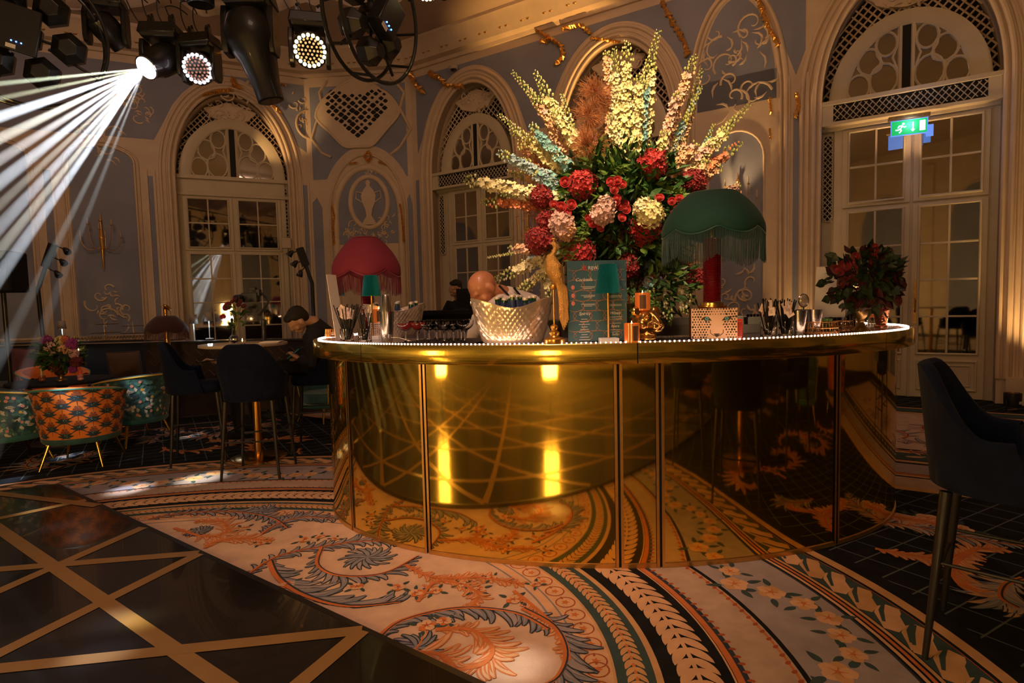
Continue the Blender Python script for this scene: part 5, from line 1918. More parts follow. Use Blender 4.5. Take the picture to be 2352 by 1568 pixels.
spikes = [
    ((1440, 420), (1513, 70), C_, .050, 0, .38), ((1432, 430), (1440, 95), C_, .052, -.10, .16), ((1428, 400), (1412, 110), Wt, .040, .05, .2), ((1400, 400), (1393, 118), PE, .040, .12, .05),
    ((1470, 400), (1498, 140), C_, .050, -.02, .12), ((1450, 420), (1468, 170), C_, .046, -.16, .1), ((1468, 380), (1482, 185), BL, .034, -.12, .1), ((1500, 430), (1597, 128), PE, .046, -.02, .15),
    ((1500, 430), (1560, 210), PK, .044, -.10, .1), ((1510, 420), (1612, 200), PB, .026, .05, .4), ((1520, 430), (1595, 250), Wt, .030, .12, .45), ((1530, 440), (1724, 238), C_, .040, -.02, .4),
    ((1540, 450), (1668, 300), C_, .052, -.10, .08), ((1540, 470), (1704, 326), CO, .044, -.08, .2), ((1550, 470), (1632, 370), PE, .044, -.16, .1), ((1560, 490), (1700, 425), PK, .034, -.02, .1), ((1570, 500), (1690, 445), BL, .030, -.06, .1),
    ((1370, 420), (1228, 165), C_, .046, -.02, .25), ((1375, 420), (1268, 250), C_, .056, -.10, .08), ((1365, 420), (1176, 165), PE, .036, .08, .35), ((1350, 430), (1212, 205), PE, .036, .0, .2),
    ((1360, 430), (1145, 262), Wt, .034, .02, .5), ((1350, 440), (1188, 330), PE, .034, .05, .1), ((1360, 440), (1218, 285), BL, .042, -.10, .12), ((1345, 440), (1205, 320), C_, .048, -.04, .1),
    ((1330, 450), (1142, 350), PB, .046, -.04, .15), ((1330, 465), (1066, 412), Wt, .056, -.12, .12), ((1320, 480), (1105, 462), CO, .040, -.04, .2), ((1300, 560), (1118, 592), Wt, .012, .02, .85),
    ((1300, 560), (1168, 575), PK, .044, .0, .1), ((1290, 580), (1138, 642), Wt, .044, -.10, .3), ((1290, 600), (1172, 680), C_, .036, -.14, .4), ((1300, 590), (1200, 605), PB, .046, .0, .1), ((1290, 560), (1235, 640), C_, .046, -.12, .1),
    ((1480, 580), (1496, 690), PB, .034, -.34, .2), ((1460, 590), (1452, 690), BL, .022, -.30, .5), ((1500, 640), (1540, 735), Wt, .044, -.26, .3), ((1540, 640), (1590, 700), C_, .040, -.12, .3), ((1560, 640), (1575, 720), Wt, .032, -.2, .2),
    ((1440, 420), (1402, 260), Wt, .034, -.22, .1), ((1480, 440), (1530, 300), C_, .04, -.2, .1), ((1340, 400), (1305, 290), C_, .046, -.05, .05), ((1250, 575), (1262, 700), Wt, .030, -.1, .3), ((1560, 450), (1640, 285), BL, .026, .02, .5),
    ((1350, 430), (1170, 300), C_, .040, .08, .3), ((1345, 420), (1238, 218), Wt, .036, .14, .35), ((1330, 440), (1165, 395), PE, .034, .06, .3), ((1340, 450), (1195, 365), CO, .036, .02, .2), ((1350, 430), (1290, 215), Wt, .034, .10, .4),
    ((1540, 430), (1612, 160), PE, .034, .12, .35), ((1530, 430), (1640, 330), PK, .046, -.10, .1), ((1545, 450), (1690, 270), Wt, .034, .08, .4), ((1550, 450), (1655, 380), PE, .044, -.06, .12), ((1500, 420), (1560, 300), C_, .046, .04, .1),
    ((1420, 380), (1430, 200), C_, .050, -.05, .1), ((1520, 420), (1600, 330), PE, .046, -.14, .08), ((1380, 390), (1345, 250), PE, .036, .12, .2), ((1320, 470), (1150, 445), Wt, .040, .02, .3), ((1310, 450), (1225, 400), PB, .040, -.08, .1)]
for k, (a, b, col, w, dy, bd) in enumerate(spikes):
    spike(arr, FP(a[0], a[1], dy * .4), FP(b[0], b[1], dy), w, col, 100 + k, buds=max(bd, .06))
for k, (x, y, r, dy) in enumerate([(1498, 377, .098, -.30), (1338, 424, .098, -.32), (1478, 524, .112, -.34), (1332, 582, .105, -.36), (1238, 552, .10, -.20), (1592, 420, .088, -.16), (1243, 452, .075, -.14), (1440, 612, .085, -.30), (1255, 505, .06, -.2), (1600, 640, .07, -.1)]):
    ruffle(arr, FP(x, y, dy), r, fl_red if k < 4 else fl_crim, 300 + k)
for k, (x, y, r) in enumerate([(1403, 418, .030), (1418, 414, .028), (1410, 434, .032), (1430, 424, .026), (1417, 456, .028), (1414, 466, .03), (1425, 474, .028), (1438, 480, .030), (1436, 466, .024), (1428, 500, .028), (1514, 455, .032), (1543, 462, .026), (1560, 455, .026), (1564, 468, .026), (1288, 476, .036), (1312, 470, .034), (1362, 512, .03), (1378, 525, .028), (1298, 418, .034), (1272, 470, .03), (1550, 490, .028), (1556, 480, .026), (1350, 500, .022), (1302, 490, .03)]):
    rose(arr, FP(x, y, -.47), r, fl_red, 400 + k)
for k, (x, y, r, mt) in enumerate([(1385, 490, .07, fl_pink), (1290, 515, .075, fl_pink), (1492, 492, .085, fl_cream), (1478, 478, .06, fl_white), (1392, 470, .05, fl_pink), (1300, 530, .055, fl_peach)]):
    ruffle(arr, FP(x, y, -.48), r, mt, 500 + k, 'stock_cluster', 60, mt, .026)
for k, (x, y, r, dy) in enumerate([(1370, 215, .115, .05), (1352, 335, .125, -.16), (1225, 345, .11, .05), (1430, 555, .13, -.22), (1535, 520, .12, -.1), (1262, 560, .14, -.05), (1355, 265, .11, 0), (1240, 480, .12, 0), (1560, 600, .12, .0), (1475, 640, .12, -.2), (1385, 235, .08, .1)]):
    plume(arr, FP(x, y, dy), r, 600 + k)
# trailing greens
for k, (a, b) in enumerate([((1310, 500), (1290, 585)), ((1320, 470), (1395, 500)), ((1500, 690), (1490, 760)), ((1330, 520), (1310, 600)), ((1345, 480), (1330, 560)), ((1540, 440), (1580, 470)), ((1400, 420), (1432, 380))]):
    q = random.Random(700 + k)
    pth = bez(FP(*a, -.36), (FP(*a, -.40) + FP(*b, -.46)) / 2 + Vector((.05, 0, .03)), FP(*b, -.44), 14)
    m = MB(); m.tube(pth, .002, 4, m=0)
    for p in pth[1:]:
        for s in (-1, 1, .3):
            leafcard(m, p, (s, q.uniform(-.6, 0), q.uniform(-.4, .6)), q.uniform(.035, .055), .013, q, 1)
    m.build('leafy_trail', [stemm, leafl], arr, smooth=False)

# dark red flowers at the right of the bar
vp = ct(1977, .13)
v = thing('flower_vase', 'fluted brass goblet vase of dark red flowers near the right end of the bar', 'flowers', (vp.x, vp.y, HT))
m = MB()
m.lathe([(.001, 0), (.050, 0), (.052, .006), (.036, .014), (.020, .034), (.014, .050), (.018, .058), (.016, .064), (.028, .082), (.036, .108), (.037, .112), (.034, .116), (.044, .160), (.046, .165), (.040, .165), (.001, .12)], 40, wob=lambda th, a, z: (a * (1 + (.05 * abs(math.cos(th * 9)) if z < .11 else 0)), z))
m.build('goblet', brassdull, v)
VP = lambda px, py, dy=0: P(px, py, vp.y + dy) - vp
foliage(v, VP(1980, 640), (.17, .15, .15), 420, 21, (.05, .085), mats=[mat('dark_leaf', (.020, .035, .012), .5, var=.4), mat('dark_wine_leaf', (.05, .008, .012), .5, var=.3)], w=.4)
for k, (x, y, r) in enumerate([(1922, 622, .036), (1940, 610, .03), (1965, 590, .026), (1962, 602, .028), (1970, 612, .026), (1978, 622, .03), (2012, 575, .018), (2006, 590, .02), (2004, 602, .022), (2010, 565, .014), (1950, 640, .04), (1990, 650, .045), (2020, 630, .05), (1930, 650, .03), (2000, 690, .035), (2060, 690, .03), (2040, 660, .04)]):
    if k in (10, 11, 12, 16): ruffle(v, VP(x, y, -.06), r, fl_dark, 800 + k, 'dark_bloom', 50, fl_dark, .016)
    else: rose(v, VP(x, y, -.10), r, fl_crim if k < 10 else fl_dark, 800 + k, 'red_bloom')
m = MB()
for (a, b) in (((1980, 700), (2010, 560)), ((1980, 700), (2045, 590)), ((1980, 700), (1965, 590)), ((1980, 700), (2060, 640))):
    m.tube(bez(VP(*a), VP((a[0] + b[0]) / 2, (a[1] + b[1]) / 2), VP(*b), 8), .002, 4)
m.build('stems', stemm, v)
q = random.Random(77)
for (x, y, L, d) in ((1952, 598, .05, (-1, -.3, 1)), (2040, 590, .045, (.6, -.2, 1)), (2055, 600, .04, (1, 0, .4)), (1908, 685, .07, (-1, -.4, -.2)), (2005, 705, .06, (.3, -.5, -1)), (2025, 712, .06, (.5, -.5, -1)), (1935, 695, .05, (-.5, -.5, -.6))):
    m = MB()
    leafcard(m, VP(x, y, -.08), d, L, L * .42, q, 0)
    m.build('large_leaf', [mat('deep_leaf', (.03, .05, .02), .5)], v, smooth=False)
# ------------------------------------------------------------------ seating left
# patterned tub chairs
def dots(nt, vec, scale, w):
    v = nt.nodes.new('ShaderNodeTexVoronoi'); v.inputs['Scale'].default_value = scale
    nt.links.new(vec, v.inputs['Vector'])
    r = nt.nodes.new('ShaderNodeMath'); r.operation = 'LESS_THAN'; r.inputs[1].default_value = w
    nt.links.new(v.outputs['Distance'], r.inputs[0])
    return r.outputs[0]
fabs = {}
ORC = mat('fabric_orange', (.74, .20, .025), .75, sheen=.2, var=.08, vscale=40)
FNV = mat('fabric_ink_blue', (.018, .040, .055), .75, sheen=.2, var=.3, vscale=25)
FBR = mat('fabric_brown', (.26, .07, .025), .75, var=.2, vscale=25)
FSK = mat('fabric_sky', (.22, .40, .46), .7)
FTE = mat('fabric_teal', (.022, .085, .10), .7, sheen=.25, var=.3, vscale=12)
FWH = mat('fabric_cream', (.66, .60, .50), .7, var=.1, vscale=30)
FPK = mat('fabric_pink', (.66, .26, .20), .7, var=.1, vscale=30)
FLG = mat('fabric_leaf', (.07, .20, .17), .7, var=.3, vscale=25)
FYE = mat('fabric_yellow', (.60, .36, .06), .7, var=.1, vscale=30)
pipe_o = mat('piping_teal', (.06, .34, .30), .5)
pipe_y = mat('piping_gold', (.70, .42, .06), .5)
tealv = mat('teal_velvet', (.03, .16, .17), .7, sheen=.3)
goldleg = mat('gold_leg', (.85, .56, .12), .22, 1.0)

def tub_chair(label, loc, rz, kind, seed):
    r = thing('tub_armchair', label, 'armchair', loc, rz, 'patterned tub armchairs round the low table')
    # back runs round the -Y side; t in [0,1] from the +X arm round the back to the -X arm
    RX, RY, HB, HA = .40, .36, .70, .60
    z0 = .27
    def pos(t, k, out=0.0):
        a = PI * .18 - (PI * 1.36) * t                     # from front right round the back
        top = HA + (HB - HA) * math.sin(PI * t) ** .8
        fl = .84 + .16 * k                              # flares upward
        x = (RX + out) * fl * math.cos(a); y = (RY + out) * fl * math.sin(a)
        return Vector((x, y, z0 + (top - z0) * k))
    m = MB()
    n = 60
    m.surf(lambda u, v_: pos(u, v_), n, 8, 0)
    m.surf(lambda u, v_: pos(1 - u, v_, -.075), n, 8, 0)
    m.surf(lambda u, v_: pos(u, 1.0, -.075 * v_) + Vector((0, 0, .014 * math.sin(PI * v_))), n, 4, 0)
    m.surf(lambda u, v_: pos(0, v_, -.075 * (1 - u)), 3, 8, 0)
    m.surf(lambda u, v_: pos(1, v_, -.075 * u), 3, 8, 0)
    q = random.Random(seed)
    def S(u, k, o=.0022):
        return pos(min(.999, max(.001, u)), min(.985, max(.01, k)), o)
    def shape(pts, mi, lay=1):
        m.add([S(u, k, .0016 + .0009 * lay) for u, k in pts], [tuple(range(len(pts)))], mi)
    def lf(u, k, a, L, w_, mi, lay=1, asp=3.4, bend=.0):
        n_ = 5
        L_, R_ = [], []
        x, y, th = u, k, a
        for i in range(n_ + 1):
            ww = w_ * math.sin(PI * min(1, (i + .3) / (n_ + .6)))
            nx, ny = -math.sin(th), math.cos(th)
            L_.append((x + nx * ww / asp, y + ny * ww)); R_.append((x - nx * ww / asp, y - ny * ww))
            x += L / n_ * math.cos(th) / asp; y += L / n_ * math.sin(th); th += bend / n_
        vs = [S(u_, k_, .0016 + .0009 * lay) for u_, k_ in L_ + R_]
        m.add(vs, [(i, i + 1, n_ + 2 + i, n_ + 1 + i) for i in range(n_)], mi)
    if kind == 'orange':
        cols = 13
        for c in range(cols):
            u = (c + .5) / cols
            for row in range(4):
                k = .02 + .30 * row + (.15 if c % 2 else 0)
                for a in (-1.05, -.7, -.35, 0, .35, .7, 1.05):
                    lf(u, k, PI / 2 + a, .17, .022, 1, 1, bend=a * .6)
                for s in (-1, 1):
                    lf(u, k, PI / 2 + s * 1.5, .16, .010, 1, 1, bend=s * 1.2)
                    lf(u + s * .026, k + .11, PI / 2 + s * 1.15, .12, .030, 2, 2, bend=s * .8)
                    lf(u + s * .016, k + .17, PI / 2 + s * 1.4, .05, .022, 2, 2, bend=-s)
                for j in range(5):
                    lf(u + q.uniform(-.012, .012), k + .05 + q.uniform(-.01, .04), q.uniform(0, 6), .02, .006, 3, 3)
                lf(u, k - .12, PI / 2, .14, .005, 1, 1)
        mats = [ORC, FNV, FBR, FSK]
        pm, basem = pipe_o, FTE
    else:
        for j in range(380):
            u, k = q.uniform(.01, .99), q.uniform(.02, .95)
            a = q.uniform(0, 6); s = q.choice((2, 2, 2, 3))
            for i in range(5):
                lf(u, k, a + i * .38, .085, .009, s if j % 4 else 1, 1 + j % 2, bend=.5)
        for j in range(52):
            u, k = q.uniform(.03, .97), q.uniform(.05, .9)
            mi = q.choice((4, 4, 5, 1))
            for i in range(6):
                lf(u, k, i * PI2 / 6 + .3, .040, .014, mi, 3)
        for j in range(9):       # striped animals
            u, k = .06 + .11 * j, .25 + .42 * (j % 2)
            lf(u, k, q.uniform(-.3, .3), .17, .035, 1, 4)
            for i in range(7):
                lf(u + i * .0065, k - .03, PI / 2 + .3, .06, .005, 0, 5)
        mats = [FTE, FWH, FLG, FNV, FPK, FYE]
        pm, basem = pipe_y, tealv
    m.build('backrest', mats, r, ang=60)
    m = MB()
    m.tube([pos(i / 50, 1.0, .002) for i in range(51)], .007, 6)
    m.tube([pos(0, i / 10, .002) for i in range(11)], .006, 6); m.tube([pos(1, i / 10, .002) for i in range(11)], .006, 6)
    m.build('piping', pm, r)
    m = MB()
    m.lathe([(.0001, .22), (.80, .22), (.84, .24), (.84, .275), (.0001, .275)], 48, wob=lambda th, a, z: (a * 1 / math.sqrt((math.cos(th) / RX) ** 2 + (math.sin(th) / RY) ** 2), z))
    m.build('seat_base', basem, r)
    m = MB()
    m.lathe([(.0001, .28), (.70, .28), (.76, .30), (.76, .40), (.72, .43), (.0001, .44)], 40, wob=lambda th, a, z: (a * 1 / math.sqrt((math.cos(th) / RX) ** 2 + (math.sin(th) / RY) ** 2), z))
    m.build('seat', mats[0], r)
    for sx, sy in ((-1, -1), (1, -1), (1, 1), (-1, 1)):
        m = MB(); m.tube([(sx * .20, sy * .18, .23), (sx * .27, sy * .25, .002)], [.018, .009], 12); m.build('leg', goldleg, r)
    r.scale = (.87, .92, 1)
    return r
o1 = P(182, 950, 4.98)
tub_chair('orange tub armchair with leopard and palm print, its back to the camera', (o1.x, 5.0, 0), math.radians(14), 'orange', 1)
o2 = P(306, 930, 5.75)
tub_chair('teal tub armchair with floral zebra print at the right of the low table', (o2.x, 5.78, 0), math.radians(62), 'teal', 2)
o3 = P(22, 950, 5.1)
tub_chair('teal tub armchair with floral zebra print cut by the left edge', (o3.x - .02, 5.1, 0), math.radians(-30), 'teal', 3)
o4 = P(72, 900, 6.3)
tub_chair('orange tub armchair behind the low black table', (o4.x - .1, 6.75, 0), math.radians(-120), 'orange', 4)
# low round table
tb = P(140, 870, 5.85)
r = thing('low_table', 'round black pedestal table between the patterned armchairs', 'table', (tb.x, 5.86, 0))
ZT = P(140, 872, 5.86).z
m = MB(); m.lathe([(.001, ZT - .028), (.45, ZT - .026), (.46, ZT - .014), (.45, ZT), (.001, ZT)], 64); m.build('table_top', blackm, r)
m = MB(); m.lathe([(.30, 0), (.30, .015), (.05, .03), (.035, .05), (.035, ZT - .09), (.09, ZT - .028)], 32); m.build('pedestal', black, r)
TY = 5.80
def TP(px): return Vector((P(px, 870, TY).x, TY, ZT))
# bouquet
bp0 = TP(141)
bq = thing('bouquet', 'purple, pink and cream bouquet in a brass goblet on the low black table', 'flowers', bp0)
m = MB(); m.lathe([(.001, 0), (.05, 0), (.05, .008), (.02, .02), (.018, .04), (.05, .07), (.065, .12), (.07, .165), (.065, .165), (.001, .1)], 32); m.build('goblet', brassdull, bq)
BP = lambda px, py, dy=0: P(px, py, TY + dy) - bp0
foliage(bq, BP(140, 815), (.20, .16, .14), 420, 31, (.05, .10), mats=[leafm, leafl])
for k, (x, y, rr, mt) in enumerate([(122, 800, .075, fl_pink), (150, 800, .06, fl_peach), (108, 782, .045, fl_purp), (165, 790, .05, fl_purp), (118, 815, .04, fl_crim), (170, 812, .04, fl_pink), (140, 782, .045, fl_cream), (175, 830, .05, fl_dark), (128, 840, .05, fl_dark), (150, 780, .035, fl_coral), (95, 812, .035, fl_pink), (168, 848, .03, fl_purp), (112, 830, .035, fl_crim)]):
    ruffle(bq, BP(x, y, -.08), rr, mt, 900 + k, 'bloom', 70, mt, .02)
for k, (a, b, c) in enumerate((((120, 800), (83, 772), (fl_purp, fl_pink)), ((160, 800), (178, 768), (fl_purp, fl_white)), ((110, 815), (72, 805), (fl_peach, fl_cream)))):
    spike(bq, BP(*a), BP(*b), .02, c, 950 + k, fs=.018, buds=.4)
# candles on the low table
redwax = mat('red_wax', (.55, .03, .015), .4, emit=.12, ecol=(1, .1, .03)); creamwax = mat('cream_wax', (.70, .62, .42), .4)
def taper(px, label, top, mt, hm):
    p = TP(px)
    r = thing('taper_candle', label, 'candle', p)
    m = MB(); m.lathe([(.001, 0), (.026, 0), (.030, .01), (.024, .025), (.030, .04), (.026, .055), (.014, .058)], 24); m.build('holder', hm, r)
    h = P(px, top, TY).z - ZT
    m = MB(); m.tube([(0, 0, .05), (0, 0, h)], [.012, .010], 12); m.build('wax', mt, r)
    flame(r, h + .002)
taper(185, 'lit red taper candle in a pink glass holder on the low table', 805, redwax, mat('pink_glass', (.60, .25, .22), .1, coat=1))
taper(97, 'lit cream taper candle left of the bouquet on the low table', 815, creamwax, mat('amber_holder', (.40, .12, .06), .1, coat=1))
# cordless lamps
lampw = mat('lamp_white_glow', (.8, .9, 1), .5, emit=9, ecol=(.62, .84, 1.0))
lampb = mat('lamp_body_grey', (.30, .26, .24), .5)
def cordless(px, pybase, pytop, Y, label):
    z0 = P(px, pybase, Y).z; h = P(px, pytop, Y).z - z0
    r = thing('cordless_lamp', label, 'lamp', (P(px, pybase, Y).x, Y, z0))
    m = MB(); m.lathe([(.05, 0), (.05, .008), (.006, .012), (.005, h * .72)], 20); m.build('stand', mat('lamp_stand_pale', (.6, .62, .62), .4), r)
    m = MB(); m.open_lathe([(.052, h * .66), (.040, h)], 28); m.lathe([(.001, h), (.040, h)], 28); m.build('lamp_shade', lampb, r, solid=.002)
    m = MB(); m.lathe([(.001, h * .67), (.049, h * .67), (.049, h * .70), (.001, h * .70)], 28); m.build('light_disc', lampw, r)
    lamp('POINT', 'cordless_lamp_light', r.location + Vector((0, 0, h * .55)), 1.1, (.65, .85, 1.0), None, .03).parent = None
    return z0
# banquette along the left wall
zbq = .93
def upnavy(name, col): return mat(name, col, .7, sheen=.2, var=.25, vscale=6)
bnv = upnavy('banquette_navy', (.012, .018, .036)); bbr = upnavy('banquette_brown', (.035, .022, .022))
q0 = P(205, 900, 6.9); q1 = P(345, 900, 7.0); q2 = P(640, 900, 7.1)
r = thing('banquette', 'long dark banquette with chevron quilted back along the left wall', 'sofa', (0, 0, 0))
xa, xb = P(-120, 900, 7.2).x, P(745, 900, 7.2).x
xm = P(340, 900, 7.2).x
m = MB(); m.box((xa + xm) / 2, 7.62, .215, xm - xa, .75, .43); m.box((xa + xm) / 2, 7.95, .55, xm - xa, .14, .72); m.build('seat', bnv, r, bev=.03)
m = MB(); m.box((xm + xb) / 2, 7.30, zbq / 2, xb - xm, .22, zbq); m.build('quilted_back', bbr, r, bev=.01) if False else None
m.cur = 1
k = 0
x = xm + .12
while x < xb - .1:
    for j in range(4):
        for s in (-1, 1):
            m.tube([(x, 7.186, .38 + j * .13), (x + s * .075, 7.186, .46 + j * .13)], .003, 4)
    x += .15
m.build('quilted_back', [bbr, mat('stitch_brass', (.20, .14, .10), .4, .5)], r)
m = MB(); m.box((xm + xb) / 2, 7.30, zbq + .012, xb - xm + .02, .26, .024); m.box((xa + xm) / 2, 7.98, zbq + .012, xm - xa, .26, .024); m.build('top_ledge', mat('ledge_dark', (.03, .035, .05), .22, coat=.6), r, bev=.003)
def cushion(px, py, Y, s, rz, mt, label):
    p = P(px, py, Y)
    m = MB()
    def f(u, v_, sg):
        a, b = u * 2 - 1, v_ * 2 - 1
        th = .07 * (1 - abs(a) ** 2.6) * (1 - abs(b) ** 2.6)
        return Vector((a * s / 2 * (1 - .06 * (1 - b * b)), sg * (th + .004), b * s / 2 * (1 - .06 * (1 - a * a))))
    m.surf(lambda u, v_: f(u, v_, -1), 14, 14); m.surf(lambda u, v_: f(1 - u, v_, 1), 14, 14)
    m.tube([Vector((a * s / 2, 0, b * s / 2)) for a, b in ((-1, -1), (1, -1), (1, 1), (-1, 1))], .006, 6, closed=True)
    o = m.build('cushion', mt, None, ang=60)
    tag(o, label, 'cushion', None, p, rz); o.rotation_euler = (-.25, 0, rz)
cushion(70, 838, 7.55, .46, .25, upnavy('cushion_plum', (.12, .04, .06)), 'plum square cushion leaning on the banquette at the left')
cushion(288, 840, 7.5, .38, .9, upnavy('cushion_brown', (.09, .045, .025)), 'brown cushion turned edge on at the end of the banquette seat')
cordless(145, 790, 737, 7.8, 'cordless table lamp glowing white above the bouquet')
cordless(447, 785, 722, 7.3, 'cordless table lamp glowing white left of the glass vase of red flowers')
cordless(482, 778, 716, 7.36, 'cordless table lamp glowing white nearest the glass vase, second of the pair')
# gallery tray with gold stands on the ledge
zl = zbq + .024
r = thing('gallery_rail', 'low gold openwork gallery rail along the banquette ledge', 'rail', (0, 0, 0))
xa2, xb2 = P(178, 790, 7.98).x, P(335, 790, 7.98).x
m = MB()
x = xa2
while x < xb2:
    m.tube([(x, 7.90, zl), (x + .045, 7.90, zl + .06)], .004, 4); m.tube([(x + .045, 7.90, zl), (x, 7.90, zl + .06)], .004, 4)
    x += .045
for z in (zl + .003, zl + .062):
    m.tube([(xa2, 7.90, z), (xb2 + .04, 7.90, z)], .004, 5)
m.build('openwork', brassdull, r)
r = thing('serving_stand', 'two tier brass serving stand on the banquette ledge, left one', 'stand', (P(242, 780, 8.0).x, 8.0, zl))
m = MB(); m.tube([(0, 0, 0), (0, 0, .30)], .006, 8); m.build('stem', brassdull, r)
for z, w_ in ((.10, .19), (.22, .16)):
    m = MB(); m.lathe([(.001, z), (w_, z + .004), (w_ + .004, z + .012), (.001, z + .008)], 28); m.build('tray', brassdull, r)
dup(r, (P(308, 780, 8.0).x, 8.0, zl), 0, 'two tier brass serving stand on the banquette ledge, right one', scale=.85)
# giraffe lamp
gp_ = P(384, 780, 7.1)
def gir_base(r, zs, hs):
    m = MB()
    m.tube([(0.02, 0, 0), (.01, 0, .1), (.03, 0, .22), (.0, 0, .34), (0, 0, zs + hs + .02), (.0, 0, zs + hs + .10)], [.10, .055, .05, .04, .022, .022], 14)
    m.tube([(0, 0, zs + hs + .09), (.02, -.01, zs + hs + .115), (.06, -.02, zs + hs + .09), (.078, -.022, zs + hs + .07)], [.022, .026, .018, .012], 10)
    for s in (-1, 1):
        m.tube([(-.004, s * .012, zs + hs + .11), (-.012, s * .014, zs + hs + .15)], [.006, .004], 6)
        m.tube([(-.01, s * .02, zs + hs + .11), (-.03, s * .035, zs + hs + .12)], [.008, .003], 6)
    m.build('giraffe_body', bron, r)
zf = .935 * 0 + P(384, 784, 7.1).z
fringed_lamp('giraffe_lamp', 'burgundy fringed lamp on a bronze giraffe whose head rises above the shade', (P(384, 780, 6.92).x, 6.92, .52), .235, .10, .19, P(384, 762, 6.92).z - .52, .09, burg, burgf, gir_base, 6)
r = thing('side_table', 'small round table hidden under the giraffe lamp', 'table', (P(384, 780, 6.92).x, 6.92, 0))
m = MB(); m.lathe([(.001, .50), (.16, .50), (.16, .52), (.001, .52)], 28); m.lathe([(.03, 0), (.03, .5)], 12); m.build('table_top', blackm, r)
# floor standing gooseneck spots
def gooseneck(px0, py0, pts, heads, Y, label):
    r = thing('gooseneck_lamp', label, 'floor lamp', (P(px0, py0, Y).x, Y, 0))
    o = Vector((P(px0, py0, Y).x, Y, 0))
    w = [P(x, y, Y) - o for x, y in pts]
    m = MB(); m.lathe([(.16, 0), (.16, .02), (.03, .03)], 28); m.build('foot', black, r)
    m = MB(); m.tube([(w[0].x, 0, .02)] + [w[0], w[1]] + [w[1].lerp(w[2], .55)], .028, 10); m.build('pole', black, r)
    m = MB(); a, b = w[1].lerp(w[2], .5), w[2]; m.tube([a, b], .062, 6); m.build('light_bar', black, r, ang=20)
    for (x, y, dx) in heads:
        h = P(x, y, Y - .05) - o
        k = min(1, max(0, (h - a).dot(b - a) / (b - a).length_squared)); nr = a.lerp(b, k)
        m = MB()
        d = (h - nr); 
        m.tube([nr, h - d.normalized() * .04], .008, 6)
        M = frame(d + Vector((0, 0, -.12)))
        m.lathe([(.010, -.05), (.030, -.02), (.048, .04), (.046, .06), (.001, .055)], 20, h, M=M)
        m.build('spot_head', black, r)
gooseneck(101, 770, [(99, 778), (87, 665), (122, 560)], [(151, 574, 1), (143, 600, 1), (131, 627, 1)], 8.2, 'black bent floor lamp with three small spots, left side of the room')
gooseneck(722, 760, [(722, 760), (717, 650), (688, 570)], [(668, 581, -1), (678, 604, -1), (690, 626, -1)], 8.6, 'black bent floor lamp with three small spots, right of the arched door')
# loudspeaker at the left edge
sp_ = P(12, 625, 6.0)
r = thing('speaker_stand', 'black pole stand holding the loudspeaker at the left edge', 'stand', (P(10, 700, 6.0).x, 6.0, 0))
zs_ = P(12, 672, 6.0).z
m = MB(); m.tube([(0, 0, .02), (0, 0, zs_)], .022, 10); m.build('pole', black, r)
for k in range(3):
    a = k * PI2 / 3 + .4
    m = MB(); m.tube([(0, 0, .5), (.28 * math.cos(a), .28 * math.sin(a), .012)], .012, 6); m.build('leg', black, r)
r = thing('loudspeaker', 'black loudspeaker on its pole stand at the left edge', 'speaker', (P(8, 700, 6.0).x, 6.0, zs_ + .002), .2)
hsp = P(12, 578, 6.0).z - zs_
m = MB(); m.box(0, 0, hsp / 2, .34, .32, hsp); m.build('cabinet', blackm, r, bev=.02)
m = MB(); m.box(0, -.165, hsp / 2, .30, .01, hsp - .04); m.build('grille', mat('speaker_grille', (.016, .016, .017), .5, bump=.6, bscale=300), r)

# ------------------------------------------------------------------ high table with its things
hy = 5.02
ht = P(560, 785, hy)
zt = P(560, 788, hy).z
r = thing('high_table', 'tall white topped poseur table on a gold column among the bar stools', 'table', (ht.x, hy, 0))
m = MB(); m.lathe([(.001, zt - .030), (.33, zt - .030), (.36, zt - .022), (.36, zt), (.001, zt)], 56); m.build('table_top', mat('table_top_pale', (.50, .40, .30), .35, coat=.3, var=.05), r, bev=.003)
m = MB(); m.tube([(.08, 0, .03), (.08, 0, zt - .03)], .035, 20); m.build('column', mat('gold_column', (.75, .42, .10), .2, 1.0), r)
m = MB(); m.lathe([(.001, 0), (.24, 0), (.24, .012), (.22, .02), (.04, .03)], 48, (.08, 0, 0)); m.build('base', mat('gold_column', (.7, .4, .1)), r)
hv = Vector((P(542, 780, hy - .05).x, hy - .08, zt))
v = thing('bud_vase', 'clear glass bud vase with red roses on the tall table', 'vase', hv)
m = MB(); m.lathe([(.001, 0), (.030, 0), (.045, .03), (.042, .05), (.018, .09), (.014, .14), (.020, .16), (.018, .16), (.012, .14), (.016, .09), (.038, .05), (.04, .03), (.001, .01)], 28); m.build('glass', glass, v)
HP = lambda px, py, dy=0: P(px, py, hy - .08 + dy) - hv
m = MB()
for b in ((523, 702), (512, 728), (540, 690), (555, 700), (562, 718), (548, 712)):
    m.tube(bez((0, 0, .05), HP(541, 745), HP(*b), 8), .0022, 4)
m.build('stems', stemm, v)
rose(v, HP(523, 704), .045, fl_crim, 1, 'rose'); rose(v, HP(512, 728), .025, fl_red, 2, 'rose')
for k, (x, y) in enumerate(((540, 688), (553, 692), (560, 703), (548, 700), (562, 716), (534, 693))):
    rose(v, HP(x, y), .022, fl_dark, 3 + k, 'dark_bud')
m = MB(); q = random.Random(8)
for k in range(22): leafcard(m, HP(q.uniform(528, 566), q.uniform(705, 750)), (q.uniform(-1, 1), -.3, q.uniform(-.5, 1)), .06, .018, q)
m.build('leaves', [leafm], v, smooth=False)
tl = Vector((P(560, 775, hy - .12).x, hy - .15, zt))
r = thing('tealight', 'lit tealight in a tiny glass beside the bud vase', 'candle', tl)
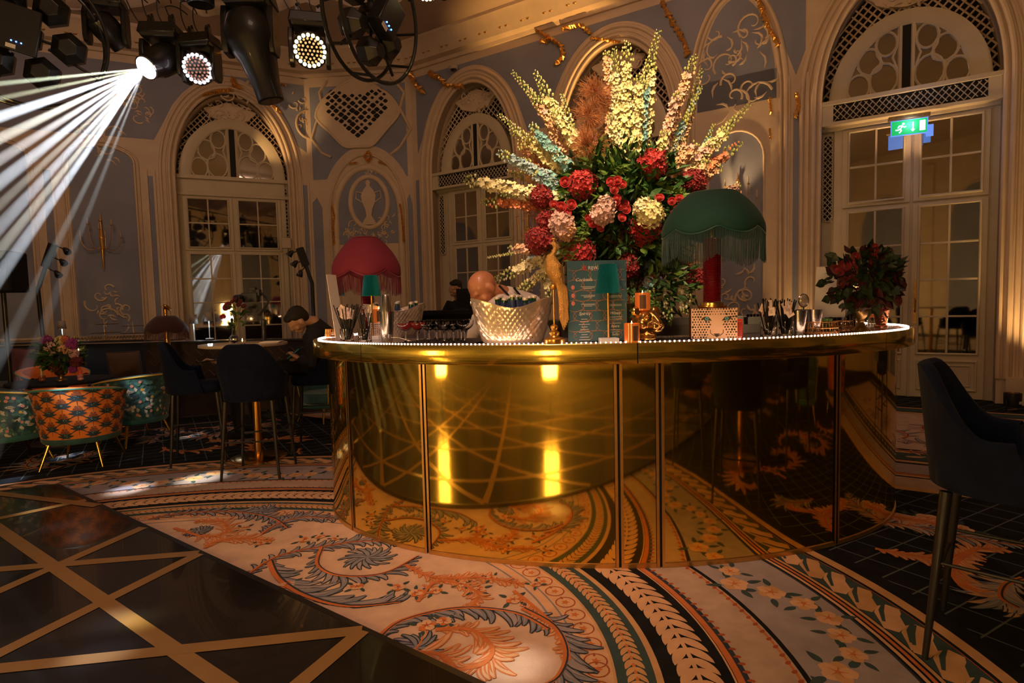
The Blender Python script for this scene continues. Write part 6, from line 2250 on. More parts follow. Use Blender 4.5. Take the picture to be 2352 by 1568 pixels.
m = MB(); m.lathe([(.001, 0), (.022, 0), (.030, .035), (.028, .035), (.02, .008), (.001, .006)], 20); m.build('holder', glass, r)
flame(r, .022, s=1.3)
lamp('POINT', 'tealight_glow', tl + Vector((0, 0, .06)), .5, (1, .5, .18), None, .01)
# camera on a gimbal
gb = Vector((P(596, 780, hy).x, hy + .10, zt))
r = thing('camera_gimbal', 'black camera on a handheld gimbal standing on the tall table', 'camera', gb)
GP = lambda px, py, dy=0: P(px, py, hy + .08 + dy) - gb
m = MB(); m.lathe([(.001, 0), (.03, 0), (.02, .03), (.018, .12), (.022, .14), (.022, .20), (.001, .21)], 16); m.build('grip', black, r)
m = MB(); m.tube([GP(596, 725), GP(612, 700), GP(617, 690), GP(608, 680), GP(596, 668)], .010, 8); m.build('gimbal_arm', black, r)
m = MB()
c = GP(576, 683); m.box(c.x, c.y, c.z, .14, .07, .085); c = GP(580, 664); m.box(c.x, c.y, c.z, .07, .05, .035); c = GP(558, 684); m.tube([c, c + Vector((-.02, -.09, -.01))], [.034, .036], 20)
c = GP(594, 672); m.box(c.x, c.y, c.z, .04, .05, .06)
m.build('camera_body', black, r, bev=.006)
pl_ = Vector((P(618, 782, hy - .02).x, hy, zt))
r = thing('paper_stack', 'small stack of papers on the right of the tall table', 'papers', pl_, .15)
m = MB()
for k in range(3): m.box(.01 * k, .006 * k, .003 + .004 * k, .16, .12, .004)
m.build('sheets', white, r, smooth=False)

# ------------------------------------------------------------------ bar stools
def bar_stool(label, loc, rz, mt=navy, group='navy velvet bar stools', sz=.70, s=1.0):
    """back on the local -Y side"""
    r = thing('bar_stool', label, 'bar stool', loc, rz, group)
    def pos(t, k, o=0.0):
        a = -PI / 2 + (t - .5) * PI * 1.18
        side = abs(t - .5) * 2
        q_ = min(1, max(0, (side - .22) / .62)); q_ = q_ * q_ * (3 - 2 * q_)
        top = sz + .35 - .24 * q_
        zb_ = sz - .08
        y = (.235 + o) * math.sin(a) - .045 * k
        x = (.262 + o) * math.cos(a) * (.90 + .10 * k)
        return Vector((x, y, zb_ + (top - zb_) * k))
    m = MB()
    m.surf(lambda u, v_: pos(u, v_), 36, 10); m.surf(lambda u, v_: pos(1 - u, v_, -.045), 36, 10)
    m.surf(lambda u, v_: pos(u, 1, -.045 * v_) + Vector((0, 0, .014 * math.sin(PI * v_))), 36, 4)
    m.surf(lambda u, v_: pos(0, v_, -.045 * (1 - u)), 3, 10); m.surf(lambda u, v_: pos(1, v_, -.045 * u), 3, 10)
    m.build('backrest', mt, r, ang=70)
    m = MB()
    def sup(th): return (abs(math.cos(th)) ** 4 + abs(math.sin(th)) ** 4) ** -.25
    m.lathe([(.0001, sz - .09), (.82, sz - .09), (.93, sz - .07), (.95, sz - .02), (.90, sz), (.0001, sz + .008)], 40, wob=lambda th, a, z: (a * .225 * sup(th), z))
    m.build('seat', mt, r, ang=60)
    lm_ = mat('stool_leg_black', (.010, .010, .014), .45, coat=.2)
    for sx, sy in ((-1, -1), (1, -1), (1, 1), (-1, 1)):
        m = MB(); m.tube([(sx * .175, sy * .165, sz - .085), (sx * .22, sy * .21, .002)], [.020, .010], 10); m.build('leg', lm_, r)
    for z_, ax in ((.30, 0), (.36, 1)):
        k = (sz - z_) / sz
        a = .175 + .045 * k; b = .165 + .045 * k
        for s_ in (-1, 1):
            m = MB()
            m.tube([(-a, s_ * b, z_), (a, s_ * b, z_)] if ax == 0 else [(s_ * a, -b, z_), (s_ * a, b, z_)], .007, 8)
            m.build('stretcher', lm_, r)
    return r
s1 = bar_stool('navy bar stool seen from the side at the left of the tall table', (P(455, 900, 4.98).x - .03, 5.02, 0), math.radians(-66))
dup(s1, (P(603, 900, 4.62).x - .02, 4.55, 0), math.radians(4), 'navy bar stool with its back to the camera in front of the tall table')
dup(s1, (P(722, 900, 5.35).x, 5.42, 0), math.radians(100), 'navy bar stool under the seated man beside the bar')
fs = P(2300, 1000, 1.88)
dup(s1, (1.76, 1.98, 0), math.radians(-134), 'navy velvet bar stool in the right foreground, cropped by the picture edge')
tub_chair('small patterned armchair glimpsed between the stool legs left of the bar', (P(722, 900, 6.7).x + .1, 6.70, 0), math.radians(150), 'teal', 5).scale = (.8, .8, .8)

# the group at the right of the photographer, whose reflection shows in the gold front
r2 = thing('high_table', 'tall table on a gold column beside the right foreground stool, seen reflected', 'table', (2.34, 1.36, 0))
m = MB(); m.lathe([(.001, 1.02), (.33, 1.02), (.36, 1.03), (.36, 1.05), (.001, 1.05)], 56); m.build('table_top', MATS['table_top_pale'], r2)
m = MB(); m.tube([(0, 0, .03), (0, 0, 1.02)], .035, 20); m.build('column', MATS['gold_column'], r2)
m = MB(); m.lathe([(.001, 0), (.30, 0), (.30, .012), (.28, .02), (.04, .03)], 48); m.build('base', MATS['gold_column'], r2)
dup(s1, (1.70, .98, 0), math.radians(-60), 'navy bar stool left of the reflected tall table')
dup(s1, (2.98, .92, 0), math.radians(50), 'navy bar stool on the far side of the reflected tall table')
dup(s1, (3.00, 1.86, 0), math.radians(125), 'navy bar stool right of the reflected tall table')
dup(s1, (4.35, 3.85, 0), math.radians(150), 'navy bar stool reflected near the right end of the gold front')
dup(s1, (4.95, 4.15, 0), math.radians(165), 'second navy bar stool reflected near the right end of the gold front')
tub_chair('teal tub armchair reflected in the right part of the gold front', (4.6, 1.3, 0), math.radians(60), 'teal', 8)
tub_chair('orange tub armchair reflected in the right part of the gold front', (5.5, 2.0, 0), math.radians(110), 'orange', 9)
# ------------------------------------------------------------------ people
skin1 = mat('skin_warm', (.50, .20, .10), .42, var=.08, vscale=20, coat=.15)
skin2 = mat('skin_light', (.50, .28, .19), .5, var=.08, vscale=20)
hairm = mat('hair_dark', (.012, .008, .006), .6, bump=.6, bscale=150)
shirtw = mat('shirt_white', (.66, .56, .50), .7, bump=.4, bscale=25)
clothn = mat('cloth_black', (.010, .010, .014), .85, bump=.3, bscale=20)
def person(label, loc, J, skin, top, bottom, hair, sk=None):
    """J holds joints in local metres: pelvis chest neck head face sh el wr (each a pair) hip kn an"""
    r = thing('person', label, 'person', loc)
    V_ = lambda k: Vector(J[k])
    m = MB()
    hd, f = V_('head'), V_('face').normalized()
    up = (hd - V_('neck')).normalized()
    up = (up - f * up.dot(f)).normalized()
    sd = f.cross(up)
    M = Matrix((sd, -f, up)).transposed()          # local x side, -y face, z up
    def hb(x, y, z, a, b, c, n=16):
        m.ball(hd + M @ Vector((x, y, z)), a, b, c, n, M=M)
    hb(0, .012, .022, .078, .096, .088, 22); hb(0, -.022, -.020, .060, .066, .080); hb(0, -.052, -.078, .036, .034, .028)
    hb(0, -.096, -.012, .011, .016, .024, 10); hb(0, -.102, -.026, .014, .013, .010, 10)
    hb(0, -.088, -.056, .024, .010, .007, 10); hb(0, -.085, -.066, .022, .011, .008, 10)
    hb(0, -.078, .022, .052, .016, .012, 12)
    for s in (-1, 1):
        hb(s * .084, .008, -.010, .014, .024, .034, 14); hb(s * .043, -.055, -.028, .024, .026, .024, 12)
    m.tube([hd + M @ Vector((0, .02, -.04)), V_('neck'), V_('chest')], [.056, .054, .085], 14)
    m.tube([V_('pelvis'), (V_('pelvis') + V_('chest')) / 2, V_('chest')], [.11, .10, .12], 14)
    for s in range(2):
        sh, e, w = Vector(J['sh'][s]), Vector(J['el'][s]), Vector(J['wr'][s])
        m.tube([V_('chest'), sh, sh.lerp(e, .5), e, e.lerp(w, .5), w], [.07, .052, .044, .036, .034, .024], 12)
        d = (w - e).normalized()
        hn = Vector(J.get('hand', [d, d])[s]).normalized() if 'hand' in J else d
        Mh = frame(hn)
        m.ball(w + hn * .045, .036, .018, .048, 12, M=Mh)
        for k in range(4):
            b = w + hn * .075 + Mh @ Vector(((k - 1.5) * .018, 0, 0))
            L = (.030, .036, .034, .026)[k]
            c = Mh @ Vector((0, -1, 0))
            m.tube([b, b + hn * L, b + hn * L * 1.5 + c * L * .7, b + hn * L * 1.6 + c * L * 1.3], [.009, .0085, .008, .007], 8)
        b = w + hn * .03 + Mh @ Vector(((.030 if s else -.030), 0, 0))
        t = Mh @ Vector(((.6 if s else -.6), -.4, .7))
        m.tube([b, b + t * .03, b + t * .05 + hn * .012], [.011, .010, .008], 8)
        h, k_, a = Vector(J['hip'][s]), Vector(J['kn'][s]), Vector(J['an'][s])
        m.tube([V_('pelvis'), h, h.lerp(k_, .5), k_, k_.lerp(a, .4), a], [.09, .075, .068, .05, .048, .034], 12)
    m.build('body', skin, r, remesh=.0085, sm=3)
    m = MB()
    P_, C = V_('pelvis'), V_('chest')
    m.tube([P_, P_.lerp(C, .5), C, C.lerp(V_('neck'), .5), C.lerp(V_('neck'), .92)], [.145, .14, .16, .10, .070], 16)
    for s in range(2):
        sh, e, w = Vector(J['sh'][s]), Vector(J['el'][s]), Vector(J['wr'][s])
        m.tube([C, sh, sh.lerp(e, .5), e, e.lerp(w, .5), e.lerp(w, .93)], [.125, .082, .066, .054, .048, .038], 12)
    m.build('shirt', top, r, remesh=.013, sm=2)
    m = MB()
    for s in range(2):
        h, k_, a = Vector(J['hip'][s]), Vector(J['kn'][s]), Vector(J['an'][s])
        m.tube([P_, h, h.lerp(k_, .5), k_, k_.lerp(a, .5), a], [.13, .10, .085, .068, .06, .052], 12)
    m.build('trousers', bottom, r, remesh=.016, sm=2)
    for s in range(2):
        a = Vector(J['an'][s]); m = MB()
        m.ball(a + Vector(J.get('toe', (0, -.07, 0))) * 1.0 + Vector((0, 0, -.03)), .045, .12, .04, 14, M=rotm('Z', J.get('toerot', 0)))
        m.build('shoe', blackm, r)
    if hair:
        m = MB()
        hb_ = lambda x, y, z, a, b, c: m.ball(hd + M @ Vector((x, y, z)), a, b, c, 20, M=M)
        hb_(0, .030, .045, .085, .092, .080); hb_(0, .055, .005, .078, .062, .075); hb_(0, -.035, .080, .062, .05, .034)
        m.build('hair', hairm, r, remesh=.008, sm=2)
    return r
# bartender
o = Vector((P(1235, 800, 3.78).x, 3.80, 0))
Q = lambda px, py, Y: P(px, py, Y) - o
bt = person('bald bartender in a white shirt with black straps bending over the bar', o, dict(
    pelvis=(0, .05, .98), chest=tuple(Q(1192, 712, 3.68)), neck=tuple(Q(1150, 672, 3.60)), head=tuple(Q(1110, 664, 3.54)), face=(-.55, -.42, -.72),
    sh=[tuple(Q(1150, 705, 3.50)), tuple(Q(1200, 700, 3.86))], el=[tuple(Q(1100, 735, 3.38)), tuple(Q(1150, 790, 3.80))], wr=[tuple(Q(1082, 790, 3.42)), tuple(Q(1100, 810, 3.62))],
    hip=[(-.09, .0, .92), (.09, .08, .92)], kn=[(-.09, .02, .50), (.10, .10, .50)], an=[(-.08, .06, .09), (.10, .12, .09)]), skin1, shirtw, clothn, False)
m = MB()
m.tube([Q(1146, 655, 3.50), Q(1165, 675, 3.49), Q(1180, 700, 3.50), Q(1188, 730, 3.53)], .007, 8, flat=.5)
m.tube([Q(1180, 660, 3.55), Q(1200, 685, 3.56), Q(1215, 715, 3.60)], .007, 8, flat=.5)
m.build('apron_straps', clothn, bt)
# man at the DJ desk
Yd = 8.0
o = Vector((P(1055, 760, Yd).x, Yd + .22, 0))
Q = lambda px, py, Y: P(px, py, Y) - o
hz = P(1044, 662, Yd).z
person('young man in a dark shirt standing behind the black desk', o, dict(
    pelvis=(0, .02, .95), chest=(0, .02, hz - .33), neck=(-.02, 0, hz - .14), head=tuple(Q(1045, 662, Yd + .1)), face=(-.55, -.8, -.25),
    sh=[(-.18, 0, hz - .24), (.18, 0, hz - .24)], el=[(-.24, -.02, 1.12), (.24, -.02, 1.12)], wr=[(-.16, -.22, 1.06), (.16, -.22, 1.06)],
    hip=[(-.09, 0, .9), (.09, 0, .9)], kn=[(-.09, .0, .48), (.09, 0, .48)], an=[(-.09, 0, .09), (.09, 0, .09)]), skin2, clothn, clothn, True)
r = thing('desk', 'long black desk with a screen in front of the standing young man', 'desk', (P(1030, 715, 7.55).x, 7.62, 0))
zd = P(1030, 712, 7.55).z
m = MB(); m.box(0, 0, zd - .03, .80, .45, .06); m.box(0, .1, (zd - .06) / 2, .76, .2, zd - .06); m.build('desk_top', blackm, r, bev=.006)
r = thing('monitor', 'black flat screen seen from behind on the black desk', 'monitor', (P(1065, 700, 7.6).x, 7.62, zd))
hm = P(1065, 662, 7.6).z - zd
m = MB(); m.box(0, 0, hm * .56, .19, .02, hm * .86); m.build('screen', blackm, r, bev=.004)
m = MB(); m.box(0, .0, .006, .12, .10, .012); m.tube([(0, .015, .01), (0, .015, hm * .5)], .01, 8); m.build('foot', black, r)
# seated man
o = Vector((P(722, 900, 5.35).x, 5.44, 0))
Q = lambda px, py, Y: P(px, py, Y) - o
sm = person('dark haired man in black seated on a stool bending over a blue phone', o, dict(
    pelvis=(.02, .0, .82), chest=tuple(Q(735, 768, 5.38)), neck=tuple(Q(718, 736, 5.32)), head=tuple(Q(684, 735, 5.24)), face=(-.60, -.22, -.74),
    sh=[tuple(Q(722, 765, 5.18)), tuple(Q(728, 765, 5.56))], el=[tuple(Q(712, 840, 5.10)), tuple(Q(712, 840, 5.56))], wr=[tuple(Q(686, 822, 5.14)), tuple(Q(686, 826, 5.30))],
    hip=[(-.04, -.10, .80), (-.04, .10, .80)], kn=[(-.42, -.13, .76), (-.42, .12, .74)], an=[(-.36, -.13, .36), (-.36, .12, .36)], toe=(-.07, 0, 0), toerot=PI / 2), skin2, clothn, clothn, True)
m = MB(); c = Q(676, 812, 5.17); m.box(*c, .012, .075, .14, rotm('Y', .9)); ph = m.build('phone_case', mat('phone_blue', (.03, .16, .24), .4), None)
tag(ph, 'blue phone held by the seated man beside the bar', 'phone', None, o)
# half hidden guest
o = Vector((P(590, 900, 5.55).x, 5.92, 0))
Q = lambda px, py, Y: P(px, py, Y) - o
person('guest in dark clothes hidden behind the bar stools, hand holding a phone', o, dict(
    pelvis=(.05, .0, .62), chest=tuple(Q(605, 858, 5.66)), neck=tuple(Q(590, 835, 5.58)), head=tuple(Q(582, 842, 5.46)), face=(-.5, -.5, -.7),
    sh=[tuple(Q(592, 860, 5.46)), tuple(Q(612, 852, 5.80))], el=[tuple(Q(545, 850, 5.36)), tuple(Q(580, 900, 5.60))], wr=[tuple(Q(502, 834, 5.32)), tuple(Q(540, 890, 5.5))],
    hip=[(-.04, -.10, .60), (-.04, .10, .60)], kn=[(-.30, -.25, .55), (-.30, .12, .52)], an=[(-.24, -.25, .10), (-.24, .12, .10)], toe=(-.05, -.03, 0), toerot=PI / 2), skin2, clothn, clothn, True)
m = MB(); c = Q(478, 829, 5.26); m.box(*c, .16, .075, .010, rotm('Y', -.1)); ph = m.build('phone', black, None)
tag(ph, 'dark phone in the hand of the hidden guest at the tall table', 'phone', None, o)

# ------------------------------------------------------------------ stage lights
lensd = mat('lens_dark', (.02, .02, .025), .08, coat=1)
beamw = mat('lamp_beam_white', (1, 1, 1), .5, emit=14, ecol=(.86, .93, 1.0))
ledw = mat('led_white_pink', (1, 1, 1), .5, emit=9, ecol=(1.0, .80, .86))
ledy = mat('led_warm_yellow', (1, 1, 1), .5, emit=8, ecol=(1.0, .74, .34))
ledd = mat('led_dim', (.4, .2, .15), .4, emit=.35, ecol=(1.0, .45, .35))
ledyd = mat('led_dim_yellow', (.4, .25, .1), .4, emit=.9, ecol=(1.0, .62, .22))
ledc = mat('status_blue', (.1, .3, 1), .5, emit=6, ecol=(.10, .30, 1.0))
def moving_head(label, px, py, Y, s, yaw, d, kind, hl=.34, hr=.125, top=None):
    """hanging moving head: px,py is the middle of its yoke; d where the head points"""
    c = P(px, py, Y)
    r = thing('moving_head_light', label, 'stage light', c)
    Ry = rotm('Z', yaw)
    W_ = .17 * s
    m = MB()                                        # base box with chamfered ends
    m.box(0, 0, .25 * s, .34 * s, .24 * s, .10 * s, Ry, top=.88); m.box(0, 0, .19 * s, .28 * s, .2 * s, .05 * s, Ry, top=1.15)
    m.build('base', black, r, bev=.012)
    for x in (-.09, .09):
        m = MB()
        q = Ry @ Vector((x * s, 0, 0))
        m.box(q.x, q.y, .33 * s, .04 * s, .05 * s, .09 * s, Ry)
        m.tube([(q.x, q.y + .028 * math.sin(t), .39 * s + .028 * math.cos(t)) for t in (.5, 1.5, 2.5, 3.6, 4.6)], .010, 6)
        m.build('clamp', black, r)
    for k in range(3):
        m = MB()
        a = Ry @ Vector(((-.15 + .1 * k) * s, -.10 * s, .29 * s))
        pts = [a, a + Vector((-.05, -.04, .10)), a + Vector((-.10 + .05 * k, 0, .22 + .03 * k)), a + Vector((.03, .1, .20))]
        m.tube(bez(pts[0], pts[1], pts[2], 8)[:-1] + bez(pts[2], pts[2] + Vector((.08, 0, .03)), pts[3], 8), .005, 5)
        m.build('cable', black, r)
    for sg in (-1, 1):                               # yoke arms
        m = MB()
        prof = [(-.055, .17), (.055, .17), (.075, .10), (.075, -.10), (.05, -.15), (-.05, -.15), (-.075, -.10), (-.075, .10)]
        def fa(p, x): return Ry @ Vector((x * s, p[0] * s, p[1] * s))
        m.extr(prof, lambda p: fa(p, sg * .135), lambda p: fa(p, sg * .178))
        m.build('yoke_arm', black, r, bev=.008)
    d = Vector(d).normalized()
    M = d.to_track_quat('Z', 'Y').to_matrix()
    m = MB()
    H = hl * s; q = hr * s
    prof = [(.001, -H * .42), (q * .62, -H * .42), (q * .95, -H * .30), (q * 1.02, -H * .05), (q * .98, H * .25), (q * .80, H * .36), (q * .78, H * .58), (q * .70, H * .59)]
    if kind in ('led', 'ledy'):
        prof = [(.001, -H * .42), (q * .65, -H * .42), (q * .98, -H * .28), (q * 1.05, H * .05), (q * 1.06, H * .34), (q * .98, H * .37)]
    if kind == 'long':
        prof = [(.001, -H * .30), (q * .85, -H * .28), (q * 1.15, -H * .10), (q * 1.15, H * .15), (q * .85, H * .38), (q * .62, H * .78), (q * .60, H * 1.0), (q * .50, H * 1.01)]
    m.lathe(prof, 28, M=M)
    zf_ = prof[-1][1]
    h = m.build('head', black, r, ang=35)
    if kind in ('led', 'ledy'):
        a, b = (ledw, ledd) if kind == 'led' else (ledy, ledyd)
        m = MB(); m.lathe([(.001, zf_ + .001), (q * .97, zf_ + .001)], 28, M=M); m.build('lens_plate', lensd, h)
        m = MB()
        for k in range(19):
            t = PI2 * k / 19
            m.ball(M @ Vector((q * .86 * math.cos(t), q * .86 * math.sin(t), zf_ + .004)), q * .115, n=10)
        m.build('outer_led_ring', a, h)
        m = MB()
        for ring_, n in ((0, 1), (.24, 6), (.46, 12), (.66, 18)):
            for k in range(n):
                t = PI2 * k / n
                m.ball(M @ Vector((q * ring_ * math.cos(t), q * ring_ * math.sin(t), zf_ + .003)), q * .075, n=8)
        m.build('inner_leds', b, h)
    else:
        m = MB(); m.lathe([(.001, zf_ + .002), (prof[-1][0], zf_ + .002)], 24, M=M); m.build('lens', beamw if kind == 'beam' else lensd, h)
        if kind == 'beam':
            m = MB(); m.tube([M @ Vector((prof[-1][0] * 1.05 * math.cos(t), prof[-1][0] * 1.05 * math.sin(t), zf_ + .006)) for t in [PI2 * k / 24 for k in range(24)]], .006, 6, closed=True); m.build('lens_ring', chrome, h)
    return r, c + M @ Vector((0, 0, zf_ + .02))
moving_head('unlit black moving head light at the left, nearest the hoop light', 245, 66, 5.1, .92, .3, (.3, .5, -.5), 'plain', .30, .125)
_, src = moving_head('black moving head light throwing the bright fan of white beams', 376, 138, 5.0, .93, .1, (-.30, -.72, -.60), 'beam', .36, .135)
moving_head('black moving head light with a ring of pinkish white lamps lit', 463, 155, 5.0, .86, -.1, (.04, -.95, -.52), 'led', .26, .145)
moving_head('largest black moving head light, unlit nose hanging down to the right', 576, 78, 4.8, 1.16, .05, (.22, .1, -.97), 'long', .46, .15)
moving_head('black moving head light with warm yellow lamps lit beside the spoked hoop', 712, 115, 4.7, .88, .25, (.28, -.85, -.42), 'ledy', .27, .145)
moving_head('black moving head light whose underside just enters the top edge, left', 455, -52, 4.6, 1.0, 0, (0, .1, -1), 'plain')
moving_head('black moving head light with a lit underside just inside the top edge, centre', 978, -42, 4.3, .8, 0, (0, -.2, -1), 'ledy', .25, .12)

def hoop_light(label, px, py, Y, rad, n_, spin, tilt=0):
    """double hoop with spokes round a cluster of hexagonal pods, facing n_"""
    c = P(px, py, Y)
    r = thing('hoop_light', label, 'stage light', c)
    M = Vector(n_).normalized().to_track_quat('Z', 'Y').to_matrix() @ rotm('Z', spin)
    for dz, k in ((-.09, 1.0), (.09, .93)):
        m = MB(); m.tube([M @ Vector((rad * k * math.cos(t), rad * k * math.sin(t), dz)) for t in [PI2 * i / 56 for i in range(56)]], .014, 8, closed=True)
        m.build('hoop', black, r)
    for i in range(10):
        t = PI2 * i / 10
        m = MB(); m.tube([M @ Vector((rad * math.cos(t), rad * math.sin(t), -.09)), M @ Vector((rad * .93 * math.cos(t), rad * .93 * math.sin(t), .09))], .010, 6)
        m.build('cross_tie', black, r)
    for i in range(4):
        t = PI2 * i / 4 + .3
        m = MB(); m.tube([M @ Vector((rad * .30 * math.cos(t), rad * .30 * math.sin(t), .0)), M @ Vector((rad * .96 * math.cos(t), rad * .96 * math.sin(t), 0))], .012, 6)
        m.build('spoke', black, r)
    for i in range(7):
        a = PI2 * i / 6
        q = 0 if i == 6 else rad * .52
        cc = Vector((q * math.cos(a), q * math.sin(a), 0))
        m = MB()
        hx = [(cc.x + rad * .235 * math.cos(k * PI / 3 + PI / 6), cc.y + rad * .235 * math.sin(k * PI / 3 + PI / 6)) for k in range(6)]
        hs = [(cc.x + (x - cc.x) * .5, cc.y + (y - cc.y) * .5) for x, y in hx]
        vs = [M @ Vector((x, y, -.03)) for x, y in hx] + [M @ Vector((x, y, .05)) for x, y in hx] + [M @ Vector((x, y, -.10)) for x, y in hs]
        m.add(vs, [tuple(range(6, 12)), tuple(range(17, 11, -1))] + [(k, (k + 1) % 6, 6 + (k + 1) % 6, 6 + k) for k in range(6)] + [(12 + k, 12 + (k + 1) % 6, (k + 1) % 6, k) for k in range(6)])
        m.build('hexagonal_pod', black, r, smooth=False, bev=.004)
        if i < 6:
            m = MB(); m.tube([M @ Vector((0, 0, 0)), M @ cc], .012, 6); m.build('pod_arm', black, r)
    m = MB(); m.box(0, 0, 0, rad * .46, rad * .62, .14, M, top=.85); m.v = [tuple(Vector(v) + M @ Vector((0, 0, -.12))) for v in m.v]; m.build('control_box', black, r, bev=.01)
    m = MB()
    for k in range(3): m.ball(M @ Vector((-.03 + .03 * k, -.10, -.196)), .006, n=8)
    m.build('status_leds', ledc, r)
    m = MB(); 
    p_ = M @ Vector((.03, -.14, -.195)); m.box(p_.x, p_.y, p_.z, .06, .03, .004, M); m.build('sticker', white, r, smooth=False)
    m = MB(); m.tube([(0, 0, 0), (.02, 0, rad + .12)], .03, 8); m.build('hanging_yoke', black, r)
    return r
hoop_light('large black hoop light with hexagonal pods at the top left corner', 55, 80, 4.7, .56, (-.45, .80, .15), .2)
hoop_light('large black hoop light with hexagonal pods seen edge on, right of the yellow light', 853, 42, 4.2, .43, (-.85, .38, .12), .5)
c = P(1405, -22, 4.2)
r = thing('ring_light', 'black ring fixture only just entering the top edge above the flowers', 'stage light', c)
m = MB(); m.tube([(.155 * math.cos(t), .1 * math.sin(t), .025 * math.sin(t)) for t in [PI2 * k / 32 for k in range(32)]], .012, 8, closed=True); m.build('hoop', black, r)
m = MB(); m.tube([(-.155, 0, 0), (0, 0, .25), (.155, 0, 0)], .01, 6); m.build('bracket', black, r)
# truss pipes and the pale drape that covers them
r = thing('lighting_truss', 'black lighting truss pipes above the moving heads', 'truss', (0, 0, 0))
for (a, b) in ((P(-150, -75, 5.1), P(760, -75, 4.75)), (P(760, -75, 4.75), P(1500, -120, 4.2)), (P(-150, -150, 5.1), P(760, -150, 4.75))):
    m = MB(); m.tube([a, b], .025, 10); m.build('pipe', black, r)
m = MB()
a0, b0_ = P(120, 10, 5.75), P(1000, -20, 5.4)
dk = mat('drape_cloth', (.56, .46, .40), .8, var=.05, vscale=3)
def fdr(u, v_):
    p = a0.lerp(b0_, u)
    sag = .16 * math.sin(PI * ((u * 3) % 1)) 
    w_ = v_ * 1.0
    return Vector((p.x, p.y + .12 * math.sin(v_ * 9 + 3 * math.sin(u * 9)) * v_ + .6 * (1 - v_), p.z + .42 * (1 - v_) - sag * v_ + .02 * math.sin(u * 60 + v_ * 7)))
m.surf(fdr, 120, 30)
o = m.build('ceiling_drape', dk, None, ang=80)
tag(o, 'pale cloth draped in soft folds along the ceiling above the stage lights', 'drape')

# ------------------------------------------------------------------ beams in the haze
hz_m = bpy.data.materials.new('beam_haze')
hz_m.use_nodes = True
nt = hz_m.node_tree
nt.nodes.remove(nt.nodes['Principled BSDF'])
vs_ = nt.nodes.new('ShaderNodeVolumeScatter')
vs_.inputs['Color'].default_value = (1, 1, 1, 1)
vs_.inputs['Density'].default_value = .55
vs_.inputs['Anisotropy'].default_value = .1
nt.links.new(vs_.outputs[0], nt.nodes['Material Output'].inputs['Volume'])
hz_root = thing('beam_haze', 'fan of white light beams glowing in the haze at the left', 'haze')
hz_root['kind'] = 'stuff'
beams = [  # a pixel the beam passes, its distance there, half angle, power, tint
    ((0, 192), 3.9, .75, 3200, (.80, .90, .62)), ((0, 226), 3.8, .7, 2400, (.86, .88, .60)), ((0, 268), 3.7, 1.25, 5200, (.84, .92, 1.0)), ((0, 318), 3.6, 1.05, 4600, (1, .97, .84)),
    ((0, 366), 3.6, 1.0, 4000, (.96, .92, .90)), ((0, 418), 3.6, 1.15, 4600, (.86, .93, 1.0)), ((0, 470), 3.6, .75, 3200, (1, .95, .80)), ((0, 520), 3.6, 1.0, 4200, (.86, .92, 1.0)),
    ((0, 575), 3.7, .85, 4600, (1, .98, .86)), ((0, 632), 3.7, 1.0, 5600, (.84, .91, 1.0)), ((90, 640), 3.9, .7, 1300, (.86, .92, .90)), ((150, 620), 4.1, .7, 700, (.85, .92, .95))]
NB = 16
for (pp, Yb, ha, en, tint) in beams:
    t = P(*pp, Yb)
    d = (t - src).normalized()
    # stop short of the floor and the side walls
    L = 9.0
    if d.z < 0: L = min(L, (src.z - .04) / -d.z)
    if d.x < 0: L = min(L, (src.x + 12.5) / -d.x)
    L = min(L, (src.y + 5.6) / -d.y if d.y < 0 else L)
    M = frame(d)
    r0, r1 = .010, .010 + L * math.tan(math.radians(ha))
    a = [src + d * .02 + M @ Vector((r0 * math.cos(PI2 * k / NB), r0 * math.sin(PI2 * k / NB), 0)) for k in range(NB)]
    b = [src + d * L + M @ Vector((r1 * math.cos(PI2 * k / NB), r1 * math.sin(PI2 * k / NB), 0)) for k in range(NB)]
    hmb = MB()
    hmb.add(a + b, [tuple(range(NB - 1, -1, -1)), tuple(range(NB, 2 * NB))] + [(k, (k + 1) % NB, NB + (k + 1) % NB, NB + k) for k in range(NB)])
    hmb.build('beam', hz_m, hz_root, smooth=False)
    s = lamp('SPOT', 'beam_spot', src, en * 3.6, tint, src + d, .006, 2 * ha * 1.15, .35)
# small patches of light thrown on the floor by the other heads
for (px, py, an, en, tint) in ((300, 1124, 2.4, 520, (.85, .92, 1)), (462, 1100, 2.8, 620, (1, .95, .70)), (288, 1050, 2.0, 380, (.85, .92, 1)), (430, 1000, 2.2, 380, (.9, .95, .9)), (95, 1180, 1.9, 300, (1, .9, .6)), (140, 1218, 1.8, 240, (.9, .92, 1)), (200, 1240, 1.7, 160, (.9, .92, 1)),
                               (265, 1442, 2.0, 260, (.85, .9, 1)), (325, 1440, 1.7, 300, (1, .95, .4)), (240, 1520, 2.0, 300, (.85, .9, 1)), (20, 1105, 2.0, 400, (.8, .9, 1)), (95, 1035, 1.6, 240, (.8, .9, 1)), (1165, 1530, 2.0, 260, (1, .95, .8)), (40, 905, 2.4, 500, (.85, .95, 1))):
    t = G(px, py) if py > 950 else P(px, py, 4.8)
    lamp('SPOT', 'floor_patch_spot', (-4.6, 1.6, 5.3), en, tint, t, .05, an * 1.2, 1.0).data.energy *= 9
for k in range(14):
    t = (R.uniform(-3.4, 1.0), R.uniform(-2.2, 1.5), 0)
    lamp('SPOT', 'floor_patch_spot', (-4.6, 1.6, 5.3), 260, R.choice(((1, .95, .6), (.85, .9, 1))), t, .02, 1.8, .5).data.energy *= 3

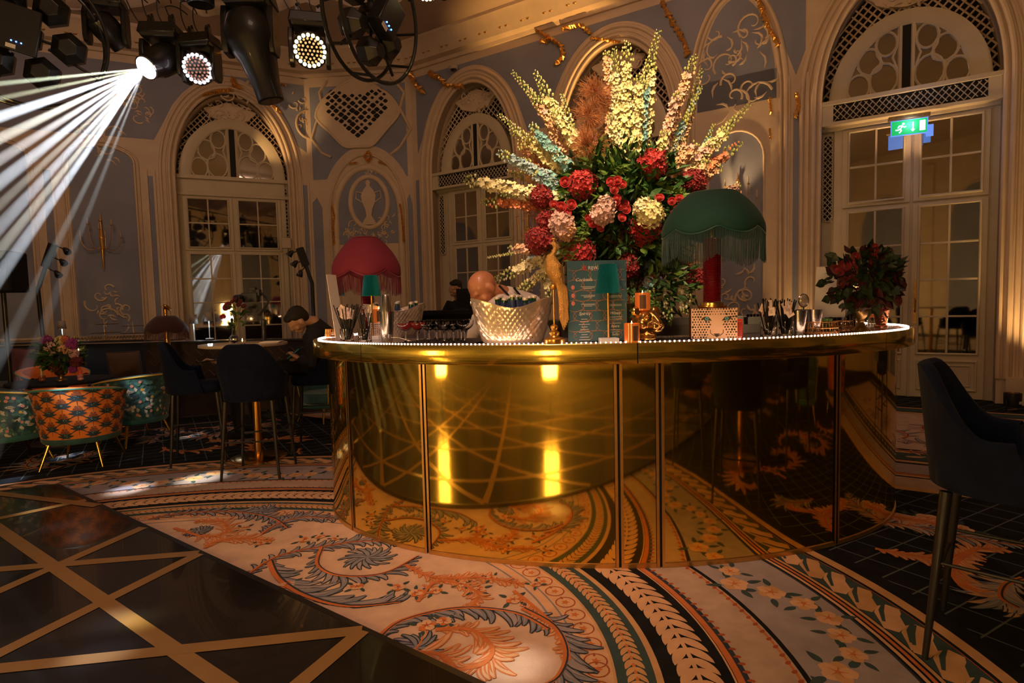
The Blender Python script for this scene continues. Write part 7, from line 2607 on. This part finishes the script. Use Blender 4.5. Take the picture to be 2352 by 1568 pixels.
# ------------------------------------------------------------------ wall things
def sconce(w, u, z, label, s=1.0):
    r = thing('wall_sconce', label, 'wall light', w(u, z, FR + .01), math.atan2(w.D.y, w.D.x) if w is not WL else math.atan2(-w.D.y, -w.D.x))
    m = MB()
    m.tube([(0, -.02, -.34 * s), (0, -.03, -.15 * s), (0, -.03, 0), (0, -.03, .12 * s), (0, -.02, .30 * s)], [.008, .022, .035, .020, .006], 10)
    m.ball((0, -.03, .22 * s), .026); m.ball((0, -.035, .02), .04, .03, .05)
    m.build('backplate', gilt, r)
    cw = mat('candle_ivory', (.62, .48, .34), .5)
    for (x, zz, dy) in ((-.19, .02, .06), (-.11, .16, .08), (.0, .10, .14), (.11, .16, .08), (.19, .02, .06), (.05, .02, .12)):
        x *= s; zz *= s
        m = MB()
        m.tube(bez((0, -.03, -.08 * s), (x * .9, -.03 - dy, -.18 * s), (x, -.03 - dy, zz), 10), .005, 6)
        m.lathe([(.001, zz), (.022, zz + .006), (.024, zz + .012), (.008, zz + .014), (.009, zz + .03)], 12, (x, -.03 - dy, 0))
        a = m.build('arm', gilt, r)
        m = MB(); m.lathe([(.008, zz + .02), (.008, zz + .115), (.001, zz + .12)], 10, (x, -.03 - dy, 0)); m.build('candle', cw, a)
    return r
u, z = WL.px(237, 560); sconce(WL, u, z + .06, 'gilded candelabra sconce on the blue panel of the left wall', 1.55)
u, z = WB.px(1218, 530); sconce(WB, u, z, 'gilded candelabra sconce on the wall between middle door and flowers', 1.45)
u, z = WB.px(1697, 468); sconce(WB, u, z, 'gilded candelabra sconce above the green lamp', 1.4)
u, z = WB.px(1046, 162)
r = thing('security_camera', 'small domed security camera on the wall above the middle door', 'camera', WB(u, z, FR))
m = MB(); m.lathe([(.085, 0), (.085, -.035), (.075, -.05)], 24, (0, -.08, .02)); m.lathe([(.001, .02), (.085, .02)], 24, (0, -.08, 0)); m.build('housing', mat('camera_housing', (.5, .42, .36), .5), r)
m = MB(); m.lathe([(.062, -.03), (.058, -.055), (.035, -.08), (.001, -.09)], 24, (0, -.08, .02)); m.build('dome', lensd, r)
# white box high on the arch of the left door
u, z = WL.px(657, 560)
m = MB(); m.box(0, -.06, 0, .17, .12, .20); o = m.build('wall_box', mat('box_white', (.60, .50, .40), .5), None, bev=.006)
tag(o, 'small white wall speaker box on the frame of the left arched door', 'speaker', None, WL(u, z, FR), math.atan2(-WL.D.y, -WL.D.x))
# exit sign
ex = P(2088, 292, 7.02)
r = thing('exit_sign', 'lit green exit sign with running figure and down arrow above the right door', 'sign', ex, math.atan2(WB.D.y, WB.D.x) + math.radians(6))
sg = mat('sign_green', (.01, .30, .06), .4, emit=.9, ecol=(.01, .50, .10)); sw = mat('sign_white', (.8, .9, 1), .4, emit=2.2, ecol=(.66, .80, 1.0)); sb = mat('sign_edge', (.2, .4, .9), .2, emit=.8, ecol=(.12, .30, 1.0))
m = MB(); m.box(0, .03, .125, .42, .09, .045); m.build('housing', brassdull, r, bev=.004)
m = MB(); m.box(0, 0, 0, .375, .008, .185); m.build('acrylic_panel', sb, r)
m = MB(); m.box(0, -.006, .002, .355, .004, .165); pn = m.build('green_field', sg, r, smooth=False)
m = MB()
y_ = -.010
def fl(pts): m.add([(x, y_, z) for x, z in pts], [tuple(range(len(pts)))])
fl([(.105, -.055), (.160, -.055), (.160, .062), (.105, .062)])                    # door
fl([(.030, .055), (.044, .055), (.044, -.030), (.060, -.030), (.037, -.058), (.014, -.030), (.030, -.030)])   # arrow
fig = [((-.070, .020), (-.088, -.008)), ((-.088, -.008), (-.080, -.034)), ((-.080, -.034), (-.098, -.055)), ((-.088, -.008), (-.110, -.022)), ((-.110, -.022), (-.135, -.020)),
       ((-.070, .022), (-.050, .006)), ((-.050, .006), (-.036, .012)), ((-.072, .026), (-.100, .024)), ((-.100, .024), (-.112, .004))]
for a, b in fig:
    a, b = Vector(a), Vector(b); d = (b - a).normalized(); n = Vector((-d.y, d.x)) * .0065; a -= d * .004; b += d * .004
    fl([tuple(a + n), tuple(a - n), tuple(b - n), tuple(b + n)])
fl([(-.060 + .013 * math.cos(t), .046 + .013 * math.sin(t)) for t in [PI2 * k / 14 for k in range(14)]])
m.build('running_figure', sw, pn, smooth=False)
m = MB(); m.box(.235, .16, -.03, .075, .008, .14); m.build('side_panel', sb, r, smooth=False)
lamp('POINT', 'exit_sign_light', ex + Vector((-.03, -.12, .05)), 3, (.35, .55, 1.0), None, .05)
# floor uplighter
up = G(2325, 943)
r = thing('uplighter', 'black floor uplighter beside the right door, glowing amber', 'uplighter', (up.x, up.y, 0), .3)
m = MB(); m.lathe([(.001, .05), (.075, .05), (.078, .06), (.082, .19), (.080, .20), (.074, .20), (.072, .185), (.001, .18)], 28); m.build('housing', black, r)
m = MB(); m.lathe([(.001, .182), (.07, .182)], 28); m.build('lens', mat('uplight_lens', (1, .5, .2), .4, emit=6, ecol=(1, .40, .10)), r)
m = MB(); m.tube([(-.10, 0, .0), (-.10, 0, .13), (-.08, 0, .13)], .008, 6); m.tube([(.10, 0, .0), (.10, 0, .13), (.08, 0, .13)], .008, 6); m.box(0, 0, .008, .22, .06, .012); m.build('bracket', black, r)
m = MB(); m.box(0, -.081, .10, .05, .004, .03); m.build('sticker', white, r)
# amber wash of the arches
def wash(w, u, d, e, tu, tz, ang=70, z=.22, col=AMB, td=-.05):
    lamp('SPOT', 'arch_uplight', w(u, z, d), e, col, w(tu, tz, td), .04, ang, .8)
wash(WB, 9.30, .45, 120, 9.2, 2.6, 60)
wash(WB, 6.90, .42, 60, 6.85, 3.0, 50)
wash(WB, 4.55, .16, 900, 3.40, 5.1, 40, 2.0, (1, .50, .13))
wash(WB, 8.25, .18, 60, 7.1, 5.0, 50, 2.6)
wash(WB, 7.9, .18, 50, 8.95, 5.0, 50, 2.6)
wash(WB, 5.8, .30, 110, 6.6, 4.6, 50, 2.4)
wash(WL, 1.75, .75, 150, .25, 4.9, 34, 3.6)
# stage uprights behind the photographer whose glow shows in the gold front
upm = mat('tube_glow', (1, .7, .3), .4, emit=34, ecol=(1.0, .56, .16))
for k, (x, y) in enumerate(((-3.5, .35), (-.72, -.85))):
    r = thing('stage_tube_lamp', 'warm glowing tube lamp on a pole, the %s streak reflected in the gold' % ('left', 'right')[k], 'lamp', (x, y, .034))
    m = MB(); m.lathe([(.10, 0), (.10, .02), (.03, .03)], 24); m.build('foot', black, r)
    m = MB(); m.tube([(0, 0, .03), (0, 0, .45)], .018, 12); m.build('pole', black, r)
    m = MB(); m.tube([(0, 0, .45), (0, 0, 1.6)], .17, 28); m.build('glow_tube', upm, r)

ORD = ['first', 'second', 'third', 'fourth', 'fifth', 'sixth', 'seventh', 'eighth', 'ninth', 'tenth', 'eleventh', 'twelfth', 'thirteenth', 'fourteenth', 'fifteenth', 'sixteenth']
def px_of(o):
    v = CM.transposed() @ (o.location - Vector((0, 0, CAMH)))
    return v.x / -v.z
def number(group, fmt, key=px_of):
    L = sorted([o for o in bpy.data.objects if o.parent is None and o.get('group') == group], key=key)
    for i, o in enumerate(L):
        o['label'] = fmt % ORD[i]
number(GC, 'empty clear coupe glass on the bar mat, %s from the left')
number(GRP['a'], 'green beer bottle in the tub beside the gold bird, %s from the left')
number(GRP['b'], 'green beer bottle in the tub near the magenta lamp, %s from the left')
number(G2, 'small ribbed tumbler in the rows behind the brass vase, %s from the left')
number(G3, 'small tumbler on the inner counter behind the green lamp, %s from the left')
number('lime wedges on the bar', 'lime wedge heaped behind the copper wire basket, %s from the left')
